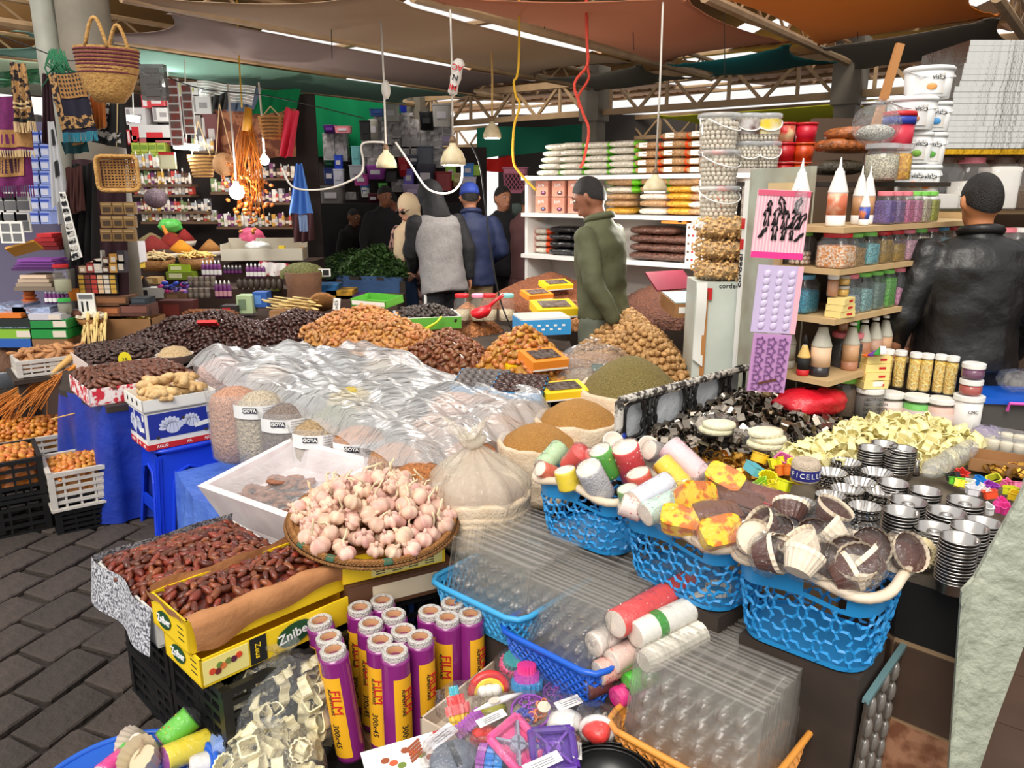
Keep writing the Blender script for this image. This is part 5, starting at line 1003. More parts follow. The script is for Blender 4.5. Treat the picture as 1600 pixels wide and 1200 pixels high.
def face(o,w,h,M,side):
 B().box((0,0,0),(w*.93,.0012,h*.66)).ob('blue_panel',m_agb,o,M=M@T((0,-.0008,.022)));B().box((0,0,0),(w,.0014,.028)).ob('red_strip',m_red,o,M=M@T((0,-.001,-h/2+.014)))
 for x,s in((-.3,'AGLIO'),(.08,'AIL'),(.34,'AJO')):
  text(s,.018,m_wht,o,M@T((x*w,-.0018,-h/2+.014),0,pi/2),bold=.0003)
 mg=mt('pale_garlic_print',(206,212,232),.6);ml=mt('navy_line_print',(40,50,110),.6)
 for cx,cz,s in((-.16,.02,1.),(.12,.03,.8)):
  for k in Rg(9):
   a=pi*k/8;q=B().lth([(.018*s,0),(.018*s,.0006)],10,sx=.6,sy=1.3);q.ob('garlic_print',mg,o,M=M@T((cx*w+.034*s*cos(a),-.0014,cz+.032*s*sin(a)-.012),0,pi/2)@T((0,0,0),a-pi/2))
  q=B().lth([(.034*s,0),(.034*s,.0007)],16,sy=.75);q.ob('garlic_print',mg,o,M=M@T((cx*w+.01,-.0016,cz-.018),0,pi/2))
  for k in Rg(4):
   B().box((0,0,0),(.0014,.0004,.05*s)).ob('line_print',ml,o,M=M@T((cx*w-.02+.016*k,-.0024,cz-.01),0,0,.5-.25*k))
 B().box((0,0,0),(.075,.0008,.022)).ob('white_label',m_wht,o,M=M@T((.28*w,-.002,.0),0,0,-.12));B().box((0,0,0),(.026,.0008,.03)).ob('white_label',m_wht,o,M=M@T((.40*w,-.002,.065)))
 for x,z in((-.35,-.035),(.02,.045),(.33,-.035)):
  q=B().lth([(.009,0),(.009,.001)],12,sy=.8);q.ob('vent_hole',mt('vent_shadow_hole',(60,50,40),.9),o,M=M@T((x*w,-.002,z),0,pi/2))
face(ag,.335,.185,T((0,-.14,.0925)),0);face(ag,.28,.185,T((-.1675,0,.0925),-pi/2),1);B().box((0,0,0),(.004,.286,.19)).ob('strap',m_wht,ag,M=T((-.1695,.02,.0945))@Matrix.Diagonal((1,.02,1,1)));GM=T((-1.70,3.70,.640),rd(41));gt=tra('ginger_tray','white open tray of ginger on the garlic carton','box',GM,.35,.295,.058,.005,MPW)
for k in Rg(3):
 q=B().lth([(.008,0),(.008,.001)],10,sy=1.5);q.ob('vent_hole',m_blk,gt,M=T((-.176,.08-.075*k,.036),-pi/2)@T((0,0,0),0,pi/2))
m_gin=mt('ginger_skin',(222,190,138),.7,var=.1,nz=(22,.5),cl=(188,148,96),bp=(50,.3))
def ginger_mesh(s):
 random.seed(s+40);q=B();L=.085;q.ball((L,.021,.019),12,9,fn=lambda a,b:1+.12*sin(b*2+s));pts=[(-L+2*L*k/6,.006*sin(k*2+s),0)for k in Rg(7)];q.tube(pts,[.012,.024,.019,.026,.02,.024,.012],10)
 for k in Rg(4):
  x=fr_(-.06,.06);a=fr_(-1,1)+(pi if k%2 else 0);d=V((.3*fr_(-1,1),cos(a),.4*sin(a))).normalized();q.tube([V((x,0,0)),V((x,0,0))+d*.03,V((x,0,0))+d*.055],[.019,.018,.011],9)
 return q.mesh('ginger_root',m_gin,1)
gmeshes=[ginger_mesh(s)for s in Rg(4)];random.seed(11);k=0
for lev,n in((0,9),(1,7),(2,4)):
 for i in Rg(n):
  w=GM@V((fr_(-.12,.12)*(1-lev*.15),fr_(-.1,.1)*(1-lev*.15),.04+lev*.032));tag(link('ginger_root',gmeshes[k%4],None,T(w,fr_(0,3.1),fr_(-.3,.3),fr_(-.25,.25),fr_(.8,1.1))),'knobbly pale ginger root piled in the white tray','ginger','ginger roots in the white tray');k+=1
tpoly=[(-2.92,4.95),(-2.42,3.98),(-1.98,3.62),(-1.42,4.02),(-1.75,4.75),(-2.2,5.35)];o=Tg('tarp_table','table wrapped in a royal blue tarp under the fig crates','table',None);B().prism(tpoly,.03,z0=.60).ob('tabletop',MWD,o);skirt(tpoly[:4],.632,.02,.035,.3,10).ob('tarp_skirt',m_tarp,o,1)
for x,y in((-2.75,4.9),(-2.35,4.1),(-1.98,3.75),(-1.55,4.05),(-2.2,5.2)):
 B().box((0,0,.3),(.05,.05,.6)).ob('leg',MWD,o,M=T((x,y,0)))
m_rw=mt('red_and_white_printed_paper',(238,226,226),.7,nz=(26,.06),cl=(204,40,60));FG1=[at(108,590,.69),at(160,632,.69),at(262,600,.69),at(205,560,.69)]
def fig_crate(lab,cx,cy,L,W,rz,m):
 o=tra('fig_crate',lab,'crate',T((cx,cy,.632),rz),L,W,.085,.006,m)
 return o
fig_crate('paper-lined crate with red print holding rows of brown figs',-2.,3.95,.52,.44,rd(40),m_rw);fig_crate('white crate of darkest figs behind the red printed one',-2.32,4.52,.5,.52,rd(40),mt('white_crate_plastic',(220,204,198),.5));m_fig1=mt('brown_dried_fig',(116,68,46),.4,var=.25,nz=(40,.5),cl=(70,36,26));m_fig2=mt('dark_dried_fig',(72,44,36),.4,var=.25,nz=(40,.5),cl=(44,26,22));f1=[datm('dried_fig',m_fig1,.026,.0125,.10,seed=s)for s in(0,2)]
f2=[datm('black_fig',m_fig2,.024,.0125,.10,seed=s)for s in(0,2)];PA=obb(-2.,3.95,.5,.42,rd(40));PB=obb(-2.32,4.52,.48,.5,rd(40));heap('dried_fig','brown flattened dried date laid in rows in the red printed crate','date','dates in the red printed crate',PA,hfd(PA,.715,.05,.9),f1,.034,150,m_fig1,'brown dried dates massed in the red printed crate',tilt=.3,align=rd(-50),base=.65);heap('black_fig','near-black dried date in the white crate behind the printed one','date','dark dates in the white crate',PB,hfd(PB,.715,.06,.9),f2,.036,140,m_fig2,'near-black dried dates massed in the white crate',tilt=.3,base=.65)
o=Tg('price_tag','round yellow price tag stuck in the dark dates','price tag',T(aY(195,562,4.2),.2,0,0));q=B().lth([(.034,0),(.034,.002)],20,sy=1.3);q.ob('disc',mt('yellow_tag',(232,216,40),.5),o,M=T((0,0,0),.25,pi/2));text('25',.03,m_blk,o,T((0,-.004,0),0,pi/2));B().tube([(0,0,-.03),(0,.0,-.12)],.002,5).ob('stick',M_card,o);m_od=mt('orange_fresh_dates',(208,140,58),.35,var=.22,hue=.015,nz=(40,.5),cl=(176,96,32))
om=[datm('orange_date',m_od,.0225,.0155,.04,seed=s)for s in(0,1,2)];m_cr=mt('dirty_white_crate',(212,206,198),.5,nz=(8,.5),cl=(180,172,162));cA=(-2.13,3.78);crate('white_crate','white plastic crate of orange dates beside the blue stool',T((*cA,.13),rd(36)),.52,.36,.2,m_cr,rows=5,cols=8);crate('black_crate','black crate beneath the white crate of orange dates',T((*cA,.0),rd(36)),.50,.34,.128,M_black)
P3=obb(*cA,.48,.32,rd(36));heap('orange_date','glossy orange date in the white crate beside the stool','date','orange dates in the white crate',P3,hfd(P3,.29,.07,.8,.01),om,.032,150,m_od,'orange dates massed in the white crate',tilt=.8,base=.2);cB=(-2.62,3.58);crate('black_crate','upper black crate of orange dates at the picture edge',T((*cB,.2),rd(36)),.5,.36,.19,M_black,cols=8);crate('black_crate','lower black crate at the picture edge',T((*cB,.0),rd(36)),.5,.36,.198,M_black)
P4=obb(*cB,.46,.32,rd(36));heap('orange_date','yellowish orange date in the black crate at the edge','date','orange dates in the black crate',P4,hfd(P4,.36,.04,.8,.01),om,.034,50,m_od,'orange dates massed in the black crate',tilt=.8,base=.25);cC=(-2.85,4.28);crate('white_crate','white crate overflowing with date branches behind the others',T((*cC,.13),rd(36)),.6,.4,.17,m_cr,rows=4,cols=8);crate('black_crate','black crate beneath the branch-filled crate',T((*cC,.0),rd(36)),.56,.38,.128,M_black)
P5=obb(*cC,.56,.36,rd(36));heap('orange_date','amber date among the loose branches in the back crate','date','amber dates among the branches',P5,hfd(P5,.28,.12,.8,.02),om,.034,95,m_od,'amber dates massed among the branches',tilt=.8,base=.2);m_tw=mt('orange_date_twigs',(196,118,40),.6,var=.25);m_tw2=mt('straw_stalk',(206,164,96),.6)
for k in Rg(3):
 base=V((cC[0]+.34-.16*k,cC[1]+.22-.02*k,.72-.06*k));o=Tg('date_branch',('date branch with thick orange stalk leaning on the tarp','date branch with pale straw stalk in the middle','date branch lying at the back of the crate')[k],'branch',None,'date branches on the crate');d=V((-.45,-.25,-.42)).normalized();q=B().tube([base+d*-.06,base+d*.10,base+d*.22],[.02,.016,.012],8);q.ob('stalk',m_od if k==0 else m_tw2,o,1)
 q=B()
 for i in Rg(46):
  p=base+d*fr_(.05,.22);e=V((fr_(-1,.3),fr_(-1,.2),fr_(-.6,-.1))).normalized();L=fr_(.25,.45);m1=p+(d+e*.3).normalized()*L*.5+V((fr_(-.02,.02),fr_(-.02,.02),.03));q.tube([p,m1,p+(d*.8+e*.7).normalized()*L],[.003,.0026,.002],4)
 q.ob('twigs',m_tw,o,1)
o=Tg('dry_twig','thin bare twig sticking out over the blue tarp','twig',None);a0=aY(80,655,3.9);B().tube([a0,aY(120,645,3.85),aY(142,640,3.8)],[.004,.003,.002],5).ob('stem',m_tw2,o);B().tube([aY(132,638,3.8),aY(145,648,3.8),aY(143,690,3.8)],[.0022,.0022,.004],5).ob('side_shoot',m_tw2,o);cD=at(95,560,.69);crate('white_crate','small white crate of tan roots beyond the tarp table',T((cD.x-.1,cD.y+.1,.60),rd(38)),.42,.3,.1,m_cr,rows=3)
m_root=mt('tan_root',(186,132,84),.7,var=.15,nz=(20,.4),cl=(150,100,60));rm=datm('tan_root',m_root,.045,.016,.10,seed=3);PD=obb(cD.x-.1,cD.y+.1,.4,.28,rd(38));heap('tan_root','short tan root in the small white crate','root','tan roots in the small white crate',PD,hfd(PD,.69,.05,.8),[rm],.06,30,m_root,'tan roots massed in the small white crate',base=.63);table('low dark table under the small white crate',T((cD.x-.1,cD.y+.12,0),rd(38)),.5,.4,.598,MWD,MWD)
p=at(22,578,.42);o=Tg('wash_basin','pale blue white basin at the left picture edge','basin',T((p.x-.05,p.y,.32)));B().lth([(.001,0),(.16,0),(.23,.12),(.24,.13),(.225,.125),(.155,.01),(.001,.01)],30).ob('bowl',mt('pale_blue_enamel',(206,220,228),.35),o,1);q=B().lth([(.2,.08),(.15,.16),(.08,.26),(.001,.33)],20);f=q.ob('soaked_goods',mt('dark_brown_goods',(92,58,36),.7,bp=(30,1.)),o,1);table('low stand under the pale basin',T((p.x-.05,p.y,0),.3),.4,.4,.318,MWD,MWD)
# ================================================================ RIGHT COUNTER
m_dark=mt('recess_shade_black',(14,12,11),.8);cpoly=[(.40,2.66),(.62,2.52),(1.,2.12),(1.04,1.86),(1.17,1.74),(1.98,2.78),(1.95,3.02),(1.10,3.72)];ct=Tg('counter','sales counter heaped with cookie cutters and tins','counter',None);B().prism(cpoly,.03,z0=.65).ob('top_board',mt('worn_grey_board',(120,108,92),.8,nz=(9,.5),cl=(84,74,62)),ct);B().prism([(x*.985+.012,y*.985+.03)for x,y in cpoly],.17,z0=.48).ob('recess_shade_block',m_dark,ct)  # near-black block under the top stands in for the shade of the gap
B().prism([(x*.99+.01,y*.99+.02)for x,y in cpoly],.48,z0=0).ob('plinth',M_grout,ct);tile_me=B().box((0,0,0),(.18,.012,.22)).mesh('tile',M_tile);tile_m2=B().box((0,0,0),(.18,.012,.22)).mesh('tile',M_tile2)
for(a,c)in(((1.04,1.86),(1.17,1.74)),((1.,2.12),(1.04,1.86)),((1.17,1.74),(1.98,2.78))):
 a,c=V((a[0]*.99+.01,a[1]*.99+.02,0)),V((c[0]*.99+.01,c[1]*.99+.02,0));d=c-a;rz=atan2(d.y,d.x);n=max(1,round(d.length/.187))
 for i in Rg(n):
  for j in Rg(2):
   p=a+d*((i+.5)/n);link('tile',tile_me if j else tile_m2,ct,T((p.x,p.y,.12+j*.235),rz)@Matrix.Diagonal((d.length/n/.187,1,1,1)))
F_edge=flm('cloudy_edge_panel',opc=.35,bp=None,gls=.8,mky=(206,206,190));q=B();q.add([(1.20,1.74,.68),(1.99,2.77,.68),(1.99,2.77,.80),(1.20,1.74,.78),(1.215,1.73,.68),(2.,2.76,.68),(2.,2.76,.80),(1.215,1.73,.78)],[(0,1,2,3),(7,6,5,4),(3,2,6,7),(0,3,7,4)]);q.ob('edge_panel',F_edge,ct);m_bub=mt('grey_green_bubble_foam',(176,180,162),.4,nz=(20,.5),cl=(150,156,140),bp=(26,.7));q=B();A_=[aY(1503,925,1.60),aY(1522,905,1.62),aY(1600,765,1.62),aY(1660,700,1.60),aY(1660,900,1.58),aY(1600,1010,1.58),aY(1555,1130,1.58),aY(1520,1235,1.58),aY(1480,1235,1.58)]
q.add([p for p in A_]+[p+V((.004,.014,0))for p in A_],[tuple(Rg(9)),tuple(Rg(17,8,-1))]+[(k,(k+1)%9,(k+1)%9+9,k+9)for k in Rg(9)]);o=q.ob('foam_sheet',m_bub,None);tag(o,'torn grey green bubble foam sheet hanging at the counter end','foam sheet');a,c=at(1340,1092,.46),at(1428,966,.46);d=c-a;rz=atan2(d.y,d.x);mm=(a+c)/2;o=Tg('egg_mould_panel','dark glossy sheet of egg-shaped moulds leaning under the counter','mould sheet',T((mm.x,mm.y,0),rz,.04))
m_egg=mt('smoky_mould_plastic',(66,60,54),.25,spec=.7);B().box((0,0,.23),(d.length,.006,.46)).ob('panel',m_egg,o);B().box((0,0,.462),(d.length,.016,.012)).ob('folded_edge',mt('bluish_edge',(104,136,140),.3),o);eg=B().ball((.014,.012,.028),10,8).mesh('egg_mould',mt('egg_mould_gloss',(110,104,98),.15,spec=.8),1);nx=5
for i in Rg(nx):
 for j in Rg(7):
  link('egg_mould',eg,o,T((-d.length/2+d.length*(i+.5)/nx,-.004,.06+.06*j+(.02 if i%2 else 0)),0,0,.25))
ra,rb=aY(968,628,2.72),aY(1168,574,3.45);rl=(rb-ra);RL=V((rl.x,rl.y,0)).length;rzr=atan2(rl.y,rl.x);R0=T((ra.x,ra.y,0),rzr);zt0,zt1=ra.z,rb.z;m_iron=mt('black_wrought_iron',(24,22,22),.5);m_flake=mt('flaking_white_paint',(206,200,190),.7,nz=(40,.12),cl=(60,54,50));rr=Tg('iron_railing','wrought iron railing with scrolls and flaking white top rail','railing',R0)
def zt(x):
 return zt0+(zt1-zt0)*x/RL
q=B();q.tube([(0,0,.60),(0,0,zt(0)),(.01,0,zt(0)+.004),(RL,0,zt(RL))],.017,8);q.ob('top_rail',m_flake,rr);q=B();q.tube([(0,0,.70),(RL,0,.72)],.009,6)
for x in(.2,.5,.8):
 x*=RL
 for s in(-1,1):
  for zc in(.78,.855):
   pts=[(x+s*(.012+.03*(1-cos(t))*(1-t/9)),0,zc+.035*sin(t)*(1-t/10))for t in[k*.45 for k in Rg(16)]];q.tube(pts,.006,5)
 q.tube([(x,0,.7),(x,0,zt(x))],.008,6);q.ball(.013,8,6,M=T((x,0,.82)))
for x0,x1 in((.03,.17),(.23,.47),(.53,.77),(.83,.98)):
 x0,x1=x0*RL,x1*RL;w,cx,cz,hh=(x1-x0)/2,(x0+x1)/2,.815,.07;q.tube([(cx+w*.92*(abs(cos(t))**.5)*(1 if cos(t)>0 else-1),0,cz+hh*(abs(sin(t))**.6)*(1 if sin(t)>0 else-1))for t in[2*pi*k/24 for k in Rg(24)]],.008,5,close=1)
q.ob('scrollwork',m_iron,rr,1);q=B();q.grid(lambda u,v:(.03+(RL-.06)*u,.02+.006*sin(u*14),.70+(.17+.01*sin(u*9))*v),20,4);q.ob('white_cloth',mt('thin_white_cloth',(206,210,214),.8,bp=(20,.5)),rr,1);q=B();q.tube([(.01,0,.70+.02*k)for k in Rg(5)],.024,7);q.ob('blue_rag_tie',m_tarp,rr,1);B().box((0,0,.33),(.03,.03,.66)).ob('post',m_iron,rr);m_ss=mt('polished_steel',(150,140,128),.25,metal=1.,var=.35)
m_gd=mt('gold_tin',(196,146,60),.3,metal=.9,var=.2);m_ck=mt('butter_cream_plastic',(240,230,170),.4,var=.06);m_yc=mt('lemon_yellow_plastic',(236,220,30),.4)
def steel(kind,r,h,m):
 P=oul(kind,r,18);q=B();N=len(P);vs=[(x,y,0)for x,y in P]+[(x,y,h)for x,y in P]+[(x*.97,y*.97,h)for x,y in P]+[(x*.97,y*.97,0)for x,y in P];fs=[]
 for i in Rg(4):
  for k in Rg(N):
   a,c,d=i*N+k,i*N+(k+1)%N,((i+1)%4)*N;fs.append((a,c,d+(k+1)%N,d+k))
 q.add(vs,fs)
 return q.mesh('cookie_cutter',m)
sm=[steel(k,r,h,m_ss)for k,r,h in(('star',.030,.024),('square',.028,.026),('flower',.030,.022),('heart',.030,.025),('rect',.034,.024),('leaf',.034,.024),('circle',.022,.026))];gm2=[steel(k,r,h,m_gd)for k,r,h in(('heart',.024,.014),('star',.024,.014),('circle',.022,.012),('leaf',.03,.012))];cm=[cutm(k,r,h,m_ck,n=22)for k,r,h in(('star',.034,.026),('flower',.034,.026),('heart',.034,.028),('flute',.03,.026),('square',.028,.026),('leaf',.038,.026))]
m_under=mt('dark_metal_clutter',(52,46,42),.5,metal=.3,bp=(60,1.));PS=[(.43,2.74),(.62,2.66),(.80,2.66),(1.,2.74),(1.17,2.82),(1.40,3.02),(1.15,3.58),(.95,3.45),(.62,3.05)];heap('steel_cutter','bright steel cookie cutter in the heap beside the iron railing','cutter','steel cutters beside the railing',PS,hfd(PS,.69,.12,.55,.02),sm,.043,290,m_under,'steel cutters massed behind the nearer ones',tilt=1.6,sc=(.8,1.25),base=.68,lift=.012)
PC=[(.99,2.70),(1.,2.56),(1.22,2.52),(1.34,2.64),(1.50,2.56),(1.84,2.74),(1.80,2.92),(1.56,3.12),(1.36,3.02),(1.20,2.84)];heap('plastic_cutter','butter yellow plastic cookie cutter in the pale heap','cutter','butter yellow cutters on the counter',PC,hfd(PC,.69,.09,.6,.02),cm,.050,230,mt('cream_under',(214,200,140),.6),'butter yellow cutters massed below',tilt=1.4,sc=(.85,1.2),base=.68,lift=.01);PG=[(.66,2.68),(.80,2.68),(.98,2.56),(.94,2.44),(.76,2.44)]
heap('gold_cutter','small gold tin cutter beside the yellow damask packs','cutter','gold tin cutters',PG,hfd(PG,.69,.05,.6,.01),gm2,.034,60,mt('gold_under',(120,84,36),.5),'gold tin cutters massed below',tilt=1.3,base=.68,lift=.008)
for k,(px,py,kd,c,lb)in En(((1215,730,'flower',(232,224,40),'lemon yellow flower cutter above the turquoise one'),(1240,735,'flute',(240,226,50),'lemon fluted cutter beside the thread spool'),(1198,755,'flute',(236,224,30),'long lemon ribbed cutter in front of the turquoise one'),(1220,765,'star',(222,226,30),'lime yellow star cutter behind the brown packs'),(1205,768,'flower',(238,220,40),'yellow flower cutter next to the star one'),(1185,722,'circle',(238,190,40),'amber ring cutter at the gold heap'),(1248,750,'circle',(244,200,40),'amber round cutter touching the spool'),(1222,726,'square',(226,110,170),'pink square cutter among the yellow ones'),(1175,740,'rect',(110,196,206),'turquoise ribbed rectangular cutter'),(1225,742,'heart',(226,120,40),'orange heart cutter under the pink one'),(1190,765,'leaf',(150,200,50),'green leaf cutter near the brown packs'))):
 o=link('cookie_cutter',cutm(kd,.036 if kd=='rect' else .028,.032,mt('cutter_'+'_'.join(map(str,c)),c,.4)),None,T(at(px,py,.755),k,fr_(-.4,.4),fr_(-.3,.3)));tag(o,lb,'cutter')
for(px,py,n,lb)in((1118,668,2,'pair of cream oval moulds in cellophane on the steel heap'),(1195,690,3,'stack of cream oval moulds in cellophane between steel and gold cutters')):
 o=Tg('oval_mould_pack',lb,'mould pack',T(at(px,py,.80),-.3,.12))
 for k in Rg(n):
  B().lth([(.058,0),(.062,.006),(.06,.018),(.05,.021),(.001,.02)],28,sy=.62,M=T((.012*(k%2),.004*k,.021*k-.02),.15*k)).ob('oval_mould',mt('pale_cream_mould',(238,232,196),.5,bp=(80,.3)),o,1)
 B().ball((.085,.06,.05),16,10,fn=lambda a,b:1+.1*n2(cos(b)*2,sin(b)*2+a,2,px)).ob('cellophane',F_thin,o,1,T((0,0,.01)))
m_al=mt('brushed_aluminium',(196,192,188),.28,metal=1.,var=.06)
def tin_round(r,h,ring=0):
 q=B();q.lth([(0,.001),(r*.86,.001),(r*.97,h),(r*1.04,h+.001),(r*1.04,h+.004),(r*.95,h+.002),(r*.84,.004),(0,.004)],24,cap=0)
 if ring:
  q.lth([(r*.40,.004),(r*.36,h*.7),(r*.22,h*.7),(r*.18,.004)],18,cap=0)
 return q.mesh('cake_tin',m_al,1)
def tin_flute(r,h):
 q=B();n=40;vs=[]
 for f,z in((.70,0),(1.,h),(.97,h),(.66,.003)):
  for k in Rg(n):
   a=2*pi*k/n;w=r*f*(1+(.045 if k%2 else-.03)*(1 if z>.004 else .6));vs.append((w*cos(a),w*sin(a),z))
 fs=[]
 for i in Rg(3):
  for k in Rg(n):
   a,c=i*n+k,i*n+(k+1)%n;fs.append((a,c,c+n,a+n))
 fs.append(tuple(Rg(n-1,-1,-1)));fs.append(tuple(Rg(3*n,4*n)));q.add(vs,fs)
 return q.mesh('cake_tin',m_al)
tr1,tr2,tf1,tf2,tr3=tin_round(.045,.028),tin_round(.05,.022,1),tin_flute(.05,.026),tin_flute(.042,.03),tin_round(.043,.03);tins=[(1500,837,tr3,14,.0085,'slim tin in the tall stack at the counter corner'),(1517,820,tr3,13,.0085,'slim tin in the tall stack second from the counter corner'),(1537,812,tr3,11,.0085,'slim tin in the hindmost of the three tall stacks'),(1461,817,tr2,8,.009,'ring tin in the stack beside the tall corner stack'),(1409,794,tr1,10,.009,'plain round tin in the stack above the cream ring roll'),(1481,792,tr2,8,.009,'ring tin in the middle stack'),(1510,775,tr2,8,.009,'ring tin in the stack nearest the coloured cutters'),(1420,775,tr2,7,.009,'ring tin in the stack behind the plain round ones'),(1447,762,tr1,6,.009,'wide round tin in the back row'),(1397,750,tr1,6,.009,'round tin in the back row beside the fluted ones'),(1379,762,tf1,6,.008,'fluted tin in the stack beside the round back row'),(1345,747,tf1,6,.008,'fluted tin in the middle of the fluted rows'),(1371,732,tf1,6,.008,'fluted tin in the farthest fluted stack'),(1322,716,tf1,6,.008,'fluted tin in the stack before the cream heap'),(1300,732,tf1,6,.008,'fluted tin in the stack behind the thread spool'),(1325,758,tf1,6,.008,'fluted tin in the stack right of the spool'),(1298,768,tf2,9,.010,'deep fluted tin beside the thread spool'),(1352,785,tf2,11,.010,'deep fluted tin in the foremost fluted stack'),(1250,778,tf2,9,.011,'deep fluted tin under the thread spool'),(1362,697,tr3,9,.009,'small tin in the far stack by the cream cutters'),(1382,690,tr3,9,.009,'small tin in the farthest little stack'),(1412,698,tr3,9,.009,'small tin in the far stack next to the cone tips'),(1402,706,tr3,8,.009,'small tin in the front of the far stacks')]
for(px,py,me,n,dz,lb)in tins:
 p=at(px,py,.682+.03+dz*n)
 for k in Rg(n):
  tag(link('cake_tin',me,None,T((p.x+fr_(-.001,.001),p.y+fr_(-.001,.001),.682+dz*k),fr_(0,3))),lb,'tin',lb.replace(' tin in ',' tins in ')[:60])
p=at(1257,752,.80);p.z=.682+.011*9+.022;o=Tg('thread_spool','cream string spool with navy FICELLE band','spool',T((p.x,p.y,p.z)));B().lth([(.038,0),(.042,.006),(.042,.055),(.036,.066),(.014,.068),(.012,.06),(.001,.06)],26).ob('string',mt('cream_string',(226,206,182),.8,bp=(260,.8)),o,1);B().lth([(.0428,.010),(.0428,.042)],26,cap=0).ob('band',mt('navy_band',(40,40,120),.5),o,1)
for i,ch in En('FICELLE'):
 a=-pi/2-.2+(i-3)*.36;text(ch,.022,m_wht,o,T((.0435*cos(a),.0435*sin(a),.026),a+pi/2)@T((0,0,0),0,pi/2))
m_tip=mt('steel_cone',(170,168,166),.25,metal=1);tipm=B().lth([(.014,0),(.012,.01),(.003,.055)],12).mesh('cone_tip',m_tip,1)
for k in Rg(14):
 p=at(1395+8*(k%6)+fr_(-3,3),722-6*(k//6),.73);tag(link('cone_tip',tipm,None,T((p.x,p.y,.686),0,fr_(-.2,.2),fr_(-.2,.2))),'steel cone tip standing behind the tins','cone tip','steel cone tips')
a,c=at(1445,740,.74),at(1525,695,.76);o=B().tube([a.lerp(c,t/8)+V((0,0,.004*sin(t*2)))for t in Rg(9)],[.012,.034,.036,.033,.036,.034,.035,.03,.01],16).ob('clear_roll',flm('clear_roll_film',opc=.22,bp=(60,.9),gls=1.2),None,1);tag(o,'long roll of crinkled clear film lying across the counter','film roll');o=Tg('ring_roll','cream scalloped paper ring roll in film by the tins','paper roll',T(at(1437,862,.735),-.5,pi/2-.25,.3))
for k in Rg(4):
 link('paper_ring',cutm('flute',.040-.003*k,.05,mt('butter_paper',(232,214,166),.6),n=40),o,T((0,0,-.025+.004*k)))
B().ball((.052,.052,.045),16,10).ob('cellophane',F_thin,o,1);brights=[(1500,745,(226,60,50)),(1495,757,(110,206,50)),(1528,757,(30,130,220)),(1545,765,(160,60,180)),(1572,762,(240,110,160)),(1578,772,(214,220,40)),(1548,778,(230,80,40)),(1560,790,(236,60,150)),(1568,800,(240,70,160)),(1535,770,(236,236,236)),(1512,762,(240,240,240)),(1585,780,(236,200,40)),(1500,762,(250,230,60)),(1520,772,(230,230,236)),(1555,755,(200,200,50)),(1540,800,(240,240,240)),(1490,750,(40,40,40)),(1590,765,(240,130,170))]
bn=['red','green','blue','purple','rose','lime','orange','magenta','hot pink','white','snow white','amber','yellow','pale white','olive','milk white','black','light pink']
for k,(px,py,c)in En(brights):
 o=link('little_cutter',cutm(('flower','star','square','heart')[k%4],.024,.024,mt('bright_%d_%d_%d'%c,c,.4),n=20),None,T(at(px,py,.71),k,fr_(-.6,.6),fr_(-.5,.5)));tag(o,'%s little plastic cutter in the compartment behind the tins'%bn[k],'cutter','bright little cutters behind the tins')
o=tra('parts_box','low brown cardboard box of brass nozzles behind bright cutters','box',T(at(1575,735,.70),RZ+.1),.24,.14,.045,.004,M_card)
for k in Rg(10):
 tag(link('brass_nozzle',gm2[k%4],None,T(at(1545+6*k,733+(k%3)*4,.72),k,1)),'brass nozzle in the low cardboard box','nozzle','brass nozzles in the cardboard box')
for(px,py,lb)in((1560,690,'row of cream candles in a clear tub behind the nozzles'),(1580,708,'front row of cream candles in a clear tub')):
 o=Tg('candle_tub',lb,'candle tub',T(at(px,py,.72),RZ))
 for k in Rg(4):
  B().lth([(.02,0),(.021,.035),(.018,.04)],14).ob('candle',mt('cream_wax',(236,226,202),.5),o,1,T((-.06+.042*k,0,0)))
 B().box((0,0,.025),(.18,.055,.05)).ob('clear_tub',F_goya,o)
o=bag('lavender_bag','lavender crinkled bag beside the candles','bag',T(at(1540,680,.74),.5),.07,.05,.04,flm('lavender_film',tint=(214,206,226),opc=.4,mky=(196,186,214),bp=(60,.9)),seed=9,frill=0,amp=.3);m_lidw=mt('white_jar_lid',(240,238,234),.4);F_jar=flm('clear_jar_wall',opc=.05,rgh=.05,bp=None,gls=1.)
def jar(lab,M,r,h,m_fill,fill=.8,m_lid=None,lid_h=.02,cat='jar',gP=None,square=0,label_m=None,walls=1,lid_r=.8,name='jar'):
 o=Tg(name,lab,cat,M,gP);pw=7 if square else None;n=24
 if walls:
  B().lth([(r*.9,0),(r,.008),(r,h*.82),(r*.82,h*.93),(r*lid_r*.95,h)],n,pw=pw,cap=0).ob('jar_wall',F_jar,o,1)
 if m_fill:
  B().lth([(r*.88,.003),(r*.95,.01),(r*.95,h*fill),(r*.6,h*fill+.004),(.001,h*fill+.006)],n,pw=pw).ob('contents',m_fill,o,not square)
 B().lth([(r*lid_r,h),(r*lid_r*1.03,h+.003),(r*lid_r*1.03,h+lid_h),(r*lid_r*.9,h+lid_h+.002),(.001,h+lid_h+.002)],n).ob('lid',m_lid or m_lidw,o)
 if label_m:
  B().lth([(r*1.01,h*.2),(r*1.01,h*.65)],n,pw=pw,cap=0).ob('label',label_m,o,1)
 return o
m_glit=mt('gold_flakes',(232,180,60),.35,nz=(120,.15),cl=(250,230,150),metal=.3,bp=(120,.8));gx=[(1382,602,1),(1402,604,1),(1425,608,0),(1443,610,0),(1464,612,0),(1482,615,0)];base_jars=[((1388,650),(230,216,206),(236,214,200),'squat white jar with pink label under the gold tubes'),((1430,655),(100,190,70),(232,214,210),'squat jar with green top layer under the gold tubes'),((1466,660),(224,186,170),(238,216,208),'squat peach jar under the gold tubes')]
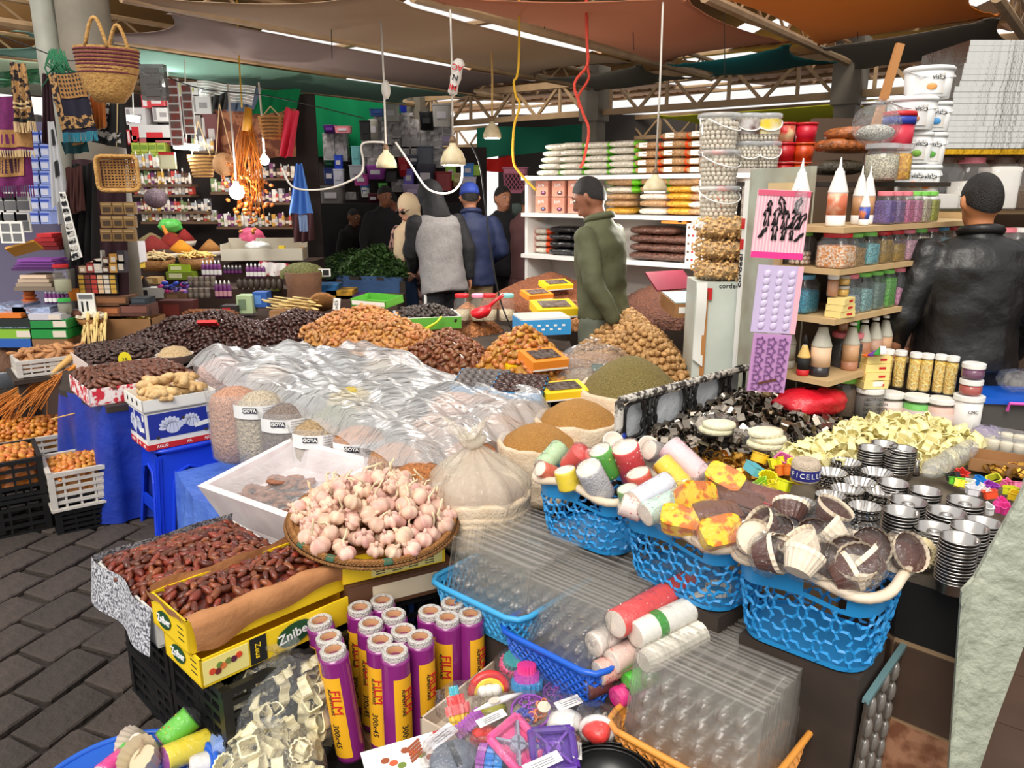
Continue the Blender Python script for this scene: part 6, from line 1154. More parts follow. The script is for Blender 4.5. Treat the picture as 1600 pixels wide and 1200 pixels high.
for(px,py),c,lc,lb in base_jars:
 p=at(px,py,.70);jar(lb,T((p.x,p.y,.682)),.055,.105,mt('fill_%d_%d'%(c[0],c[1]),c,.6),.85,label_m=mt('lab_%d_%d'%(lc[0],lc[1]),lc,.6),lid_r=.96)
gl=['first','second','third','fourth','fifth','last']
for k,(px,py,b_)in En(gx):
 p=at(px,py,.815);jar('%s tube of gold flakes from the shelf along the row'%gl[k],T((p.x,p.y,.812)),.024,.145,m_glit,.95,lid_h=.02,name='gold_flake_tube',cat='tube',gP='gold flake tubes',lid_r=1.)
p=at(1508,665,.70);jar('white round tub lettered CMC beside the blue storage box',T((p.x,p.y,.682)),.056,.13,mt('white_tub',(236,232,228),.5),.98,name='white_tub',cat='tub',walls=0,lid_r=1.02);text('CMC',.02,m_blk,bpy.data.objects['white_tub'],T((-.01,-.0575,.09),0,pi/2));jar('small wine-red jar on the white tub',T((p.x,p.y,.838)),.043,.042,mt('brick_powder',(170,66,54),.6),.9,lid_r=1.);jar('small plum-labelled jar topmost on the white tub',T((p.x,p.y,.906)),.043,.042,mt('plum_label',(104,40,84),.5),.95,lid_r=1.)
p=at(1572,660,.70);o=Tg('storage_box','smoky storage box with blue lid and pink handle','storage box',T((p.x+.03,p.y+.06,.682),RZ+.5));B().box((0,0,.055),(.26,.2,.11),top=1.05).ob('body',flm('smoky_box',tint=(120,116,112),opc=.5,bp=None,mky=(120,116,112)),o);B().box((0,0,.122),(.30,.235,.025)).ob('lid',m_blue,o);B().tube([(-.05,-.125,.085),(-.05,-.135,.12),(.05,-.135,.12),(.05,-.125,.085)],.007,6).ob('handle',mt('pink_handle',(226,90,180),.4),o)
bag('grey_bag','crumpled grey bag on the blue lid','bag',T((p.x+.06,p.y+.06,.87)),.08,.07,.05,F_bag,seed=3,frill=0,amp=.3);bag('red_bag','red plastic bag under the lowest shelf board','bag',T(at(1268,628,.80),.3),.16,.10,.06,mt('glossy_red_bag',(206,26,44),.35,bp=(14,.8)),seed=6,frill=0,amp=.25);p=at(1315,640,.72);jar('clear jar of brown sprinkles with green lid on the counter back',T((p.x,p.y,.70)),.062,.15,mt('brown_sprinkles',(104,76,48),.7,bp=(120,.8)),.8,mt('lime_lid',(130,210,90),.4),lid_r=.9)
p=at(1356,645,.72);o=jar('grey jar lettered DECORACION beside the gold tubes',T((p.x,p.y,.70)),.06,.15,mt('grey_sprinkles',(128,118,110),.7),.9,lid_r=.9)
for k in Rg(4):
 text('DECORACION',.017,m_blk,o,T((0,-.062,.03+.022*k),0,pi/2),sx=.9)
p=at(1318,590,.86);jar('large jar of black sprinkles with pink lid',T((p.x,p.y,.872)),.068,.17,mt('black_sprinkles',(34,30,30),.6,bp=(140,.8)),.85,mt('pink_lid',(232,128,140),.4),lid_r=.92);pt=V((p.x,p.y,1.066));jar('tiny amber bottle with white cap on the pink lid',T(pt+V((-.025,0,0))),.022,.045,mt('amber_liquid',(176,112,50),.3),.95,lid_r=.9,name='bottle',cat='bottle');o=Tg('gel_tube','green icing tube standing on the pink lid','tube',T(pt+V((.03,-.005,0))))
B().lth([(.013,0),(.012,.085),(.008,.09)],14).ob('tube_body',mt('leaf_green',(70,180,60),.4),o,1);B().lth([(.005,.09),(.0015,.125)],8).ob('nozzle',m_lidw,o,1)
for k in Rg(4):
 p=at(1362,590-k*1,.88);o=Tg('yellow_box',('lowest','second','third','topmost')[k]+' small yellow carton in the pile beside the gold tubes','box',T((p.x,p.y,.84+.034*k),.1+.05*(k%2)),'yellow cartons beside the gold tubes');B().box((0,0,.016),(.11,.08,.032)).ob('body',mt('pale_straw_carton',(238,216,140),.6),o);B().box((.02,-.0405,.016),(.03,.001,.010)).ob('red_script',m_red,o)
p0=at(1362,590,.88);jar('squat clear jar with white lid under the yellow cartons',T((p0.x,p0.y,.70)),.055,.115,mt('dim_grey_fill',(96,90,84),.7),.8,lid_r=1.)
for k,c in En(((226,110,40),(110,60,160),(60,160,70),(236,236,240))):
 o=link('icing_sachet',B().box((0,0,0),(.09,.022,.006)).mesh('icing_sachet',mt('sachet%d'%k,c,.4)),None,T((p0.x+.01*k-.01,p0.y-.01*k,.985+.007*k),.4+.25*k,0,-.15));tag(o,('orange','violet','green','white')[k]+' icing sachet lying on the yellow cartons','sachet','icing sachets')
# ================================================================ DATE, NUT AND GRAIN HEAPS
dp=[(-2.65,4.85),(-2.1,4.55),(-1.7,4.42),(-1.3,4.75),(-.9,4.58),(.1,3.52),(.36,3.6),(.38,5.),(.2,5.5),(-.8,5.85),(-2.4,5.8)];o=Tg('date_platform','wide low platform under the date heaps','platform',None);B().prism(dp,.03,z0=.67).ob('boards',MWD,o)
for x,y in((-2.5,4.9),(-1.,4.75),(.2,3.75),(.3,4.9),(-.8,5.7),(-2.3,5.6),(-1.7,4.6)):
 B().box((0,0,.335),(.06,.06,.67)).ob('leg',MWD,o,M=T((x,y,0)))
m_dk=mt('glossy_black_brown_dates',(72,42,36),.28,var=.3,nz=(30,.5),cl=(44,24,20));m_lt=mt('light_tan_dates',(196,138,78),.4,var=.22,hue=.012,nz=(35,.6),cl=(150,92,46));m_md=mt('mid_brown_dates',(142,86,50),.35,var=.25,hue=.01,nz=(35,.6),cl=(96,54,32));m_yl=mt('golden_dates',(206,142,60),.35,var=.28,hue=.02,nz=(35,.6),cl=(150,86,36));md={k:[datm(k,m,L,R,.06,9,7,s)for s in(0,1.7)]for k,m,L,R in(('dark_date',m_dk,.019,.012),('light_date',m_lt,.023,.0145),('brown_date',m_md,.024,.014),('golden_date',m_yl,.024,.0145))}
HP=[('dark_date','glossy dark brown date on the heap behind the fig crates','dark dates by the fig crates',[(-2.55,4.85),(-2.15,4.60),(-1.78,4.48),(-1.5,4.85),(-1.7,5.4),(-2.3,5.45)],.23,.75,.034,170,m_dk),('dark_date','near-black date on the farther heap beside the red packet','black dates on the farther heap',[(-1.82,5.),(-1.4,4.85),(-1.15,5.2),(-1.2,5.65),(-1.8,5.7)],.20,.7,.036,110,m_dk),('light_date','light tan date on the tall heap with the price card','light dates with the price card',[(-1.5,5.),(-1.,4.62),(-.62,4.3),(-.35,4.5),(-.45,5.),(-.8,5.5),(-1.35,5.5)],.30,.8,.040,280,m_lt),('brown_date','brown date on the middle heap between tan and golden ones','brown dates on the middle heap',[(-.66,4.33),(-.32,3.98),(-.16,3.84),(-.12,4.3),(-.2,4.7),(-.5,4.8)],.25,1.,.041,240,m_md),('golden_date','golden date on the heap beside the blue carton','golden dates beside the blue carton',[(-.22,3.9),(.0,3.68),(.1,3.58),(.32,3.78),(.35,4.2),(.1,4.6),(-.15,4.55)],.32,1.3,.042,170,m_yl)]
for nm,lb,gr_,P,pk,rs,sp_,ni,m in HP:
 heap(nm,lb,'date',gr_,P,hfd(P,.71,pk,rs,.03),md[nm],sp_,ni,m,'massed '+gr_+' behind the nearest ones',tilt=.7,base=.69)
o=Tg('price_card','white handwritten price card on the light dates','price card',T(aY(526,475,5.),.1));B().box((0,0,0),(.045,.003,.075)).ob('card',MPW,o,M=T((0,0,0),0,0,.12));text('25',.032,m_blk,o,T((0,-.003,.008),0,pi/2,0)@T((0,0,0),pi/2));text('DH',.02,m_blk,o,T((0,-.003,-.02),0,pi/2,0)@T((0,0,0),pi/2));o=Tg('red_packet','red packet with round yellow sticker in the dark dates','packet',T(aY(325,505,4.75),.1,-.5))
B().box((0,0,0),(.12,.07,.02),top=.9).ob('body',m_red,o);B().lth([(.018,0),(.018,.003)],14).ob('sticker',MT_['yellow_tag'],o,M=T((.04,-.01,.009)));p=at(272,548,.77);o=Tg('white_punnet','small white punnet heaped with pale seeds','punnet',T((p.x,p.y,.70)));B().lth([(.07,0),(.1,.05),(.104,.052),(.094,.045),(.001,.04)],24).ob('bowl',m_cr,o,1);tag(B().lth([(.094,.045),(.06,.085),(.001,.10)],24,cap=0).ob('pale_seeds',mt('pale_seeds',(214,190,148),.7,nz=(90,.4),cl=(176,140,96),bp=(80,1.)),None,1,T((p.x,p.y,.70))),'pale seeds heaped in the small white punnet','seeds',None,'stuff')
m_bf=mt('black_fig',(58,44,38),.5,var=.2,nz=(30,.4),cl=(36,26,22),bp=(50,.6));bf=[datm('black_prune',m_bf,.02,.016,.10,seed=s)for s in(0,2)];c=at(645,492,.85);cx,cy=-.56,5.;m_gcar=mt('green_white_carton',(92,168,60),.5);o=tra('prune_box','white open carton with green and blue edges holding black prunes','box',T((cx,cy,.80),.25),.40,.34,.08,.006,MPW);B().box((0,0,0),(.40,.002,.075)).ob('green_front',m_gcar,o,M=T((0,-.172,.04)))
B().box((0,0,0),(.002,.34,.075)).ob('blue_side',mt('sky_carton',(70,160,220),.5),o,M=T((-.202,0,.04)));P=obb(cx,cy,.38,.32,.25);heap('black_prune','wrinkled black prune in the white green-edged carton','prune','black prunes in the carton',P,hfd(P,.86,.09,.8,.02),bf,.036,70,m_bf,'black prunes massed in the carton',tilt=.8,base=.82);ctn('support_carton','plain carton raising the prune box','box',T((cx,cy,.70),.25),.36,.3,.097,M_card)
o=tra('green_carton','open green and white date carton behind the light dates','box',T((-.93,5.3,.90),-.5,.1),.30,.2,.05,.005,m_gcar);B().box((0,0,0),(.28,.001,.03)).ob('white_panel',MPW,o,M=T((0,-.101,.025)));o=Tg('yellow_tongs','yellow green plastic scoop handle on the prunes','scoop',T(aY(678,508,4.78),.6,0,-.3));B().tube([(-.06,0,0),(.02,0,.008),(.07,0,.03)],[.012,.008,.007],7).ob('handle',mt('lime_plastic',(190,210,40),.4),o,1)
q=[(-.56,5.35),(-.26,5.1),(-.06,5.3),(-.16,5.75),(-.48,5.8)];m_sliv=mt('tan_slivers',(176,112,58),.7,nz=(60,.3),cl=(116,66,32),bp=(55,1.2));mound('apricot_slivers','tan dried sliver heap behind the prune carton','dried fruit',q,hfd(q,.72,.38,1.,.01),m_sliv,.02,rgh=.008,base=.69)
for k,(px,lc,lb)in En(((722,(206,30,40),'clear jar with red lid beside the sliver heap'),(748,(240,150,180),'clear jar with pink lid between the red ones'),(764,(200,30,40),'clear jar with red lid behind the scoop'),(792,(130,206,200),'clear jar with mint lid behind the scoop'))):
 p=aY(px,492,5.2);jar(lb,T((p.x,p.y,.80)),.055,.16,mt('pale_snack',(206,190,160),.7,bp=(60,.8)),.45,mt('lid_%d_%d'%lc[:2],lc,.4),lid_r=.85)
o=Tg('red_scoop','bright red plastic scoop lying on the dates','scoop',T(aY(752,487,4.75),.35,0,-.3));m_rs=mt('bright_red_plastic',(222,30,44),.3);B().lth([(.001,-.04),(.03,-.035),(.05,-.01),(.052,.02),(.048,.02),(.045,-.008),(.025,-.03),(.001,-.034)],20,sx=1.3).ob('bowl',m_rs,o,1);B().tube([(.05,0,.01),(.11,.0,.035),(.17,0,.05)],[.014,.010,.012],8).ob('handle',m_rs,o,1)
def date_carton(lab,px,py,y,L,W,H,rz,m,m_top,tx=None,win=1,rx=0.,txm=None):
 p=aY(px,py,y);o=ctn('date_carton',lab,'box',T(p-V((0,0,H)),rz,rx),L,W,H,m,lid=0)
 if win:
  B().box((0,0,H+.001),(L*.72,W*.62,.003)).ob('window',m_top,o)
 if tx:
  text(tx,.022,txm or m_wht,o,T((0,-W/2-.001,H*.5),0,pi/2))
 B().box((0,0,0),(L*.98,.001,H*.16)).ob('edge_stripe',m_wht,o,M=T((0,-W/2-.001,H*.12)))
 return o
m_win=mt('dark_date_window',(70,54,50),.2,nz=(40,.3),cl=(120,110,104),spec=.8);m_oc=mt('orange_carton',(238,140,40),.5);m_bc=mt('cyan_blue_carton',(52,150,214),.5);o=tra('blue_carton','open white and cyan blue carton with lettering','box',T((.17,4.42,.86),.22),.29,.22,.10,.006,MPW);B().box((0,0,0),(.292,.001,.088)).ob('blue_front',m_bc,o,M=T((0,-.1115,.045)));B().box((0,0,0),(.001,.222,.088)).ob('blue_side',m_bc,o,M=T((-.1465,0,.045)))
for k in Rg(9):
 B().box((-.09+.024*k,-.1125,.056-.022*(k%2)),(.018,.001,.011)).ob('script_print',m_wht,o)
date_carton('orange date carton with clear window beside the black date trays',848,552,3.78,.20,.17,.055,.45,m_oc,m_win,rx=.2);date_carton('yellow carton poking from under the orange one',808,565,3.85,.14,.1,.04,.45,m_yel,m_win,rx=.1,win=0);date_carton('yellow date carton at the sack edge with window',878,602,3.45,.22,.14,.045,.35,m_yel,m_win,rx=.15);date_carton('yellow carton with dark raisins in front of the green-jacket man',865,474,4.75,.26,.2,.06,.25,m_yel,m_win,rx=.18)
date_carton('orange carton tilted on the almond heap',838,455,5.25,.20,.12,.04,.55,m_oc,m_win,rx=.25);date_carton('yellow and orange carton higher on the almond heap',868,440,5.5,.22,.12,.04,.5,m_yel,m_win,rx=.25);bd=datm('tray_date',m_dk,.0225,.013,.04,10,7,0)
for k,(px,py,lb)in En(((752,590,'blue-edged tray with rows of grey-bloomed dates'),(812,598,'blue-edged tray with rows of shiny black dates'))):
 p=at(px,py,.80);M=T((p.x,p.y,.765),-.22,.2);tra('date_tray',lb,'box',M,.24,.20,.035,.004,m_bc);mm=mt('bloomed_date',(92,84,82),.4,var=.2)if k==0 else m_dk;me=datm('tray_date',mm,.0225,.013,.04,10,7,0)
 for i in Rg(6):
  for j in Rg(8):
   w=M@V((-.098+.039*i+(.01 if j%2 else 0),-.084+.024*j,.036));tag(link('tray_date',me,None,T(w,-.22+fr_(-.1,.1),fr_(-.1,.1))),('grey-bloomed date set in rows in the left tray','shiny black date set in rows in the right tray')[k],'date',('bloomed dates in rows','shiny dates in rows')[k])
ctn('support_carton','plain carton raising the two date trays','box',T((at(782,594,.78).x,at(782,594,.78).y,.70),-.22),.44,.19,.052,M_card);wp=[(.30,4.45),(.42,4.),(.62,3.82),(.92,3.78),(1.,4.1),(1.05,4.7),(.75,5.),(.45,4.85)];o=Tg('walnut_platform','low platform under the walnut heap','platform',None);B().prism(wp,.03,z0=.62).ob('boards',MWD,o)
for x,y in((.42,4.4),(.6,3.95),(.9,3.95),(.95,4.6),(.6,4.8)):
 B().box((0,0,.31),(.05,.05,.62)).ob('leg',MWD,o,M=T((x,y,0)))
m_wal=mt('walnut_shell',(212,168,106),.6,var=.18,nz=(60,.5),cl=(144,98,54),bp=(90,.6));wm=[]
for s in(0,1):
 wm.append(B().ball((.0195,.0165,.0165),10,8,fn=lambda a,b,s=s:1+.05*sin(b*5+s)*cos(a*4)+(.09 if abs(sin(b))<.25 else 0)).mesh('walnut',m_wal,1))
hw=lambda x,y:hfd(wp,.65,.56,1.35,.02)(x,y);heap('walnut','pale brown walnut on the big heap beside the white cabinet','walnut','walnuts on the big heap',wp,hw,wm,.036,300,m_wal,'walnuts massed behind the nearest ones',tilt=1.2,base=.63);p=at(925,560,.80);q=B().ball((.17,.11,.06),18,10);o=Tg('nut_bag','open clear bag of small tan nuts before the walnuts','bag',T((p.x,p.y-.02,.775),.2));q.ob('nuts',mt('tan_small_nuts',(184,140,96),.7,nz=(70,.4),cl=(128,86,52),bp=(60,1.2)),o,1)
bag('bag_film',None,None,T((0,0,.01)),.19,.12,.10,F_bag,seed=2,parent=o,amp=.25);p=at(905,590,.74);o=Tg('pistachio_bag','open clear bag of greyish nuts with a dark green card','bag',T((p.x+.05,p.y+.05,.72),.2));B().ball((.17,.12,.06),18,10).ob('nuts',mt('greyish_nuts',(176,156,132),.7,nz=(70,.4),cl=(120,98,76),bp=(60,1.2)),o,1);bag('bag_film',None,None,T((0,0,.02)),.2,.15,.085,F_bag,seed=8,parent=o,frill=0,amp=.25)
B().box((0,0,0),(.12,.07,.002)).ob('green_card',mt('dark_green_card',(24,66,48),.4),o,M=T((.06,-.06,.075),-.3,.2));ctn('support_carton','plain board stand under the bags of small nuts','box',T((.33,3.72,0),.2),.5,.4,.66,MWD,lid=0);m_alm=mt('almond_brown',(156,88,48),.7,nz=(80,.4),cl=(104,54,28),bp=(70,1.4));m_pea=mt('peanut_tan',(182,128,72),.7,nz=(60,.4),cl=(128,78,40),bp=(55,1.4));m_dkn=mt('dark_nut_brown',(110,62,40),.7,nz=(70,.4),cl=(66,34,22),bp=(60,1.4))
for nm,lb,P,z0,pk,rs,m in(('almonds','reddish brown almond slope left of the green-jacket man',[(-.25,5.75),(.25,5.35),(.62,5.45),(.72,6.3),(.1,6.5)],.85,.36,.75,m_alm),('peanuts','tan peanut slope in front of the almonds',[(.08,5.2),(.36,4.98),(.62,5.1),(.62,5.6),(.25,5.6)],.80,.22,.9,m_pea),('dark_nuts','dark brown nut slope under the lentil shelf',[(.72,5.35),(1.,4.95),(1.32,4.8),(1.42,5.3),(1.05,5.75),(.8,5.85)],.82,.36,1.1,m_dkn)):
 mound(nm,lb,'nuts',P,hfd(P,z0,pk,rs,.01),m,.02,rgh=.010,base=z0-.05);o=Tg('bulk_bin','dark wooden bin under the '+nm.replace('_',' '),'bin',None);B().prism(P,z0-.04).ob('body',MWD,o)
o=ctn('pale_carton','brown cardboard box with pale blue film top beside the cabinet','box',T((1.03,4.42,.98),.12,.12),.28,.26,.085,M_card,lid=0);B().box((0,0,.087),(.27,.25,.004)).ob('film_top',mt('pale_blue_film',(190,222,232),.25,bp=(12,.6)),o);B().box((-.09,-.131,.045),(.05,.001,.035)).ob('sticker',m_wht,o);o=Tg('price_board','plum red board leaning against the dark nuts','board',T((.98,4.78,1.12),.5,-.9))
B().box((0,0,0),(.3,.01,.16)).ob('board',mt('plum_board',(130,40,60),.6),o)
# ================================================================ BEAN SHELF BEHIND THE GREEN-JACKET MAN
SA,SB=V((.10,6.5,0)),V((1.72,5.15,0));sd=(SB-SA);SLn=sd.length;srz=atan2(sd.y,sd.x);SM1=T(SA,srz)
def sx_(px,z=1.5):
 r=(px-800)/FPX;k=r*cos(PITCH);c0=r*-(z-EYE)*sin(PITCH)
 return(k*SA.y+c0-SA.x)/(sd.x-k*sd.y)*SLn
m_shw=mt('white_shelf_board',(232,230,226),.5);sh1=Tg('bean_shelf','white wall shelf stacked with bags of beans','shelf',SM1)
for z in(1.775,1.485,1.15):
 B().box((SLn/2,.18,z-.015),(SLn+.05,.38,.03)).ob('shelf_board',m_shw,sh1)
B().box((SLn/2,.37,1.),(SLn+.1,.02,1.75)).ob('back_panel',mt('dull_white_panel',(206,200,192),.8),sh1)
for x in(.0,SLn):
 B().box((x,.2,.9),(.03,.34,1.76)).ob('upright',m_shw,sh1)
def pouch(L,W,H,e=3.,n=16,k=9):
 q=B();vs=[(-L/2,0,0)]
 for i in Rg(1,k):
  t=i/k;x=-L/2+L*t;s=(1-abs(2*t-1)**e)**(1/2.2)
  for j in Rg(n):
   a=2*pi*j/n;c,d=cos(a),sin(a);p=(abs(c)**3+abs(d)**3)**(-1/3);vs.append((x,W/2*c*p*(.75+.25*s)*(1+.03*sin(5*a+i)),H/2*d*p*s))
 vs.append((L/2,0,0));fs=[(0,1+(j+1)%n,1+j)for j in Rg(n)]
 for i in Rg(k-2):
  for j in Rg(n):
   a,c=1+i*n+j,1+i*n+(j+1)%n;fs.append((a,c,c+n,a+n))
 e_,o_=len(vs)-1,1+(k-2)*n;fs+=[(o_+j,o_+(j+1)%n,e_)for j in Rg(n)];q.add(vs,fs)
 return q
def gmt(nm,c,sc=70,dark=.7,gl=.35):
 return mt(nm,c,gl,nz=(sc,.35),cl=[x*dark for x in c],bp=(sc,.7),coat=.3)
m_wb=gmt('white_beans_pack',(232,224,208),60,.82);m_ob=gmt('tan_beans_pack',(206,160,112),70);m_lime=mt('lime_end',(120,206,40),.4);m_ore=mt('orange_red_end',(232,84,30),.4)
def bpk(lab,x,z,L,W,H,m,m_end,m_end2=None,gP=None,y=.17,lbl=None):
 o=Tg('bean_bag',lab,'bean bag',SM1@T((x,y,z+H/2),fr_(-.04,.04),fr_(-.03,.03)),gP);pouch(L,W,H).ob('bag',m,o,1)
 for s,me in((-1,m_end),(1,m_end2 or m_end)):
  if me:
   B().lth([(H*.50,-.02),(H*.47,.0),(H*.3,.02),(H*.34,.03)],12,sy=W/H*.8,M=T((s*L*.43,0,0),0,0,s*pi/2)).ob('coloured_end',me,o,1)
 if lbl:
  B().box((-L*.08,-W*.5,0),(L*.3,.004,H*.55)).ob('printed_panel',lbl,o)
 return o
nmx=['first','second','third','fourth','fifth'];xs0,xs1=sx_(832,1.8),sx_(985,1.8)
for i in Rg(4):
 for j in Rg(5):
  x=xs0+(xs1-xs0)*(i+.5)/4+(.02*j if i==0 else 0);bpk('white bean bag, %s column from the pillar end, %s layer up'%(nmx[i],nmx[j]),x,1.775+.05*j,(xs1-xs0)/4*1.05,.3,.052,m_wb,m_lime,gP='white bean bags on the top shelf')
xs2,xs3=sx_(985,1.8),sx_(1108,1.8)
for i in Rg(3):
 for j in Rg(5 if i else 4):
  x=xs2+(xs3-xs2)*(i+.5)/3;bpk('tan orange-ended bean bag, %s column, %s layer on the top shelf'%(nmx[i],nmx[j]),x,1.775+.058*j,(xs3-xs2)/3*1.05,.3,.06,m_ob,m_ore if(i+j)%2 else m_lime,m_ore,'tan bean bags on the top shelf',lbl=MT_['white_card'])
m_bx=mt('terracotta_carton',(196,112,84),.5,nz=(5,.5),cl=(226,170,150))
for i in Rg(3):
 for j in Rg(2):
  x=sx_(842+i*25.5,1.55);o=ctn('biscuit_carton','%s terracotta carton lettered Jayfs, %s row'%(nmx[i],('lower','upper')[j]),'box',SM1@T((x,.08,1.487+.128*j)),.125,.09,.126,m_bx,'terracotta cartons on the middle shelf',lid=0);text('Jayfs',.036,m_wht,o,T((-.005,-.046,.09),0,pi/2));B().lth([(.026,0),(.026,.002)],14,sy=.6).ob('picture',mt('choc_ring_print',(92,48,56),.5),o,M=T((.018,-.046,.03),0,pi/2));B().lth([(.012,0),(.012,.003)],12,sy=.6).ob('picture',mt('ring%d'%((i+j)%3),((120,160,210),(210,140,190),(230,220,210))[(i+j)%3],.5),o,M=T((.018,-.046,.034),0,pi/2))
m_ylp=gmt('yellow_pasta_pack',(228,168,50),60);m_lime2=MT_['lime_end']
for cx,cols in((958,[m_ylp,m_ob,m_ob,m_wb,m_ob]),(1012,[m_wb,m_ob,m_wb,m_ob,m_ob]),(1055,[m_ylp,m_ylp,m_ylp,m_ylp,m_ob]),(1090,[m_ob,m_wb,m_ob,m_wb,m_ob])):
 x=sx_(cx,1.55)
 for j,m in En(cols):
  bpk('bag of %s goods, %s layer at %s, middle shelf'%({m_ylp:'yellow',m_ob:'tan',m_wb:'white'}[m],nmx[j],{958:"the man's head",1012:'the lamp',1055:'the yellow packs',1090:'the bucket tower'}[cx]),x,1.487+.052*j,.25,.26,.055,m,m_ore if cx>1050 else(m_lime if j>2 else None),gP='mixed bags on the middle shelf')
o=pouch(.05,.06,.16).ob('lime_pouch',m_lime,None,1,SM1@T((sx_(905,1.55),.1,1.57)));tag(o,'lime green pouch beside the terracotta cartons','pouch');m_bkp=mt('black_olive_pack',(22,20,24),.2,bp=(40,.8),coat=.5);m_len=gmt('brown_lentil_pack',(112,72,58),70,.6,.25)
for i in Rg(2):
 for j in Rg(4):
  o=pouch(.26,.26,.062).ob('black_bag',m_bkp,None,1,SM1@T((sx_(868+34*i,1.2),.17,1.18+.058*j),fr_(-.1,.1)));tag(o,'glossy black bag, %s layer, %s stack on the lower shelf'%(nmx[j],('pillar-side','inner')[i]),'bag','black bags on the lower shelf')
for j in Rg(4):
 bpk('small white bean bag with red cap, %s layer at the shelf end'%nmx[j],sx_(832,1.2),1.152+.052*j,.13,.15,.05,m_wb,m_ore,None,'small bean bags at the shelf end')
for i in Rg(3):
 for j in Rg(4 if i!=2 else 3):
  o=pouch(.25,.26,.068).ob('lentil_bag',m_len,None,1,SM1@T((sx_((996,1025,1052)[i],1.2),.17,1.185+.063*j),fr_(-.1,.1)));tag(o,'clear bag of brown lentils, %s layer, %s column from the man'%(nmx[j],nmx[i]),'lentil bag','lentil bags on the lower shelf')
o=Tg('orange_box','flat orange carton lying on the lentil bags','box',SM1@T((sx_(1050,1.4),.08,1.43)));B().box((0,0,.02),(.2,.12,.04)).ob('body',m_oc,o);B().box((.05,-.061,.02),(.03,.001,.02)).ob('print',m_blk,o)
for j in Rg(5):
 o=Tg('fruit_box','white fruit-dotted carton, %s from the bottom'%nmx[j],'box',SM1@T((sx_(1086,1.25),.12,1.152+.057*j)),'white fruit-dotted cartons');B().box((0,0,.028),(.17,.2,.055)).ob('body',MPW,o)
 for k in Rg(5):
  B().lth([(.010,0),(.010,.001)],10).ob('dot_print',m_red if k%2 else mt('dark_dot',(90,60,40),.6),o,M=T((-.065+.033*k,-.1005,.028),0,pi/2))
# ================================================================ WHITE CABINET, CASHEWS, BUCKET TOWER
ca=aY(1080,500,3.98);cb=aY(1158,500,3.90);zc=aY(1110,440,3.95).z;cab=Tg('white_cabinet','tall white peeling cabinet with a wooden strip','cabinet',T(((ca.x+cb.x)/2+.01,4.06,0),-.04));cw=cb.x-ca.x;m_cab=mt('white_enamel_cabinet',(214,222,214),.45,nz=(4,.4),cl=(196,204,194));B().box((0,0,zc/2),(cw,.26,zc)).ob('body',m_cab,cab);B().box((-cw*.28,-.136,zc*.70),(.022,.012,zc*.52)).ob('wooden_strip',mt('bare_wood',(186,128,72),.7),cab)
B().grid(lambda u,v:(-cw*.5+cw*.22*u,-.15-.01*sin(v*6),zc-.40*v-.04*u*(v>.9)),3,12).ob('torn_sheet',mt('torn_white_film',(236,236,230),.4),cab,1);text('cordeel',.036,m_blk,cab,T((cw*.22,-.132,zc-.02),0,pi/2));B().box((-cw*.22,-.14,zc-.06),(.03,.004,.06)).ob('red_tape',m_red,cab);m_cash=gmt('cashew_pack',(222,176,108),45,.72);cashm=None;random.seed(5);q=B()
for k in Rg(220):
 a,t=fr_(0,2*pi),fr_(-.95,.95);c,d=cos(a),sin(a);p=(abs(c)**3+abs(d)**3)**(-1/3);s=(1-abs(t)**3)**(1/2.2);pos=(.125*t,.13*c*p*(.75+.25*s),.052*d*p*s);b0=fr_(0,6);q.tube([V(pos)+V((.011*cos(b0+w),.006*sin(w*.5),.011*sin(b0+w)))for w in(0,.9,1.8,2.7)],[.004,.0065,.0065,.004],5)
cashm=q.mesh('cashews',mt('cashew_nut',(226,182,116),.5,var=.1),1)
for k in Rg(3):
 p=aY(1127,430,4.);o=Tg('cashew_bag',('bottom','middle','top')[k]+' bag of cashews stacked on the white cabinet','cashew bag',T((p.x,4.05,zc+.055+.106*k),fr_(-.05,.05)),'cashew bags on the cabinet');pouch(.25,.25,.10).ob('core',m_cash,o,1);c=link('cashews',cashm,o);c['kind']='stuff';pouch(.275,.275,.122).ob('clear_bag',F_thin,o,1)
p=aY(1145,345,4.);o=Tg('small_shelf','short white shelf above the cashew bags','shelf',T((p.x-.02,4.1,aY(1130,348,4.).z),-.05));B().box((0,0,-.01),(.28,.3,.03)).ob('shelf_board',m_shw,o);B().box((.05,.1,-.05),(.14,.12,.05)).ob('bracket',mt('grey_bracket',(110,110,108),.5),o);zt_=aY(1130,348,4.).z+.005
def ball_fill(r0,r1,h,br,m,name='white_balls',n=None):
 q=B();rows=int(h/(br*1.75))
 for i in Rg(rows):
  z=br+i*br*1.75;r=r0+(r1-r0)*z/h-br;k=int(2*pi*r/(br*2.02))
  for j in Rg(k):
   a=2*pi*(j+(.5 if i%2 else 0))/k;q.ball(br,7,5,M=T((r*cos(a),r*sin(a),z)))
 q.lth([(0,h-br*2),(r1-br*1.5,h-br*2)],12,cap=0)
 for j in Rg(14):
  a,rr=fr_(0,6.28),(r1-br*2)*sqrt(random.random());q.ball(br,7,5,M=T((rr*cos(a),rr*sin(a),h-br)))
 return q.mesh(name,m,1)
m_wball=mt('white_sugar_ball',(236,226,206),.45,var=.05);F_buck=flm('clear_bucket',opc=.10,rgh=.1,bp=None,gls=1.)
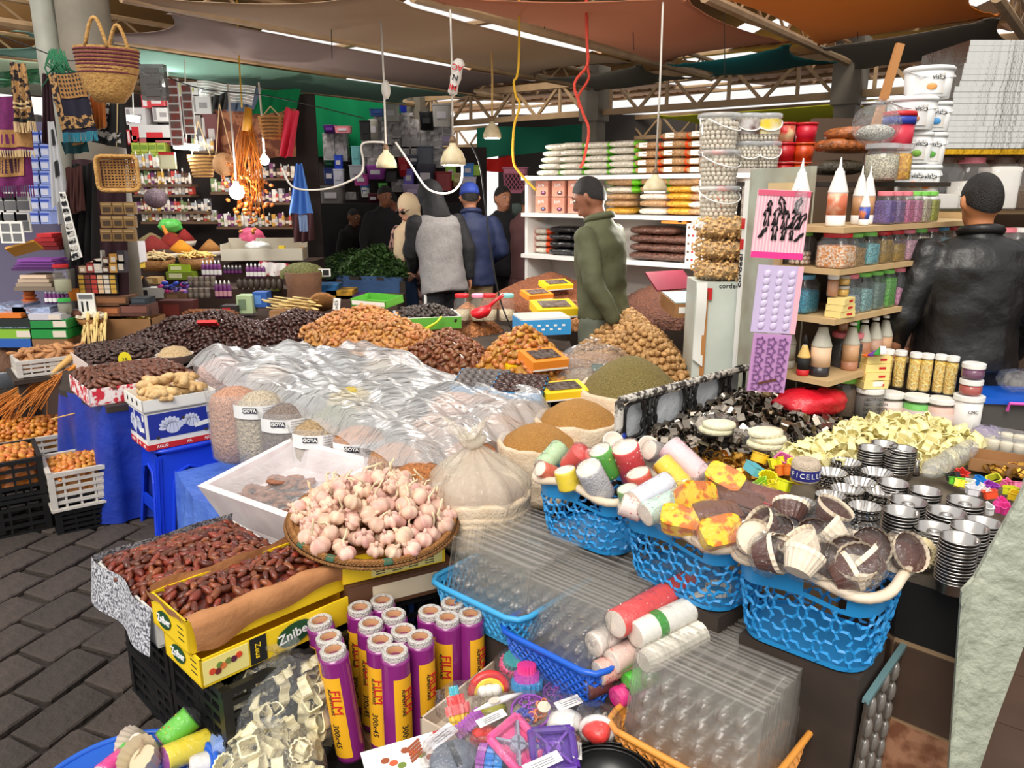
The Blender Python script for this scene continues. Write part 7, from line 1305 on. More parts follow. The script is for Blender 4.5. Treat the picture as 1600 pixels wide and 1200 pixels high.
def bucket(lab,M,r,h,fill_me,gP,lb_l=None,lid=1):
 o=Tg('clear_bucket',lab,'bucket',M,gP);B().lth([(r*.86,0),(r*.88,.004),(r,h)],26,cap=0).ob('bucket_wall',F_buck,o,1);B().lth([(r*1.,h-.012),(r*1.06,h-.01),(r*1.06,h+.008),(r*.97,h+.012),(.001,h+.012)],26).ob('lid',flm('clear_lid',opc=.35,bp=None),o,1)
 if fill_me:
  c=link('balls',fill_me,o);c['kind']='stuff'
 B().tube([(r*1.05*cos(a),-r*1.05*sin(a)*.98 if 1 else 0,h-.02-.055*sin(a))for a in[pi*k/12 for k in Rg(13)]],.004,5).ob('handle',m_lidw,o,1)
 if lb_l:
  B().lth([(r*.945,h*.25),(r*1.,h*.85)],26,cap=0).ob('label',lb_l,o,1)
 return o
bm1=ball_fill(.088,.10,.15,.0125,m_wball);bm2=ball_fill(.06,.068,.11,.0095,m_wball);hb_=(aY(1130,175,4.).z-zt_)/3
for k in Rg(3):
 pz=aY(1130,260,4.);bucket(('lowest','middle','topmost')[k]+' bucket of white sugar balls in the tower',T((pz.x+(.01,-.0,-.012)[k],4.08,zt_+.002+hb_*k),.2+.3*k),.102,hb_-.014,bm1,'sugar ball buckets in the tower')
zp=aY(1200,262,3.9).z
for(px,c,z,lb,lab)in((1172,None,0,'small clear bucket of sugar balls behind the painted board, pillar side',None),(1203,None,0,'small clear bucket of sugar balls behind the painted board, inner side',None),(1170,None,1,'small bucket with grey white label on top of the ball buckets',mt('grey_white_label',(206,200,196),.6,nz=(14,.2),cl=(110,80,76))),(1201,None,1,'small bucket with yellow banded label on top of the ball buckets',mt('yellow_band_label',(232,206,60),.6,nz=(9,.2),cl=(236,230,206)))):
 p=aY(px,262,4.05);bucket(lb,T((p.x,4.12,zp+.005+.135*z)),.068,.118,bm2,'small buckets on the painted board',lab)
m_rb=mt('red_bucket',(196,28,36),.35);m_ob2=mt('orange_goods_bucket',(222,84,30),.35,nz=(40,.3),cl=(190,60,16))
for(px,z,m,lb)in((1228,0,m_rb,'lowest red tub beside the small ball buckets'),(1228,1,m_rb,'middle red tub beside the small ball buckets'),(1226,2,mt('red_labelled_tub',(206,40,40),.4,nz=(12,.15),cl=(236,210,160)),'topmost red tub with a picture label'),(1258,0,m_ob2,'lowest orange tub of dried slices'),(1258,1,m_ob2,'middle orange tub of dried slices'),(1260,2,mt('crimson_tub',(200,24,50),.35),'topmost crimson tub beside the labelled one')):
 p=aY(px,262,4.15);o=Tg('red_tub',lb,'tub',T((p.x,4.2,zp+.002+.098*z-.06)),'red and orange tubs');B().lth([(.048,0),(.056,.082),(.001,.083)],22).ob('body',m,o,1);B().lth([(.059,.082),(.06,.094),(.001,.096)],22).ob('lid',m_rb if m is not m_ob2 else m_ob2,o,1)
o=Tg('board_ledge','narrow ledge carrying the small buckets and tubs','shelf',T((aY(1215,262,4.1).x,4.17,zp-.075)));B().box((0,0,0),(.42,.22,.02)).ob('ledge',MWD,o);B().box((.15,.08,-.85),(.03,.03,1.68)).ob('post',MWD,o);B().box((-.15,.08,-.85),(.03,.03,1.68)).ob('post',MWD,o);b0,b1=aY(1160,500,3.86),aY(1250,500,3.36);dB=b1-b0;rzb=atan2(dB.y,dB.x);zb1=aY(1200,262,3.6).z;pb=Tg('painted_board','tall pale green painted board with lettered tape edge','board',T((b0.x,b0.y,0),rzb))
LB_=V((dB.x,dB.y,0)).length;B().box((LB_/2,0,zb1/2),(LB_,.03,zb1)).ob('board',mt('pale_green_chipped_paint',(176,182,166),.7,nz=(4,.3),cl=(150,142,124)),pb);B().box((-.012,-.01,zb1*.62),(.03,.03,zb1*.7)).ob('tape_edge',m_wht,pb)
for k in Rg(2):
 B().box((-.012,-.027,1.50-.10*k),(.032,.003,.05)).ob('red_tape',m_red,pb)
text('cordeel',.055,m_blk,pb,T((-.012,-.027,1.27),0,pi/2)@T((0,0,0),pi/2),bold=.0008);o=B().box((LB_*.72,-.05,1.66),(.17,.05,.06)).ob('wooden_block',mt('pale_wood',(222,192,140),.7),pb)
def hang_card(lab,px0,py0,px1,py1,y,m,rz):
 a,c=aY(px0,py0,y),aY(px1,py1,y);w,h=c.x-a.x,a.z-c.z;o=Tg('mould_card',lab,'mould card',T(((a.x+c.x)/2,y,c.z),rz,0,.045));B().box((0,0,h/2),(w,.006,h)).ob('backing',m,o)
 return o,w,h
m_pk=mt('pink_striped_card',(238,176,190),.5);o,w,h=hang_card('pink striped card of black figure cutters on the painted board',1181,297,1252,404,2.98,m_pk,-.1)
for k in Rg(16):
 B().box((-w/2+w*(k+.5)/16,-.0035,h*.5),(w/34,.001,h*.9)).ob('stripe',mt('light_pink_stripe',(246,206,212),.5),o)
B().box((0,-.0045,.012),(w,.002,.024)).ob('magenta_foot',mt('magenta_card',(226,50,140),.5),o);B().box((0,-.0045,h-.012),(w,.002,.02)).ob('header',mt('rose_header',(216,90,120),.5),o)
def figure(x,z,s,lean=0.,arms=1):
 P=[(0,.5),(.06,.46),(.05,.38),(.12,.34),(.16,.12),(.10,.11),(.08,.24),(.07,.02),(.13,-.42),(.05,-.42),(.0,-.06),(-.06,-.42),(-.14,-.42),(-.08,.02),(-.09,.22),(-.16,.08),(-.2,.12),(-.12,.34),(-.05,.38),(-.06,.46)];q=B();q.tube([(x+(px+lean*pz)*s,-.007,z+pz*s)for px,pz in P],.0028,5,close=1)
 return q
for k,(x,z,s,ln)in En(((-.055,.23,.09,0),(-.02,.235,.085,.15),(.015,.215,.09,.1),(.05,.215,.085,.5),(.075,.21,.08,.45),(-.05,.30,.055,0),(.0,.305,.085,-.35),(.055,.31,.075,.3),(-.065,.13,.05,.6),(-.02,.135,.08,0),(.015,.125,.06,.1),(.045,.12,.05,0),(.075,.11,.04,.9))):
 figure(x*w/.2,z/.42*h*.95+.02,s*h/.31,ln).ob('figure_cutter',m_blk,o,1)
bag('hang_bag',None,None,T((w*.3,-.02,h*.86)),.025,.01,.05,F_bag,parent=o,frill=0);o,w,h=hang_card('lilac blister card of oval moulds below the pink card',1181,415,1240,520,2.95,mt('lilac_blister',(198,182,216),.35),-.1);ov=B().ball((.013,.006,.017),10,7).mesh('oval_blister',mt('lilac_blister_gloss',(206,192,222),.2),1)
for i in Rg(3):
 for j in Rg(8):
  link('oval_blister',ov,o,T((-w*.28+w*.28*i,-.003,h*.1+h*.11*j),0,0,.4))
B().box((w*.45,-.004,h/2),(w*.12,.002,h)).ob('pink_edge',m_pk,o);o,w,h=hang_card('purple mould card with flower shapes at the board foot',1174,522,1224,612,2.92,mt('purple_mould_card',(190,140,190),.4),-.1);fo=cutm('flower',.017,.006,mt('mauve_outline',(128,84,140),.4),n=24)
for i in Rg(3):
 for j in Rg(6):
  link('flower_mould',fo,o,T((-w*.3+w*.3*i,-.003,h*.1+h*.155*j),0,pi/2))
B().box((w*.1,-.008,h*.18),(w*.5,.004,.008)).ob('brown_stick',m_cho,o,M=T((0,0,0),0,0,-.3))
# ================================================================ JAR SHELVES
E3=V((.77,.64,0)).normalized();jr=atan2(E3.y,E3.x);JC=aY(1308,500,3.);JM=T((JC.x,JC.y,0),jr);JL=1.45;m_jsw=mt('beech_shelf_board',(206,176,130),.6,nz=(6,.4),cl=(188,156,110));js=Tg('jar_shelf','beech shelf unit of jars and bottles beside the leather jacket','shelf',JM);JZ=(1.52,1.36,1.165,.915)
for z in JZ:
 B().box((JL/2-.02,.14,z-.012),(JL,.28,.022)).ob('shelf_board',m_jsw,js)
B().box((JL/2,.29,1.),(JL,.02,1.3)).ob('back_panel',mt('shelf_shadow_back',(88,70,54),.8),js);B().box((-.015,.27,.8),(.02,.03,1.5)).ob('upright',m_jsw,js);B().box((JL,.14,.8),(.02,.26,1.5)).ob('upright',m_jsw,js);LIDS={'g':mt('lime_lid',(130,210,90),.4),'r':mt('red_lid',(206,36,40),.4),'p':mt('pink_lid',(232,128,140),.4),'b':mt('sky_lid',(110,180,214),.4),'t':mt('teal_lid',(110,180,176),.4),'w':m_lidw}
def spr(c,c2=None,sc=160):
 return mt('sprinkle_%d_%d_%d'%c,c,.5,nz=(sc,.12),cl=c2 or[x*.7 for x in c],bp=(sc,.8))
def sjar(lab,x,y,zi,r,h,fillm,fill,lid,gP='sprinkle jars on the jar shelf'):
 return jar(lab,JM@T((x,y,JZ[zi]),0),r,h,fillm,fill,LIDS[lid],.016,'jar',gP,square=1,lid_r=.85)
jb=sjar('big jar of white pearls with green lid',.055,.215,1,.05,.118,None,.4,'g');pm=ball_fill(.044,.044,.05,.0095,mt('pearl_ball',(226,206,186),.35));c=link('pearls',pm,jb,T((0,0,.003)));c['kind']='stuff';sjar('big jar of orange and white sprinkles with red lid',.055,.06,1,.062,.118,spr((236,150,60),(250,226,200),110),.72,'r');row2=[('g',(190,150,90),'tan'),('g',(130,206,214),'aqua'),('r',(176,140,50),'gold'),('r',(186,146,40),'dark gold'),('p',(226,170,190),'rainbow pink'),('g',(216,200,180),'confetti'),('p',(214,170,160),'dusty rose'),('b',(150,190,200),'powder blue'),('r',(190,150,120),'biscuit'),('g',(190,160,100),'straw')]
for k,(ld,c,nm)in En(row2):
 sjar('jar of %s sprinkles in the row on the second board'%nm,.165+.118*k,.06,1,.05,.115,spr(c),.62+.1*(k%3),ld)
sjar('big jar of turquoise sprinkles with blue lid',.06,.20,2,.062,.14,spr((50,170,200),(30,120,150)),.66,'b');row3=[('p',(170,190,200),'mixed silver'),('g',(150,200,200),'ice blue'),('g',(120,150,140),'moss'),('g',(100,190,60),'bright green'),('p',(230,150,190),'bubblegum'),('g',(214,150,160),'coral'),('g',(190,180,150),'oat'),('g',(180,150,90),'mustard'),('p',(150,170,110),'olive'),('r',(150,190,180),'seafoam'),('t',(196,150,130),'peach')]
for k,(ld,c,nm)in En(row3):
 sjar('jar of %s sprinkles in the row on the third board'%nm,.175+.105*k,.06,2,.046,.145,spr(c),.5+.12*(k%4),ld)
for k in Rg(3):
 o=Tg('straw_carton',('lowest','middle','upper')[k]+' straw yellow carton on the third board','box',JM@T((.075,.03,JZ[2]+.026*k),-.1+.1*k),'straw cartons on the third board');B().box((0,0,.0125),(.10,.07,.025)).ob('body',MT_['pale_straw_carton'],o);B().box((.01,-.0355,.0125),(.035,.001,.009)).ob('red_script',m_red,o)
jar('copper powder jar with white lid on the straw cartons',JM@T((.045,.055,JZ[2]+.08)),.022,.07,mt('copper_powder',(176,116,66),.4),.9,lid_r=.95);jar('lower of two squat gold jars on the straw cartons',JM@T((.10,.04,JZ[2]+.08)),.024,.028,mt('gold_powder',(206,160,50),.35),.9,mt('grey_lid',(170,164,156),.4),.01,lid_r=1.);jar('upper of two squat gold jars on the straw cartons',JM@T((.10,.04,JZ[2]+.122)),.024,.028,mt('gold_powder',(206,160,50),.35),.9,mt('grey_lid',(170,164,156),.4),.01,lid_r=1.)
def squeeze(lab,M,r,h,m_body,m_label,m_base,cat='bottle',gP=None,cone=1):
 o=Tg('syrup_bottle',lab,cat,M,gP);B().lth([(r*.95,0),(r,.006),(r,h*.16),(.001,h*.165)],20).ob('base',m_base,o,1);B().lth([(r*1.,h*.16),(r,h*.48),(.001,h*.482)],20).ob('label',m_label,o,1);B().lth([(r,h*.48),(r*1.03,h*.50),(r*.97,h*.53),(r*.5,h*.76),(r*.46,h*.80),(.001,h*.81)],20).ob('shoulder',m_body,o,1)
 if cone:
  B().lth([(r*.34,h*.79),(r*.32,h*.83),(r*.16,h*.86),(r*.06,h),(.001,h)],12).ob('spout',m_lidw,o,1)
 else:
  B().lth([(r*.46,h*.85),(r*.46,h*.90),(.001,h*.905)],14).ob('cap',m_lidw,o,1)
 return o
m_synw=mt('white_bottle',(240,236,230),.35);m_sl1=mt('copper_label',(206,110,76),.4,nz=(14,.15),cl=(236,190,160))
for k,(x,y,r,h,ml,lb)in En(((.0,.205,.036,.26,m_sl1,'tall white squeeze bottle with copper label at the board end'),(.06,.08,.037,.262,m_sl1,'tall white squeeze bottle with copper label second from the end'),(.21,.04,.020,.15,mt('blue_orange_label',(70,90,180),.4,nz=(20,.15),cl=(236,140,40)),'short white bottle with blue and orange label'),(.19,.15,.03,.25,mt('brown_label',(150,90,60),.4),'white squeeze bottle behind the short one'),(.28,.10,.028,.235,mt('tan_label',(186,140,100),.4),'white squeeze bottle with tan label, first of the pair'),(.35,.10,.028,.235,mt('tan_label',(186,140,100),.4),'white squeeze bottle with tan label, second of the pair'),(.05,.24,.028,.24,m_sl1,'white squeeze bottle half hidden at the back'))):
 squeeze(lb,JM@T((x,y,JZ[0])),r,h,m_synw,ml,m_synw,gP='white squeeze bottles on the top board')
for k,(ld,c,nm)in En((('p',(120,90,180),'violet'),('p',(140,110,170),'lilac'),('p',(226,120,170),'pink'),('g',(226,140,180),'rose'),('g',(214,200,170),'cream'),('g',(186,190,60),'lime yellow'))):
 sjar('jar of %s sprinkles on the top board'%nm,.40+.085*k,.05,0,.038,.115,spr(c),.8,ld)
m_syr=mt('dark_syrup',(44,38,40),.3);m_clr=mt('cloudy_bottle',(190,186,170),.4);m_pl=mt('peach_label',(226,190,156),.6)
for k,(x,y,r,h,lb)in En(((-.035,.245,.040,.245,'dark syrup bottle with peach label at the board end'),(.06,.085,.040,.25,'dark syrup bottle with peach label near the pink-lidded jar'),(.08,.25,.036,.22,'cloudy bottle behind the dark syrup ones'))):
 squeeze(lb,JM@T((x,y,JZ[3])),r,h,m_clr,m_pl if k<2 else m_clr,m_syr if k<2 else m_clr,cone=0,gP='syrup bottles on the lowest board')
o=squeeze('small black and red bottle between the syrup bottles',JM@T((.01,.13,JZ[3])),.025,.155,mt('butter_bottle',(226,190,110),.4),m_blk,m_red);B().lth([(.012,.13),(.004,.17)],10).ob('black_tip',m_blk,o,1)
for k in Rg(11):
 squeeze('cloudy syrup bottle, place %s in the receding row'%('one two three four five six seven eight nine ten eleven'.split()[k]),JM@T((.26+.1*k,.06,JZ[3])),.034,.225,m_clr,mt('peach_syrup%d'%(k%3),((206,160,120),(176,120,90),(190,150,130))[k%3],.45),mt('peach_syrup1',(176,120,90),.45),cone=0,gP='cloudy syrup bottles in a row')
# ================================================================ TOP OF THE JAR SHELF AND THE RIGHT BACK
m_vk=mt('white_bucket_plastic',(236,236,234),.4)
def vbucket(lab,px,py_b,py_t,y,r,accent,word=1):
 p,t=aY(px,py_b,y),aY(px,py_t,y);h=t.z-p.z;o=Tg('white_bucket',lab,'bucket',T((p.x,y,p.z),.1),'white lettered buckets');B().lth([(r*.9,0),(r*.92,.004),(r,h*.88),(.001,h*.885)],28).ob('body',m_vk,o,1);B().lth([(r*1.05,h*.86),(r*1.06,h*.95),(r*.98,h),(.001,h)],28).ob('lid',m_vk,o,1);B().tube([(-r*1.03,-.01,h*.86),(-r*.8,-r*.72,h*.66),(0,-r*1.02,h*.58),(r*.8,-r*.72,h*.66),(r*1.03,-.01,h*.86)],.003,5).ob('handle',m_vk,o,1)
 yaw=-pi/2-.5;lb_=B().grid(lambda u,v:(r*.985*cos(yaw+(u-.5)*1.3),r*.985*sin(yaw+(u-.5)*1.3),h*(.12+.62*v)),8,1).ob('label',mt('bucket_label',(226,228,230),.5,nz=(9,.2),cl=(214,206,196)),o);B().ball((.022,.006,.015),10,6).ob('fruit_print',mt('accent_%d_%d'%accent[:2],accent,.5),lb_,1,T((r*1.*cos(yaw+.1),r*1.*sin(yaw+.1),h*.32),yaw+pi/2))
 if word:
  a=yaw+.35;text('viska',.03,m_blk,lb_,T((r*1.005*cos(a),r*1.005*sin(a),h*.62),a+pi/2)@T((0,0,0),0,pi/2))
 return o
for(px,yb,yt,acc,lb,r)in((1447,155,106,(214,150,80),'topmost white bucket with almond picture',.105),(1420,205,153,(200,130,90),'white bucket with walnut picture below the topmost',.105),(1455,206,160,(70,150,210),'white bucket with blue band beside the walnut one',.075),(1425,256,207,(120,170,60),'white bucket with green fruit picture',.075),(1447,258,208,(90,160,60),'white bucket with green and brown picture at the outer side',.075),(1420,303,258,(226,110,40),'white bucket with orange band and fish-like fruit',.07),(1440,305,258,(230,130,40),'white bucket lettered with curved script',.07),(1418,350,306,(190,50,50),'lowest white bucket with red band',.07),(1437,352,307,(230,150,60),'lowest white bucket with amber band',.07)):
 vbucket(lb,px,yb,yt,3.75 if px<1445 else 3.85,r,acc)
p=aY(1376,268,3.45);jar('clear tub of white sugar grains above the squeeze bottles',T((p.x,p.y,1.70)),.07,.13,spr((226,218,190)),.8,flm('clear_lid',opc=.35,bp=None),lid_r=1.);p=aY(1402,268,3.5);jar('clear tub of golden corn beside the sugar tub',T((p.x,p.y,1.70)),.055,.13,spr((226,176,50),(190,130,20),70),.85,flm('clear_lid',opc=.35,bp=None),lid_r=1.);p=aY(1365,235,3.5);o=Tg('sugar_bag','clear knotted bag of white grains on the sugar tub','bag',T((p.x,p.y,1.90)))
B().ball((.08,.07,.035),14,8).ob('grains',spr((232,228,216)),o,1);bag('bag_film',None,None,T((0,0,.03)),.10,.09,.09,F_bag,seed=5,parent=o);p=aY(1402,215,3.6);o=Tg('pot','red and blue lidded pot under a clear bag','pot',T((p.x,p.y,1.83)));B().lth([(.06,0),(.066,.11)],22).ob('body',mt('red_pot',(206,50,70),.4),o,1);B().lth([(.07,.11),(.07,.145)],22).ob('blue_band',mt('navy_lid',(40,60,160),.4),o,1);B().lth([(.072,.145),(.07,.165),(.001,.166)],22).ob('lid',m_rb,o,1)
m_dsl=gmt('orange_dried_slices',(196,110,50),40,.6)
for k,(px,py,w,lb)in En(((1350,210,.4,'upper long bag of orange dried slices'),(1330,228,.36,'lower long bag of orange dried slices'),(1305,262,.26,'dark bag of dried leaves behind the squeeze bottles'))):
 p=aY(px,py,4.);tag(pouch(w,.22,.075).ob('dried_bag',m_dsl if k<2 else mt('dark_leaf_pack',(66,58,44),.4,bp=(40,.8)),None,1,T(p,.2)),lb,'bag')
o=Tg('high_ledge','plain ledge carrying the dried-slice bags and tubs','shelf',T((aY(1350,262,3.8).x,3.85,1.685),.3));B().box((0,0,0),(.62,.5,.02)).ob('ledge',MWD,o);B().box((.2,.2,-.84),(.03,.03,1.66)).ob('post',MWD,o);o=Tg('wooden_batten','bare wooden slat leaning up behind the buckets','batten',T(aY(1388,130,4.4),0,0,.2));B().box((0,0,-.05),(.04,.03,.5)).ob('wood',mt('bare_wood',(186,128,72),.7),o)
tag(B().tube([aY(1345,162,4.3),aY(1400,160,4.3)],.012,8).ob('metal_rod',m_tip,None,1),'thin metal rod poking out beside the white buckets','rod');m_foil=mt('silver_foil',(222,220,214),.2,metal=1.,bp=(3,.7));m_gfoil=mt('gold_foil',(230,176,40),.3,metal=.8,bp=(22,.5));y0=4.45;zb_=aY(1500,232,y0).z;zt2=aY(1530,62,y0).z;N=19;dz=(zt2-zb_)/N;xl,xr=aY(1462,200,y0).x,aY(1612,200,y0).x;ords=['lowest','second','third','fourth','fifth','sixth','seventh','eighth','ninth','tenth','eleventh','twelfth','thirteenth','fourteenth','fifteenth','sixteenth','seventeenth','eighteenth','topmost']
bme=B().box((0,0,0),(1,.5,dz*.96)).mesh('foil_board',m_foil)
for k in Rg(N):
 xa=xl+(.0 if k<4 else .07 if k<11 else .10+.004*(k-11))+fr_(-.005,.005);o=link('foil_board',bme,None,T(((xa+xr)/2,y0+.25+fr_(-.006,.006),zb_+dz*(k+.5)))@Matrix.Diagonal((xr-xa,1,1,1)));tag(o,'%s silver foil cake board in the pile from below'%ords[k],'cake board','silver foil cake boards')
o=B().box((0,0,0),(xr-xl+.04,.5,.028)).ob('gold_board',m_gfoil,None,M=T(((xl+xr)/2,y0+.24,zb_-.018)));tag(o,'gold foil board at the bottom of the silver pile','cake board');o=B().box((0,0,0),(.035,.45,.52)).ob('gold_board',m_gfoil,None,M=T((xr+.03,y0+.2,zb_+.26),0,0,-.1));tag(o,'gold foil board standing upright beside the silver pile','cake board');bs=Tg('back_shelf','brown wall shelf of large square jars behind the leather jacket','shelf',T((aY(1530,300,4.5).x,4.62,0)))
for z in(zb_-.045,aY(1530,332,4.4).z,aY(1530,425,4.4).z):
 B().box((.25,.08,z),(1.5,.36,.025)).ob('shelf_board',m_jsw if z<1.7 else mt('brown_board',(96,68,46),.7),bs)
B().box((-.5,.2,1.),(.03,.1,2.)).ob('upright',MWD,bs);zj=aY(1530,332,4.4).z+.014;m_flour=mt('white_flour',(240,236,228),.8)
for k,(px,f,ld,lb)in En(((1483,.32,mt('brown_lid',(92,66,50),.5),'large square jar one third full of flour'),(1528,.6,LIDS['p'],'large square jar with pink lid sloping with flour'),(1575,.92,mt('brown_lid',(92,66,50),.5),'large square jar full of flour'),(1612,.5,mt('brown_lid',(92,66,50),.5),'large square jar of brown pieces at the edge'))):
 p=aY(px,300,4.45);jar(lb,T((p.x,4.55,zj)),.092,.255,m_flour if k<3 else mt('brown_sprinkles',(104,76,48),.7),f,ld,.03,square=1,lid_r=.72,gP='large square jars on the back shelf')
zj2=aY(1530,425,4.4).z+.014
for k,(px,ld)in En(((1462,'w'),(1490,'g'),(1585,'p'),(1610,'w'))):
 p=aY(px,380,4.45);jar(('square jar below the one-third flour jar','square jar with lime lid below the pink-lidded one','square jar with pink lid low at the edge','square jar lowest at the picture edge')[k],T((p.x,4.55,zj2)),.08,.2,mt('dim_fill%d'%k,((176,140,100),(120,100,80),(206,190,170),(150,110,80))[k],.8),.55,LIDS[ld],.025,square=1,lid_r=.72,gP='square jars on the lower back board')
# ================================================================ BACKGROUND STALLS
def pxb(name,lb_l,cat,x0,y0,x1,y1,Y,D,m,gP=None,parts=None):
 a,c=aY(x0,y1,Y),aY(x1,y0,Y);o=Tg(name,lb_l,cat,T(((a.x+c.x)/2,Y,a.z)),gP);w,h=c.x-a.x,c.z-a.z;B().box((0,D/2,h/2),(w,D,h)).ob('body',m,o)
 for(u0,v0,u1,v1,pm,nm)in(parts or()):
  B().box((w*((u0+u1)/2-.5),-.0015,h*(v0+v1)/2),(w*(u1-u0),.003,h*(v1-v0))).ob(nm,pm,o)
 return o
def clo(name,lb_l,cat,quad,Y,m,amp=.02,folds=3,parts=(),fringe=None,gP=None,dy=0.,nu=18,nv=14):
 P=[aY(p[0],p[1],Y+(p[2]if len(p)>2 else 0))for p in quad];o=Tg(name,lb_l,cat,None,gP)
 def f(u,v,off=0.):
  p=P[0].lerp(P[1],u).lerp(P[3].lerp(P[2],u),v)
  return p+V((0,amp*sin(u*folds*2*pi+v*1.5)*(.3+.7*v)+off+dy,amp*.2*sin(u*9)))
 B().grid(f,nu,nv).ob('cloth',m,o,1)
 for(u0,v0,u1,v1,pm,nm)in parts:
  B().grid(lambda a,c:f(u0+(u1-u0)*a,v0+(v1-v0)*c,-.006),max(2,int(nu*(u1-u0))),max(2,int(nv*(v1-v0)))).ob(nm,pm,o,1)
 if fringe:
  q=B();n=34
  for k in Rg(n):
   a=f((k+.5)/n,1.,0);q.tube([a,a+V((fr_(-.006,.006),fr_(-.004,.004),-fringe[0]))],.004,4)
  q.ob('fringe',fringe[1],o)
 return o,f
m_plum=mt('plum_carpet',(112,30,92),.9,nz=(40,.4),cl=(92,22,76));m_gc=mt('old_gold_weave',(176,130,78),.9,nz=(50,.4),cl=(150,106,60));m_navyc=mt('navy_carpet',(26,24,44),.9);m_ornam=mt('gold_on_black_ornament',(176,134,84),.9,nz=(34,.06),cl=(34,26,30));m_ornam2=mt('white_on_black_ornament',(190,186,178),.9,nz=(30,.05),cl=(26,26,34));m_tealf=mt('teal_fringe',(44,128,150),.9);m_cream2=mt('cream_fringe',(214,186,140),.9)
m_strawl=mt('straw_weave',(206,160,92),.8,nz=(40,.4),cl=(176,128,66),bp=(80,.6));m_straw_pk=mt('maroon_straw_stripe',(110,44,54),.8,bp=(80,.6));YR=5.15;clo('prayer_rug','plum rug with gold diamonds hanging at the far left edge','rug',((-40,150),(45,150),(50,235),(-40,232)),5.,m_plum,parts=((.0,.62,1,.95,m_gc,'gold_band'),(.45,.70,.7,.88,m_plum,'diamond')),fringe=(.045,m_cream2));clo('prayer_rug','plum rug with brown border under the first one at the edge','rug',((-40,238),(48,238),(50,290),(-40,290)),5.05,m_plum,parts=((.0,.1,.9,.72,m_gc,'gold_band'),(.05,.2,.8,.62,mt('dark_plum',(58,22,48),.9),'inner_field')),fringe=(.07,m_plum))
clo('patterned_scarf','black scarf with gold ornament and cream fringe','scarf',((15,97),(40,100),(52,190),(20,192)),4.95,m_ornam,parts=((.1,.66,.95,.70,m_cream2,'stripe'),(.1,.74,.95,.77,m_cream2,'stripe'),(0,.93,1,1,m_blk,'hem')),fringe=(.06,m_cream2));clo('green_net','striped green net hanging behind the scarf','net',((-30,92),(72,95),(66,130),(-30,140)),7.5,flm('green_net',tint=(120,190,150),opc=.35,mky=(70,140,100),bp=None),parts=[(0,k/8,1,k/8+.04,mt('green_line',(60,130,90),.8),'stripe')for k in Rg(8)])
ro,rf=clo('prayer_rug','navy rug with gold scroll border and turquoise fringe on the column','rug',((76,116),(128,112),(150,205),(96,208)),YR,m_navyc,parts=((.0,.0,.22,.95,m_ornam,'scroll_border'),(.0,.72,1,.93,m_ornam,'scroll_border'),(.24,.02,1,.42,m_gc,'gold_field')),fringe=(.06,m_tealf),amp=.012)
for i in Rg(7):
 for j in Rg(5):
  B().grid(lambda a,c:rf(.28+.1*i+.05*a,.04+.075*j+.035*c,-.010),1,1).ob('lattice_square',m_blk,ro)
clo('hanging_cloth','dark brown rolled carpet hanging beside the navy rug','carpet',((66,115),(78,115),(88,225),(64,225)),YR+.05,mt('dark_brown_carpet',(58,32,40),.9),amp=.02);clo('hanging_cloth','brown and orange cloth behind the straw bag','cloth',((140,150),(164,150),(165,200),(147,202)),YR+.12,mt('brown_orange_cloth',(150,98,44),.9,nz=(6,.3),cl=(206,96,30)),amp=.015);clo('prayer_rug','black rug with white vine border under the straw bag','rug',((160,150),(192,150),(196,232),(142,222)),YR+.18,m_blk,parts=((.1,.0,.4,.9,m_ornam2,'vine_border'),(.1,.72,.9,.92,m_ornam2,'vine_border'),(.72,0,.78,1,m_cream2,'stripe')),amp=.012)
clo('hanging_cloth','dark teal folded cloth with gold corner under the navy rug','cloth',((95,222),(136,220),(138,238),(100,242)),YR+.08,mt('dark_teal_cloth',(20,62,66),.9),parts=((.4,.1,.9,.3,m_gc,'gold_corner'),),amp=.015);p=aY(172,160,5.);o=Tg('straw_bag','big straw shopping bag with maroon bands on the column','bag',T((p.x,5.,p.z),-.12,0,.05));s_=5./1202;B().lth([(.001,0),(22*s_,.0),(34*s_,.06),(44*s_,.16),(47*s_,.20)],30,sy=.6,cap=0).ob('body',m_strawl,o,1)
for k in Rg(7):
 z=.165+.021*k;B().tube([((42.5+.8*k)*s_*cos(a),(42.5+.8*k)*s_*.6*sin(a),z)for a in[2*pi*i/36 for i in Rg(36)]],.0085,6,close=1).ob('maroon_band',m_straw_pk,o,1)
B().lth([(43*s_,.15),(48.5*s_,.31)],30,sy=.6,cap=0).ob('upper_weave',m_strawl,o,1)
for y in(-.11,.11):
 B().tube([(-.06+.14*t,y,.30+.16*sin(pi*t))for t in[k/12 for k in Rg(13)]],.011,7).ob('handle',m_strawl,o,1)
p0,p1=aY(157,298,4.95),aY(210,244,4.95);o=Tg('rush_basket','rectangular woven basket hanging sideways under the rugs','basket',T(((p0.x+p1.x)/2,4.95,p0.z),.25));w,h=p1.x-p0.x,p1.z-p0.z;q=B()
for k in Rg(12):
 q.tube([(-w/2+w*(k+.5)/12,.02+.03,.02),(-w/2+w*(k+.5)/12,.05,h-.02)],.004,4);q.tube([(-w/2+.02,.052,h*(k+.5)/12),(w/2-.02,.052,h*(k+.5)/12)],.004,4)
q.ob('woven_base',m_strawl,o);q=B();q.tube([(x,0,z+h/2)for x,z in rrect(w,h,.03,32)],.012,6,close=1);q.tube([(x,.03,z+h/2)for x,z in rrect(w*.95,h*.95,.03,32)],.012,6,close=1);q.ob('rim',m_strawl,o,1);q=B();cpx=aY(140,100,5.85)
for k,z in En((2.30,2.26,2.33)):
 q.tube([(cpx.x+.2*cos(a)-.06,cpx.y+.2*sin(a),z+.03*sin(a*2+k))for a in[2*pi*i/24 for i in Rg(24)]],.008,5,close=1)
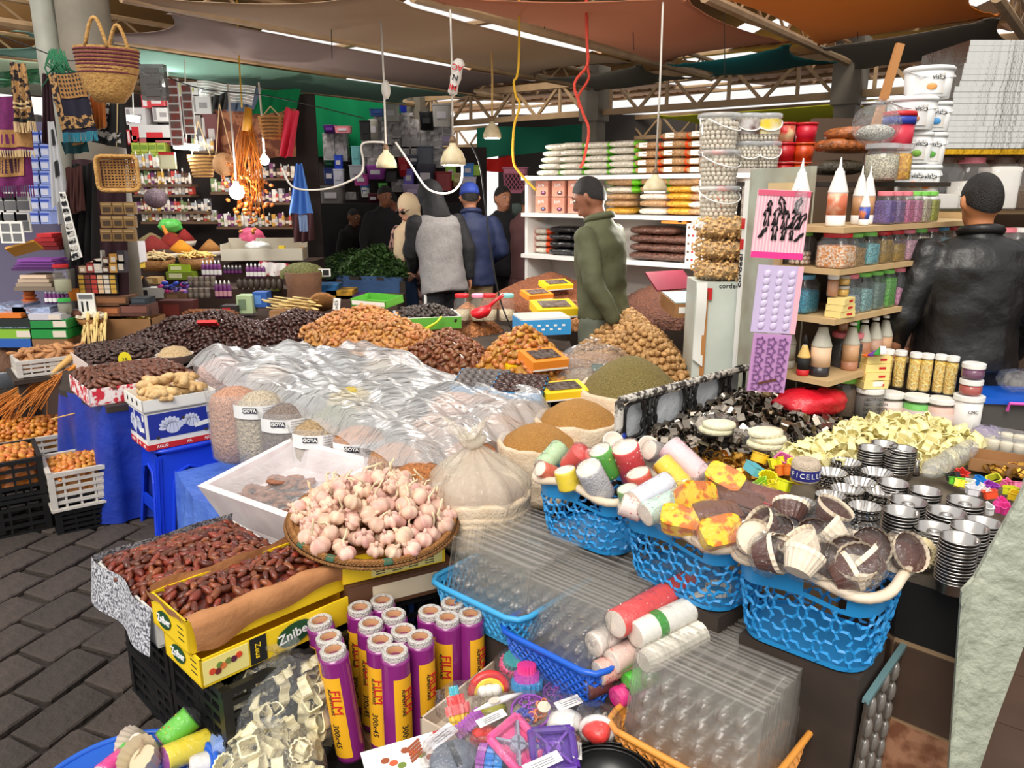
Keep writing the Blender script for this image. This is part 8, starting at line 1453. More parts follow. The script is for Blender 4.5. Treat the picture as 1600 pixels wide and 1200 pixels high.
tag(q.ob('rope_binding',mt('dark_red_rope',(96,50,44),.9),None,1),'ropes wound round the left column','rope');q=B()
for k in Rg(26):
 a=aY(86+fr_(-10,14),80+fr_(-5,8),5.2);q.tube([a,a+V((fr_(-.06,.06),0,-.08)),a+V((fr_(-.12,.12),fr_(-.03,.03),-fr_(.12,.2)))],.005,4)
tag(q.ob('green_twine',mt('green_twine',(40,110,74),.9),None,1),'tangle of green twine tied to the left column','twine');q=B()
for k in Rg(3):
 q.tube([aY(150+11*k+10*cos(a),78+5*sin(a)+8*k/3,5.3)for a in[i*.5 for i in Rg(14)]],.006,5)
tag(q.ob('cord_coil',mt('pale_blue_cord',(120,140,176),.6),None,1),'coil of pale blue cord on the left column','cord');clo('ornament_strip','long white strip with black diamond ornament slanting down','strip',((92,300),(102,300),(128,402),(112,408)),4.9,MPW,parts=[(.12,k/9+.02,.88,k/9+.09,m_ornam2,'diamond')for k in Rg(9)],amp=.006);clo('ornament_strip','upper grey white strip with black marks beside the rugs','strip',((74,190),(84,190),(104,300),(80,330)),4.95,mt('grey_white_strip',(170,170,172),.8),parts=((.5,.1,.8,.3,m_blk,'print'),(.5,.5,.8,.7,m_blk,'print')),amp=.008)
clo('white_scarf','crumpled pale scarf hanging below the grey strip','scarf',((80,290),(108,280),(118,348),(92,352)),5.05,mt('grey_white_strip',(170,170,172),.8),amp=.03,folds=4);clo('black_garment','long black garment hanging below the round column','garment',((112,258),(150,255),(152,405),(108,420)),5.,mt('black_fleece',(16,13,14),.95),amp=.04,folds=4);clo('brown_bag','dark maroon fringed bag hung by the black garment','bag',((102,262),(128,260),(130,330),(104,335)),4.93,mt('dark_maroon_suede',(64,30,26),.9),amp=.03,folds=5)
for i in Rg(3):
 for j in Rg(2):
  pxb('stencil_sheet','white stencil sheet, %s column, %s row at the far left'%(('outer','middle','inner')[i],('upper','lower')[j]),'sheet',-14+20*i,300+32*j,5+20*i,331+32*j,5.3,.01,MPW,'stencil sheets',[(.1,.1,.9,.55,mt('stencil_grey',(110,110,112),.8),'print'),(.15,.6,.85,.92,m_blk if(i+j)%2 else mt('stencil_grey',(110,110,112),.8),'print')])
for i in Rg(2):
 for j in Rg(7):
  pxb('blue_carton','glossy blue white carton, %s column, tier %s beside the column'%(('outer','inner')[i],'one two three four five six seven'.split()[j]),'carton',46+16*i,330-21*j,61.5+16*i,350-21*j,6.2,.2,mt('lit_blue_carton',(150,170,236),.5),'blue white cartons',[(.2,.15,.8,.6,mt('pale_carton_art',(220,224,244),.5),'picture'),(.1,.7,.9,.85,mt('deep_blue_print',(50,80,190),.5),'print')])
tag(B().box((0,0,0),(.7,.03,2.2)).ob('stall_partition',mt('violet_grey_panel',(110,104,130),.8),None,M=T((aY(30,300,6.5).x,6.55,1.1))),'violet grey partition behind the blue cartons','partition');m_step=mt('dim_stall_cloth',(70,52,44),.9)
for(x0,x1,ya,yb,z,lb)in((200,480,6.95,7.6,1.03,'rear step of the spice stall'),(150,480,6.45,6.95,.86,'second step of the spice stall'),(150,450,5.98,6.45,.70,'third step of the spice stall'),(172,250,5.55,5.98,.58,'front step of the spice stall'),(-40,105,5.3,6.3,.62,'low stall table at the far left')):
 xa,xb=aY(x0,400,ya).x,aY(x1,400,ya).x;o=Tg('stall_step',lb,'stall',T(((xa+xb)/2,(ya+yb)/2,0)));B().box((0,0,z/2),(xb-xa,yb-ya,z)).ob('body',m_step,o)
m_spb=mt('white_spice_tray',(206,196,180),.6)
for k,(px,py,w,h,c,lb,Y)in En(((241,396,32,28,(128,26,20),'deep red paprika cone, the widest of the spices',7.05),(268,386,28,22,(142,34,22),'second deep red spice cone behind the turmeric',7.3),(284,394,23,19,(222,140,20),'bright orange turmeric cone',7.),(237,378,24,14,(150,132,92),'pale olive spice cone at the back',7.45),(268,373,15,14,(206,110,40),'tawny orange spice cone at the back',7.5),(329,392,19,18,(160,108,50),'golden brown cumin cone',7.05),(289,376,16,18,(150,34,30),'tall narrow red spice cone',7.4),(305,402,24,8,(196,98,30),'low rust orange spice heap',6.9),(256,395,24,6,(70,44,30),'low dark brown spice heap',6.9))):
 p=aY(px,py,Y);s_=Y/1202;c_=B().lth([(w*s_,0),(w*s_*.55,h*s_*.52),(w*s_*.12,h*s_*.96),(.001,h*s_)],26).ob('spice_cone',mt('spice_%d_%d'%c[:2],c,.9,nz=(40,.4),cl=[x*.85 for x in c]),None,1,T((p.x,Y,p.z)));tag(c_,lb,'spice','spice cones');o=Tg('spice_tray','pale tray under the '+lb.split(',')[0],'tray',T((p.x,Y,p.z-.05)));B().lth([(w*s_*.85,0),(w*s_*1.05,.05),(w*s_*.98,.05),(.001,.045)],20).ob('dish',m_spb,o,1)
o=Tg('spice_scoop','orange scoop stuck in the back spice heap','scoop',T(aY(262,368,7.35),0,0,-.4));B().tube([(0,0,-.03),(0,0,.1)],[.03,.012],8).ob('handle',m_oc,o,1)
for(px,py,w,lb,seed)in((248,422,26,'wicker tray of pale curled peel on the spice stall',1),(308,420,26,'wicker tray of yellow sticks on the spice stall',2)):
 p=aY(px,py,6.75);s_=6.75/1202;o=Tg('wicker_tray',lb,'tray',T((p.x,6.75,p.z)));B().lth([(w*s_*.8,0),(w*s_,.09),(w*s_*.94,.09),(.001,.06)],24).ob('tray',m_wick,o,1);q=B()
 for k in Rg(60):
  a,r=fr_(0,6.28),w*s_*.85*sqrt(random.random());b0=V((r*cos(a),r*sin(a),.10+.05*(1-r/(w*s_))));d=V((fr_(-1,1),fr_(-1,1),fr_(-.1,.3))).normalized()*.05;q.tube([b0-d,b0+V((0,0,.008)),b0+d],.007,5)
 f=q.ob('pieces',mt('pale_peel' if seed==1 else 'yellow_sticks',(214,190,140)if seed==1 else(216,186,106),.7,var=.1),o,1);f['kind']='stuff'
def pump(lab,px,py,Y,hpx,rpx,m,m_lab,gP):
 p=aY(px,py,Y);s_=Y/1202;r,h=rpx*s_,hpx*s_;o=Tg('pump_bottle',lab,'bottle',T((p.x,Y,p.z)),gP);B().lth([(r,0),(r,h*.68),(r*.45,h*.78),(.001,h*.78)],12).ob('body',m,o,1);B().lth([(r*1.02,h*.12),(r*1.02,h*.42)],12,cap=0).ob('label',m_lab,o,1);B().lth([(r*.5,h*.78),(r*.5,h*.88),(r*.2,h),(.001,h)],8).ob('cap',m_lidw,o,1)
 return o
m_purp=mt('purple_lotion',(110,44,110),.35);m_dkb=mt('dark_bottle_glass',(40,28,40),.3);wd='one two three four five six seven eight nine ten eleven twelve thirteen fourteen'.split()
for k in Rg(5):
 pump('purple pump bottle, place %s in the tall row beside the green card'%wd[k],319+6.2*k,432,6.55,25,3.1,m_purp,m_lidw,'tall purple pump bottles')
for k in Rg(5):
 pump('small dark bottle, place %s in the middle of the spice stall'%wd[k],352+6*k,428,6.6,13,2.8,m_dkb,m_purp,'small dark bottles')
for k in Rg(5):
 pump('purple pump bottle, place %s in the row near the floral cloth'%wd[k],388+6.2*k,434,6.55,22,3.,m_purp,m_lidw,'purple pump bottles near the floral cloth')
for k in Rg(4):
 pump('purple pump bottle, place %s in the lower front row'%wd[k],340+6.5*k,466,6.15,28,3.2,m_purp,mt('rose_label',(206,150,160),.5),'purple pump bottles in the lower row')
for k in Rg(9):
 px,py=298+9*(k%5),448+18*(k//5);p=aY(px,py,6.3-.15*(k//5));jar('small cloth-topped jar, place %s in the cluster below the bottles'%wd[k],T((p.x,p.y,p.z)),.022,.05,mt('jar_brown%d'%(k%2),((96,82,66),(120,100,80))[k%2],.6),.9,mt('grey_cloth_top',(130,118,106),.8),.03,gP='cloth-topped jars',lid_r=.8)
for k in Rg(8):
 px=375+9*(k%8);p=aY(px,452,6.35);bag('spice_sachet','tied dark spice sachet, place %s in the front row'%wd[k],'sachet',T((p.x,p.y,p.z+.04)),.026,.022,.045,mt('dark_sachet',(70,58,50),.5,var=.2),n=12,k=8)
p=aY(478,488,6.3);o=Tg('paper_sack','tall crumpled brown paper sack of green pods','sack',T((p.x,6.3,max(.0,p.z-.6))));B().lth([(.13,0),(.155,.25),(.15,.6),(.135,.78),(.15,.93),(.14,.935),(.12,.85),(.001,.84)],26).ob('sack_wall',mt('brown_kraft',(122,86,60),.85,nz=(6,.5),cl=(96,64,44),bp=(9,.9)),o,1);q=[(p.x+.16*cos(a)*1.2-.02,6.35+.14*sin(a))for a in[2*pi*k/12 for k in Rg(12)]];zq=aY(480,425,6.3).z
mound('green_pods','heap of green pods in the brown paper sack','pods',q,hfd(q,zq,.12,.9,.01),mt('green_pods',(124,122,66),.8,nz=(60,.4),cl=(84,84,40),bp=(55,1.3)),.02,rgh=.008,base=zq-.05);o=Tg('trough','long beige plastic trough of tools and packets','trough',T((aY(412,408,6.9).x,6.9,aY(412,408,6.9).z),.1));m_tro=mt('beige_trough',(186,178,160),.5);B().box((0,.1,.02),(.68,.3,.02)).ob('base',m_tro,o)
for(c,d)in(((0,-.05,.06),(.70,.012,.10)),((0,.25,.1),(.70,.012,.18)),((-.345,.1,.08),(.012,.3,.14)),((.345,.1,.06),(.012,.3,.10))):
 B().box(c,d).ob('side_panel',m_tro,o)
for(px,py,w,h,c,lb)in((440,398,8,14,(226,196,40),'bright yellow plastic clip in the trough'),(455,404,8,13,(230,190,30),'second yellow plastic clip in the trough'),(463,404,7,7,(210,40,40),'red capped pot in the trough'),(472,402,4,16,(196,150,100),'wooden stick standing in the trough'),(425,402,14,8,(110,82,60),'brown packet lying in the trough')):
 pxb('trough_item',lb,'packet',px-w/2,py-h,px+w/2,py,6.95,.04,mt('ti_%d_%d'%c[:2],c,.5))
clo('floral_cloth','white cloth with red roses along the trough front','cloth',((405,408),(452,412),(450,432),(405,430)),6.75,mt('rose_print_cloth',(226,218,214),.8,nz=(14,.08),cl=(176,40,60)),amp=.01);bag('pink_bag','crumpled pink plastic bag beside the trough','bag',T(aY(393,370,7.2)),.11,.09,.085,mt('pink_film_bag',(222,90,130),.4,bp=(14,.8)),seed=3,frill=0,amp=.3);bag('white_bag','crumpled white plastic bag in the trough end','bag',T(aY(402,385,7.05)),.11,.08,.05,mt('white_film_bag',(214,214,210),.4,bp=(14,.8)),seed=7,frill=0,amp=.3)
bag('green_bag','bright green plastic bag above the spices','bag',T(aY(266,353,7.5)),.11,.08,.07,mt('green_film_bag',(100,200,90),.4,bp=(14,.8)),seed=9,frill=0,amp=.25);bag('seed_bag','hanging clear bag of mauve speckled seeds','bag',T(aY(243,310,7.2)),.10,.08,.09,mt('mauve_seeds',(120,100,110),.6,nz=(90,.3),cl=(70,56,62)),seed=5)
for(lb,x0,y0,x1,y1,Y,c,pc)in(('lime green carton under the wicker trays',263,414,296,424,6.6,(150,176,30),(226,226,180)),('olive green carton below the lime one',260,425,300,437,6.55,(120,140,30),(226,226,180)),('white tray with oval marks holding incense cones',192,450,256,466,6.1,(214,210,204),(40,40,40)),('pale green price board above the dark dates',371,462,393,490,5.95,(176,196,150),(110,130,100)),('blue price board beside the pale green one',396,457,416,480,6.,(40,90,170),(90,140,210)),('orange box on the incense tray',190,434,213,444,6.2,(226,150,40),(236,190,90)),('tan packet box below the olive carton',226,434,246,444,6.25,(176,140,84),(220,200,150)),('white and red leaflet hung at the spice stall end',205,378,215,410,6.,(226,220,220),(190,30,40)),('black and white leaflet beside the red one',192,380,204,410,6.02,(60,60,70),(206,206,206)),('yellow and purple packet under the leaflets',196,410,215,420,6.,(226,190,60),(120,60,140)),('green and white box with yellow clip by the paper sack',410,445,436,455,6.4,(150,160,60),(230,226,200)),('dark red open crate of chips on the third step',250,470,300,500,5.9,(90,40,34),(130,50,40)),('low brown crate beside the cinnamon',257,458,290,470,6.1,(120,88,62),(150,116,84)),('dark crate of red berries',345,478,370,492,5.9,(40,32,30),(170,40,44))):
 pxb('stall_box',lb,'box',x0,y0,x1,y1,Y,.12,mt('sb_%d_%d_%d'%c,c,.6),None,[(.12,.2,.6,.8,mt('sp_%d_%d_%d'%pc,pc,.6),'print')])
for(px,lb)in((217,'outer dark incense cone on the white tray'),(227,'inner dark incense cone on the white tray')):
 p=aY(px,452,6.15);tag(B().lth([(.05,0),(.02,.07),(.001,.11)],14).ob('incense_cone',mt('incense_dark',(44,30,28),.9),None,1,T((p.x,6.15,p.z))),lb,'incense')
m_cand=[mt('candy%d'%k,c,.4)for k,c in En(((40,70,190),(226,60,150),(120,80,190),(60,50,120),(230,160,190)))];m_pk5=pouch(.06,.05,.03,n=8,k=5)
for k in Rg(26):
 tag(m_pk5.ob('candy_packet',m_cand[k%5],None,1,T(aY(252+fr_(0,38),440+fr_(0,20),6.15+fr_(-.05,.05)),fr_(0,3),fr_(-.5,.5))),('blue','pink','lilac','navy','rose')[k%5]+' shiny sweet packet heaped on the spice stall','packet','sweet packets on the spice stall')
m_lw=mt('light_wood',(226,196,130),.6,var=.06);q=B().tube([(-.11,0,0),(.05,0,.004)],.005,6);q.ball((.03,.02,.009),10,6,M=T((.075,0,.004)));spm=q.mesh('wooden_spoon',m_lw,1)
for k in Rg(22):
 p=aY(432+2.4*k,472+4*(k%4),5.85);tag(link('wooden_spoon',spm,None,T(p+V((0,0,.012*(k%3))),.35+fr_(-.2,.2),0,.2)),'pale wooden spoon in the heap beside the dark dates','spoon','pale wooden spoons beside the dark dates')
ctn('brown_carton','brown carton under the heap of wooden spoons','box',T((aY(455,500,5.85).x,5.9,.70)),.3,.2,aY(455,484,5.85).z-.705,M_card);cin=B().tube([(-.09,0,0),(.09,0,0)],.012,8).mesh('cinnamon_stick',mt('cinnamon',(150,92,52),.7,var=.15),1)
for k in Rg(14):
 p=aY(304+4*k,492-3*(k%3),5.75);tag(link('cinnamon_stick',cin,None,T(p,.9+fr_(-.3,.3),0,.15)),'brown cinnamon stick behind the red packet','cinnamon','cinnamon sticks')
for k in Rg(12):
 p=aY(128+3.4*k,540-8*(k%4),5.3);tag(link('wooden_spoon',spm,None,T(p,1.6+fr_(-.5,.5),-.9,-1.2,1.25)),'yellowish wooden spoon standing beside the cardboard box','spoon','yellowish wooden spoons')
o=tra('cardboard_box','open brown cardboard box of lemons on the front step','box',T((aY(203,532,5.5).x,5.6,aY(203,532,5.5).z)),.36,.24,.16,.006,M_card);m_lem=mt('yellow_lemon',(214,176,70),.5);lem=B().ball((.03,.024,.024),10,7).mesh('lemon',m_lem,1)
for k in Rg(7):
 tag(link('lemon',lem,None,T((aY(203,532,5.5).x+fr_(-.12,.12),5.6+fr_(-.08,.08),aY(203,532,5.5).z+.13),fr_(0,3))),'small lemon in the open cardboard box','lemon','lemons in the cardboard box')
chunk=B().box((0,0,0),(.055,.035,.02)).mesh('white_chunk',mt('white_soap_chunk',(232,222,196),.6));p=aY(145,508,5.4);o=Tg('chunk_basket','small wicker basket of white soap chunks','basket',T((p.x,5.4,p.z)));B().lth([(.07,0),(.1,.05),(.094,.05),(.001,.04)],20).ob('bowl',m_wick,o,1)
for k in Rg(16):
 a,r=fr_(0,6.28),.075*sqrt(random.random());tag(link('white_chunk',chunk,None,T((p.x+r*cos(a),5.4+r*sin(a),p.z+.06+.03*(1-r/.08)),a,fr_(-.4,.4),fr_(-.4,.4))),'white soap chunk in the small wicker basket','soap','white soap chunks')
for k in Rg(9):
 o=link('brown_block',chunk,None,T(aY(106+8*(k%3),503-7*(k//3),5.4),.2*k,.1));o.data=o.data if k else B().box((0,0,0),(.06,.04,.03)).mesh('brown_block',mt('brown_resin',(120,74,60),.6))
 if k==0:
  bb=o.data
 o.data=bb;tag(o,'brown resin block beside the white chunks','block','brown resin blocks')
flat=[('upper green flat box at the left stall',48,500,104,513,(30,130,60)),('lower green flat box at the left stall',48,515,104,529,(30,140,60)),('lime and white flat box at the picture edge',-10,515,48,529,(130,180,50)),('blue flat box at the picture edge',-10,529,47,543,(40,90,170)),('brown open carton under the green boxes',52,530,105,545,(140,100,66)),('orange flat strip box on the silver packs',-5,490,32,497,(222,120,40)),('black flat box under the orange strip',-10,498,46,511,(30,36,34)),('white lettered packet on the green boxes',45,491,95,501,(196,192,200))]
for(lb,x0,y0,x1,y1,c)in flat:
 pxb('flat_box',lb,'box',x0,y0,x1,y1,5.25,.25,mt('fb_%d_%d_%d'%c,c,.5),'flat boxes at the left stall',[(.62,.15,.97,.85,mt('pale_label',(220,206,190),.6),'label')]if c[1]>120 else None)
m_silv=mt('silver_blue_wrap',(176,190,222),.2,metal=.7,bp=(20,.9))
for k,(x0,y0,x1,y1)in En(((-10,476,36,483),(20,480,77,490),(-10,483,40,491),(0,508,48,515))):
 pxb('silver_pack',('uppermost silver wrapped pack at the picture edge','long silver wrapped pack beside it','second silver wrapped pack at the edge','crinkled silver pack on the lime box')[k],'pack',x0,y0,x1,y1,5.3,.2,m_silv,'silver wrapped packs')
p=aY(100,456,5.4);jar('tall clear jar with red lid and pale leaves',T((p.x,p.y,p.z)),.055,.17,mt('pale_leaves',(170,170,140),.7),.5,LIDS['r'],lid_r=.9);p=aY(103,490,5.35);jar('clear jar with green lid of grey herbs',T((p.x,p.y,p.z)),.045,.085,mt('grey_herbs',(120,116,96),.7),.8,mt('green_lid',(60,180,80),.4),lid_r=.9)
for k in Rg(6):
 pump('purple bottle, place %s in the crate at the left stall'%wd[k],74+6.5*k,474,5.42,20,3.,m_purp,m_lidw,'purple bottles in the crate')
pxb('display_board','black display board of small mixed packets','board',125,429,180,459,5.5,.02,m_blk,None,[((i+.08)/6,(j+.1)/4,(i+.92)/6,(j+.9)/4,mt('dp%d'%((i*3+j*5)%5),((206,160,60),(190,60,50),(220,206,190),(120,50,40),(226,190,150))[(i*3+j*5)%5],.6),'packet')for i in Rg(6)for j in Rg(4)]);pxb('orange_soap','orange soap blocks stacked at the left stall','soap',108,452,123,470,5.5,.06,m_oc);pxb('tool_card','white card of tools standing on the front step','card',124,458,146,490,5.4,.01,MPW,None,[(.2,.1,.3,.6,m_blk,'print'),(.5,.1,.6,.6,m_blk,'print'),(.1,.72,.9,.92,mt('stencil_grey',(110,110,112),.8),'print')])
pxb('stencil_sheet','tilted white sheet with grey squares in front of the stencils','sheet',2,346,34,380,5.,.008,MPW,None,[(.1,.1,.45,.45,mt('stencil_grey',(110,110,112),.8),'print'),(.55,.1,.9,.45,mt('stencil_grey',(110,110,112),.8),'print'),(.1,.55,.45,.9,mt('stencil_grey',(110,110,112),.8),'print'),(.55,.55,.9,.9,mt('stencil_grey',(110,110,112),.8),'print')]);o=Tg('gold_tray','golden tray of square moulded soaps leaning at the left stall','tray',T(aY(38,388,5.1),.1,-.6,-.25))
B().box((0,0,0),(.19,.10,.015)).ob('tray',mt('amber_plastic',(214,150,40),.4),o)
for i in Rg(5):
 for j in Rg(2):
  B().box((-.072+.036*i,-.024+.046*j,.012),(.028,.036,.016),top=.7).ob('soap',mt('amber_soap',(196,120,30),.4),o)
for(lb,quad,c,Y)in(('folded purple and white textiles on the left stall',((18,405),(90,398),(92,424),(24,430)),(110,60,130),5.4),('red cloth pile behind the gold tray',((48,365),(92,362),(92,392),(44,396)),(150,36,40),5.7),('stack of pale papers and sticks on the left stall',((22,430),(88,425),(84,455),(28,458)),(170,150,130),5.4)):
 for k in Rg(4):
  a,bq=quad[0],quad[2];pxb('folded_cloth',('lowest layer of the ','second layer of the ','third layer of the ','top layer of the ')[k]+lb,'cloth',a[0]+3*k,bq[1]-(bq[1]-a[1])*(k+1)/4,bq[0]-4*k,bq[1]-(bq[1]-a[1])*k/4-1,Y,.2,mt('fold_%d_%d'%(c[0],k),[min(255,x*(.75+.2*k))for x in c],.9),'folded textiles')
o=Tg('clay_pot','terracotta gourd vase on the spice stall','vase',T(aY(197,434,6.15)));B().lth([(.04,0),(.075,.04),(.06,.09),(.025,.13),(.02,.17),(.028,.18)],20).ob('vase_body',mt('terracotta',(176,110,70),.8),o,1);o=Tg('clay_bowls','nested orange clay bowls at the left stall','bowl',T(aY(48,474,5.5)))
for k in Rg(3):
 B().lth([(.03,.03*k),(.055-.008*k,.03*k+.03),(.05-.008*k,.03*k+.03),(.001,.03*k+.012)],18).ob('bowl',mt('orange_clay',(196,100,40),.7),o,1)
YB=7.9;q=B();bx0,bx1=aY(190,300,YB).x,aY(475,300,YB).x;o=Tg('stall_back_wall','dark panel at the back of the spice stall','panel',T(((bx0+bx1)/2,YB+.25,0)));B().box((0,0,1.3),(bx1-bx0+.2,.03,2.6)).ob('panel',mt('dark_stall_panel',(46,36,34),.9),o);app=[('large white pan carton with red end',205,195,265,224,(214,208,206),(200,30,40)),('white appliance carton above the red one',198,168,226,195,(206,200,200),(150,140,140)),('red appliance carton below the lamp',200,203,216,226,(200,32,40),(226,200,200)),('white cooker carton with pan picture',240,166,264,190,(222,216,212),(160,150,150)),('red and white carton on top of the stack',222,148,258,168,(206,60,66),(230,220,220)),('red narrow carton beside the picture strip',256,148,268,168,(206,30,40),(226,120,120)),('grey carton behind the picture strips',300,148,328,178,(170,166,164),(120,116,114)),('white carton at the top behind the strips',278,128,308,150,(190,186,182),(150,150,60)),('dark maroon carton with jug picture',318,178,338,235,(92,36,34),(170,160,156)),('pale carton with grey pictures',300,180,316,230,(140,128,122),(96,90,90)),('pink wrapped carton over the lime boxes',212,215,290,226,(150,60,70),(176,90,96))]
for(lb,x0,y0,x1,y1,c,pc)in app:
 pxb('appliance_carton',lb,'carton',x0,y0,x1,y1,YB-.05,.25,mt('ac_%d_%d_%d'%c,c,.6),'appliance cartons at the top of the stall',[(.05,.1,.22,.9,mt('ap_%d_%d_%d'%pc,pc,.6),'print'),(.4,.3,.8,.6,mt('ap_%d_%d_%d'%pc,pc,.6),'picture')])
for i in Rg(4):
 for j in Rg(2):
  pxb('lime_carton','lime green leaf-print carton, place %s, %s row'%(wd[i],('lower','upper')[j]),'carton',206+13*i,238-15*j,218.5+13*i,252-15*j,YB-.1,.12,mt('lime_leaf_carton',(170,180,70),.6),'lime leaf-print cartons',[(.15,.25,.85,.75,mt('leaf_print',(110,140,40),.6),'leaf')])
for zpy,x0,x1,lb in((288,205,300,'upper left'),(304,210,300,'lower left'),(278,388,460,'upper right'),(316,384,462,'middle right'),(354,340,462,'lower right'),(330,215,330,'bottom left'),(346,222,340,'lowest left'),(262,206,250,'highest left'),(236,300,335,'topmost middle'),(300,330,384,'middle')):
 a,c=aY(x0,zpy,YB-.2),aY(x1,zpy,YB-.2);o=Tg('wall_shelf',lb+' wooden wall shelf of the spice stall','shelf',T(((a.x+c.x)/2,YB-.12,a.z)));B().box((0,0,-.012),(c.x-a.x,.22,.024)).ob('shelf_board',mt('shelf_brown',(96,70,50),.7),o);n=int((x1-x0)/5.2)
 for k in Rg(n):
  px=x0+(x1-x0)*(k+.5)/n;hpx=fr_(13,22)if zpy>300 else fr_(15,24);c=random.choice(((226,220,210),(40,36,44),(120,60,110),(206,160,70),(176,176,180),(90,60,44),(190,70,60),(120,140,90),(236,232,226)));nmc={226:'cream',40:'black',120:'violet' if c[1]==60 else 'sage',206:'amber',176:'silver',90:'brown',190:'red',236:'white'}[c[0]]
  if k%2:
   pump('%s little bottle, place %s on the %s wall shelf'%(nmc,wd[k%14]+(' again' if k>13 else ''),lb),px,zpy-.5,YB-.18,hpx,2.3,mt('wb_%d_%d'%c[:2],c,.4),mt('pale_label',(220,206,190),.6),'little goods on the wall shelves')
  else:
   pxb('little_packet','%s little packet, place %s on the %s wall shelf'%(nmc,wd[k%14]+(' again' if k>13 else ''),lb),'packet',px-2.4,zpy-hpx,px+2.4,zpy-.5,YB-.18,.08,mt('wb_%d_%d'%c[:2],c,.5),'little goods on the wall shelves',[(.1,.3,.9,.6,mt('pale_label',(220,206,190),.6),'label')])
clo('brown_leaf_cloth','brown cloth with pale leaves behind the hung straw bags','cloth',((335,168),(462,160),(462,245),(335,250)),YB,mt('brown_leaf_cloth',(104,56,38),.9,nz=(9,.06),cl=(150,96,66)),amp=.02);clo('white_net','white diamond net under the roof edge','net',((308,126),(400,136),(392,165),(310,150)),7.6,flm('white_net',opc=.45,bp=None,mky=(206,204,200)),amp=.03,parts=[(0,k/6,1,k/6+.03,MPW,'cord')for k in Rg(6)])
clo('blue_grey_cover','blue grey netted cover beside the white net','cover',((352,138),(410,138),(395,172),(352,175)),7.7,mt('blue_grey_cover',(70,84,104),.8),amp=.03);clo('black_umbrella','folded black umbrella cloth under the white net','umbrella',((330,152),(358,142),(354,172),(330,172)),7.5,m_blk,amp=.03);m_grt=fabric('green_tarpaulin',(0,134,80),.5);clo('green_tarpaulin','large bright green tarpaulin hung under the roof','tarpaulin',((388,137),(620,150),(640,235),(440,250),),10.6,m_grt,amp=.10,folds=4,nu=40)
clo('green_tarpaulin','green tarpaulin piece above the brown leaf cloth','tarpaulin',((385,140),(470,140),(462,170),(388,182)),7.8,m_grt,amp=.04);clo('green_tarpaulin','dark green tarpaulin beyond the bean shelf','tarpaulin',((745,200),(935,195),(935,225),(745,250)),11.2,fabric('dim_green_tarp',(10,96,72),.35),amp=.06);clo('blue_tarpaulin','deep blue tarpaulin behind the silver cartons','tarpaulin',((600,165),(690,165),(690,205),(600,205)),11.,fabric('deep_blue_tarp',(24,40,150),.3),amp=.05)
clo('red_umbrella','red parasol cloth far behind the blue cap','parasol',((750,250),(800,244),(812,268),(740,268)),12.,fabric('red_parasol',(206,36,30),.4),amp=.05)
for j,(x0,n,y0,y1)in En(((268,8,122,228),(289,6,132,210))):
 a,c=aY(x0,y1,6.6),aY(x0+10,y0,6.6);o=Tg('picture_strip',('long hanging strip of eight small framed pictures','shorter hanging strip of six small framed pictures')[j],'picture strip',T((a.x,6.6,a.z)));w,h=c.x-a.x,c.z-a.z;B().box((w/2,0,h/2),(w,.008,h)).ob('white_frame',m_wht,o)
 for k in Rg(n):
  B().box((w/2,-.005,h*(k+.5)/n),(w*.76,.003,h/n*.78)).ob('picture',mt('strip_pic',(120,104,98),.5,nz=(24,.2),cl=(150,70,60)),o)
for(px,py,lb)in((443,200,'hanging woven straw basket beside the red cloth'),(316,262,'striped straw tote hanging on long cords')):
 p=aY(px-(18 if px>400 else 0),py,7.);s_=7./1202;o=Tg('straw_tote',lb,'bag',T((p.x,7.,p.z-(.08 if px<400 else .09))));B().lth([(15*s_,0),(20*s_,25*s_),(21*s_,32*s_)],4 if px>400 else 20,sy=.5,cap=0,pw=4 if px>400 else None).ob('body',m_strawl,o,1)
 for k in Rg(6):
  B().tube([((15.6+.9*k)*s_*cos(a),(15.6+.9*k)*s_*.5*sin(a),(3+5*k)*s_)for a in[2*pi*i/20 for i in Rg(20)]],.008,5,close=1).ob('dark_stripe',mt('dark_straw',(120,84,48),.8),o,1)
 for sx in(-1,1):
  B().tube([(sx*14*s_,0,31*s_),(0,0,(80 if px<400 else 46)*s_)],.005,4).ob('cord',m_cream2,o)
p=aY(351,257,6.95);o=Tg('round_straw_bag','round flat straw bag hanging beside the striped tote','bag',T((p.x,6.95,p.z)));B().lth([(.001,.03),(.05,.032),(.096,.028),(.1,0),(.096,-.028),(.001,-.03)],30,M=T((0,0,0),0,pi/2)).ob('disc',mt('tan_straw',(196,148,100),.8,bp=(60,.5)),o,1)
for sx in(-1,1):
 B().tube([(sx*.07,0,.07),(.0,0,.50)],.004,4).ob('cord',m_cream2,o)
clo('red_garment','knotted red cloth hanging at the stall corner','cloth',((446,168),(468,175),(455,246),(434,244)),6.9,mt('red_cloth',(206,40,66),.8),amp=.04,folds=2);clo('blue_apron','blue plastic garment hanging above the paper sack','garment',((462,256),(472,256),(488,334),(450,334)),6.5,mt('cornflower_blue',(72,124,206),.6),amp=.03,folds=3);clo('grey_glove','grey glove hanging under the blue garment','glove',((466,336),(480,336),(481,362),(468,362)),6.5,mt('blue_grey',(120,140,176),.7),amp=.01)
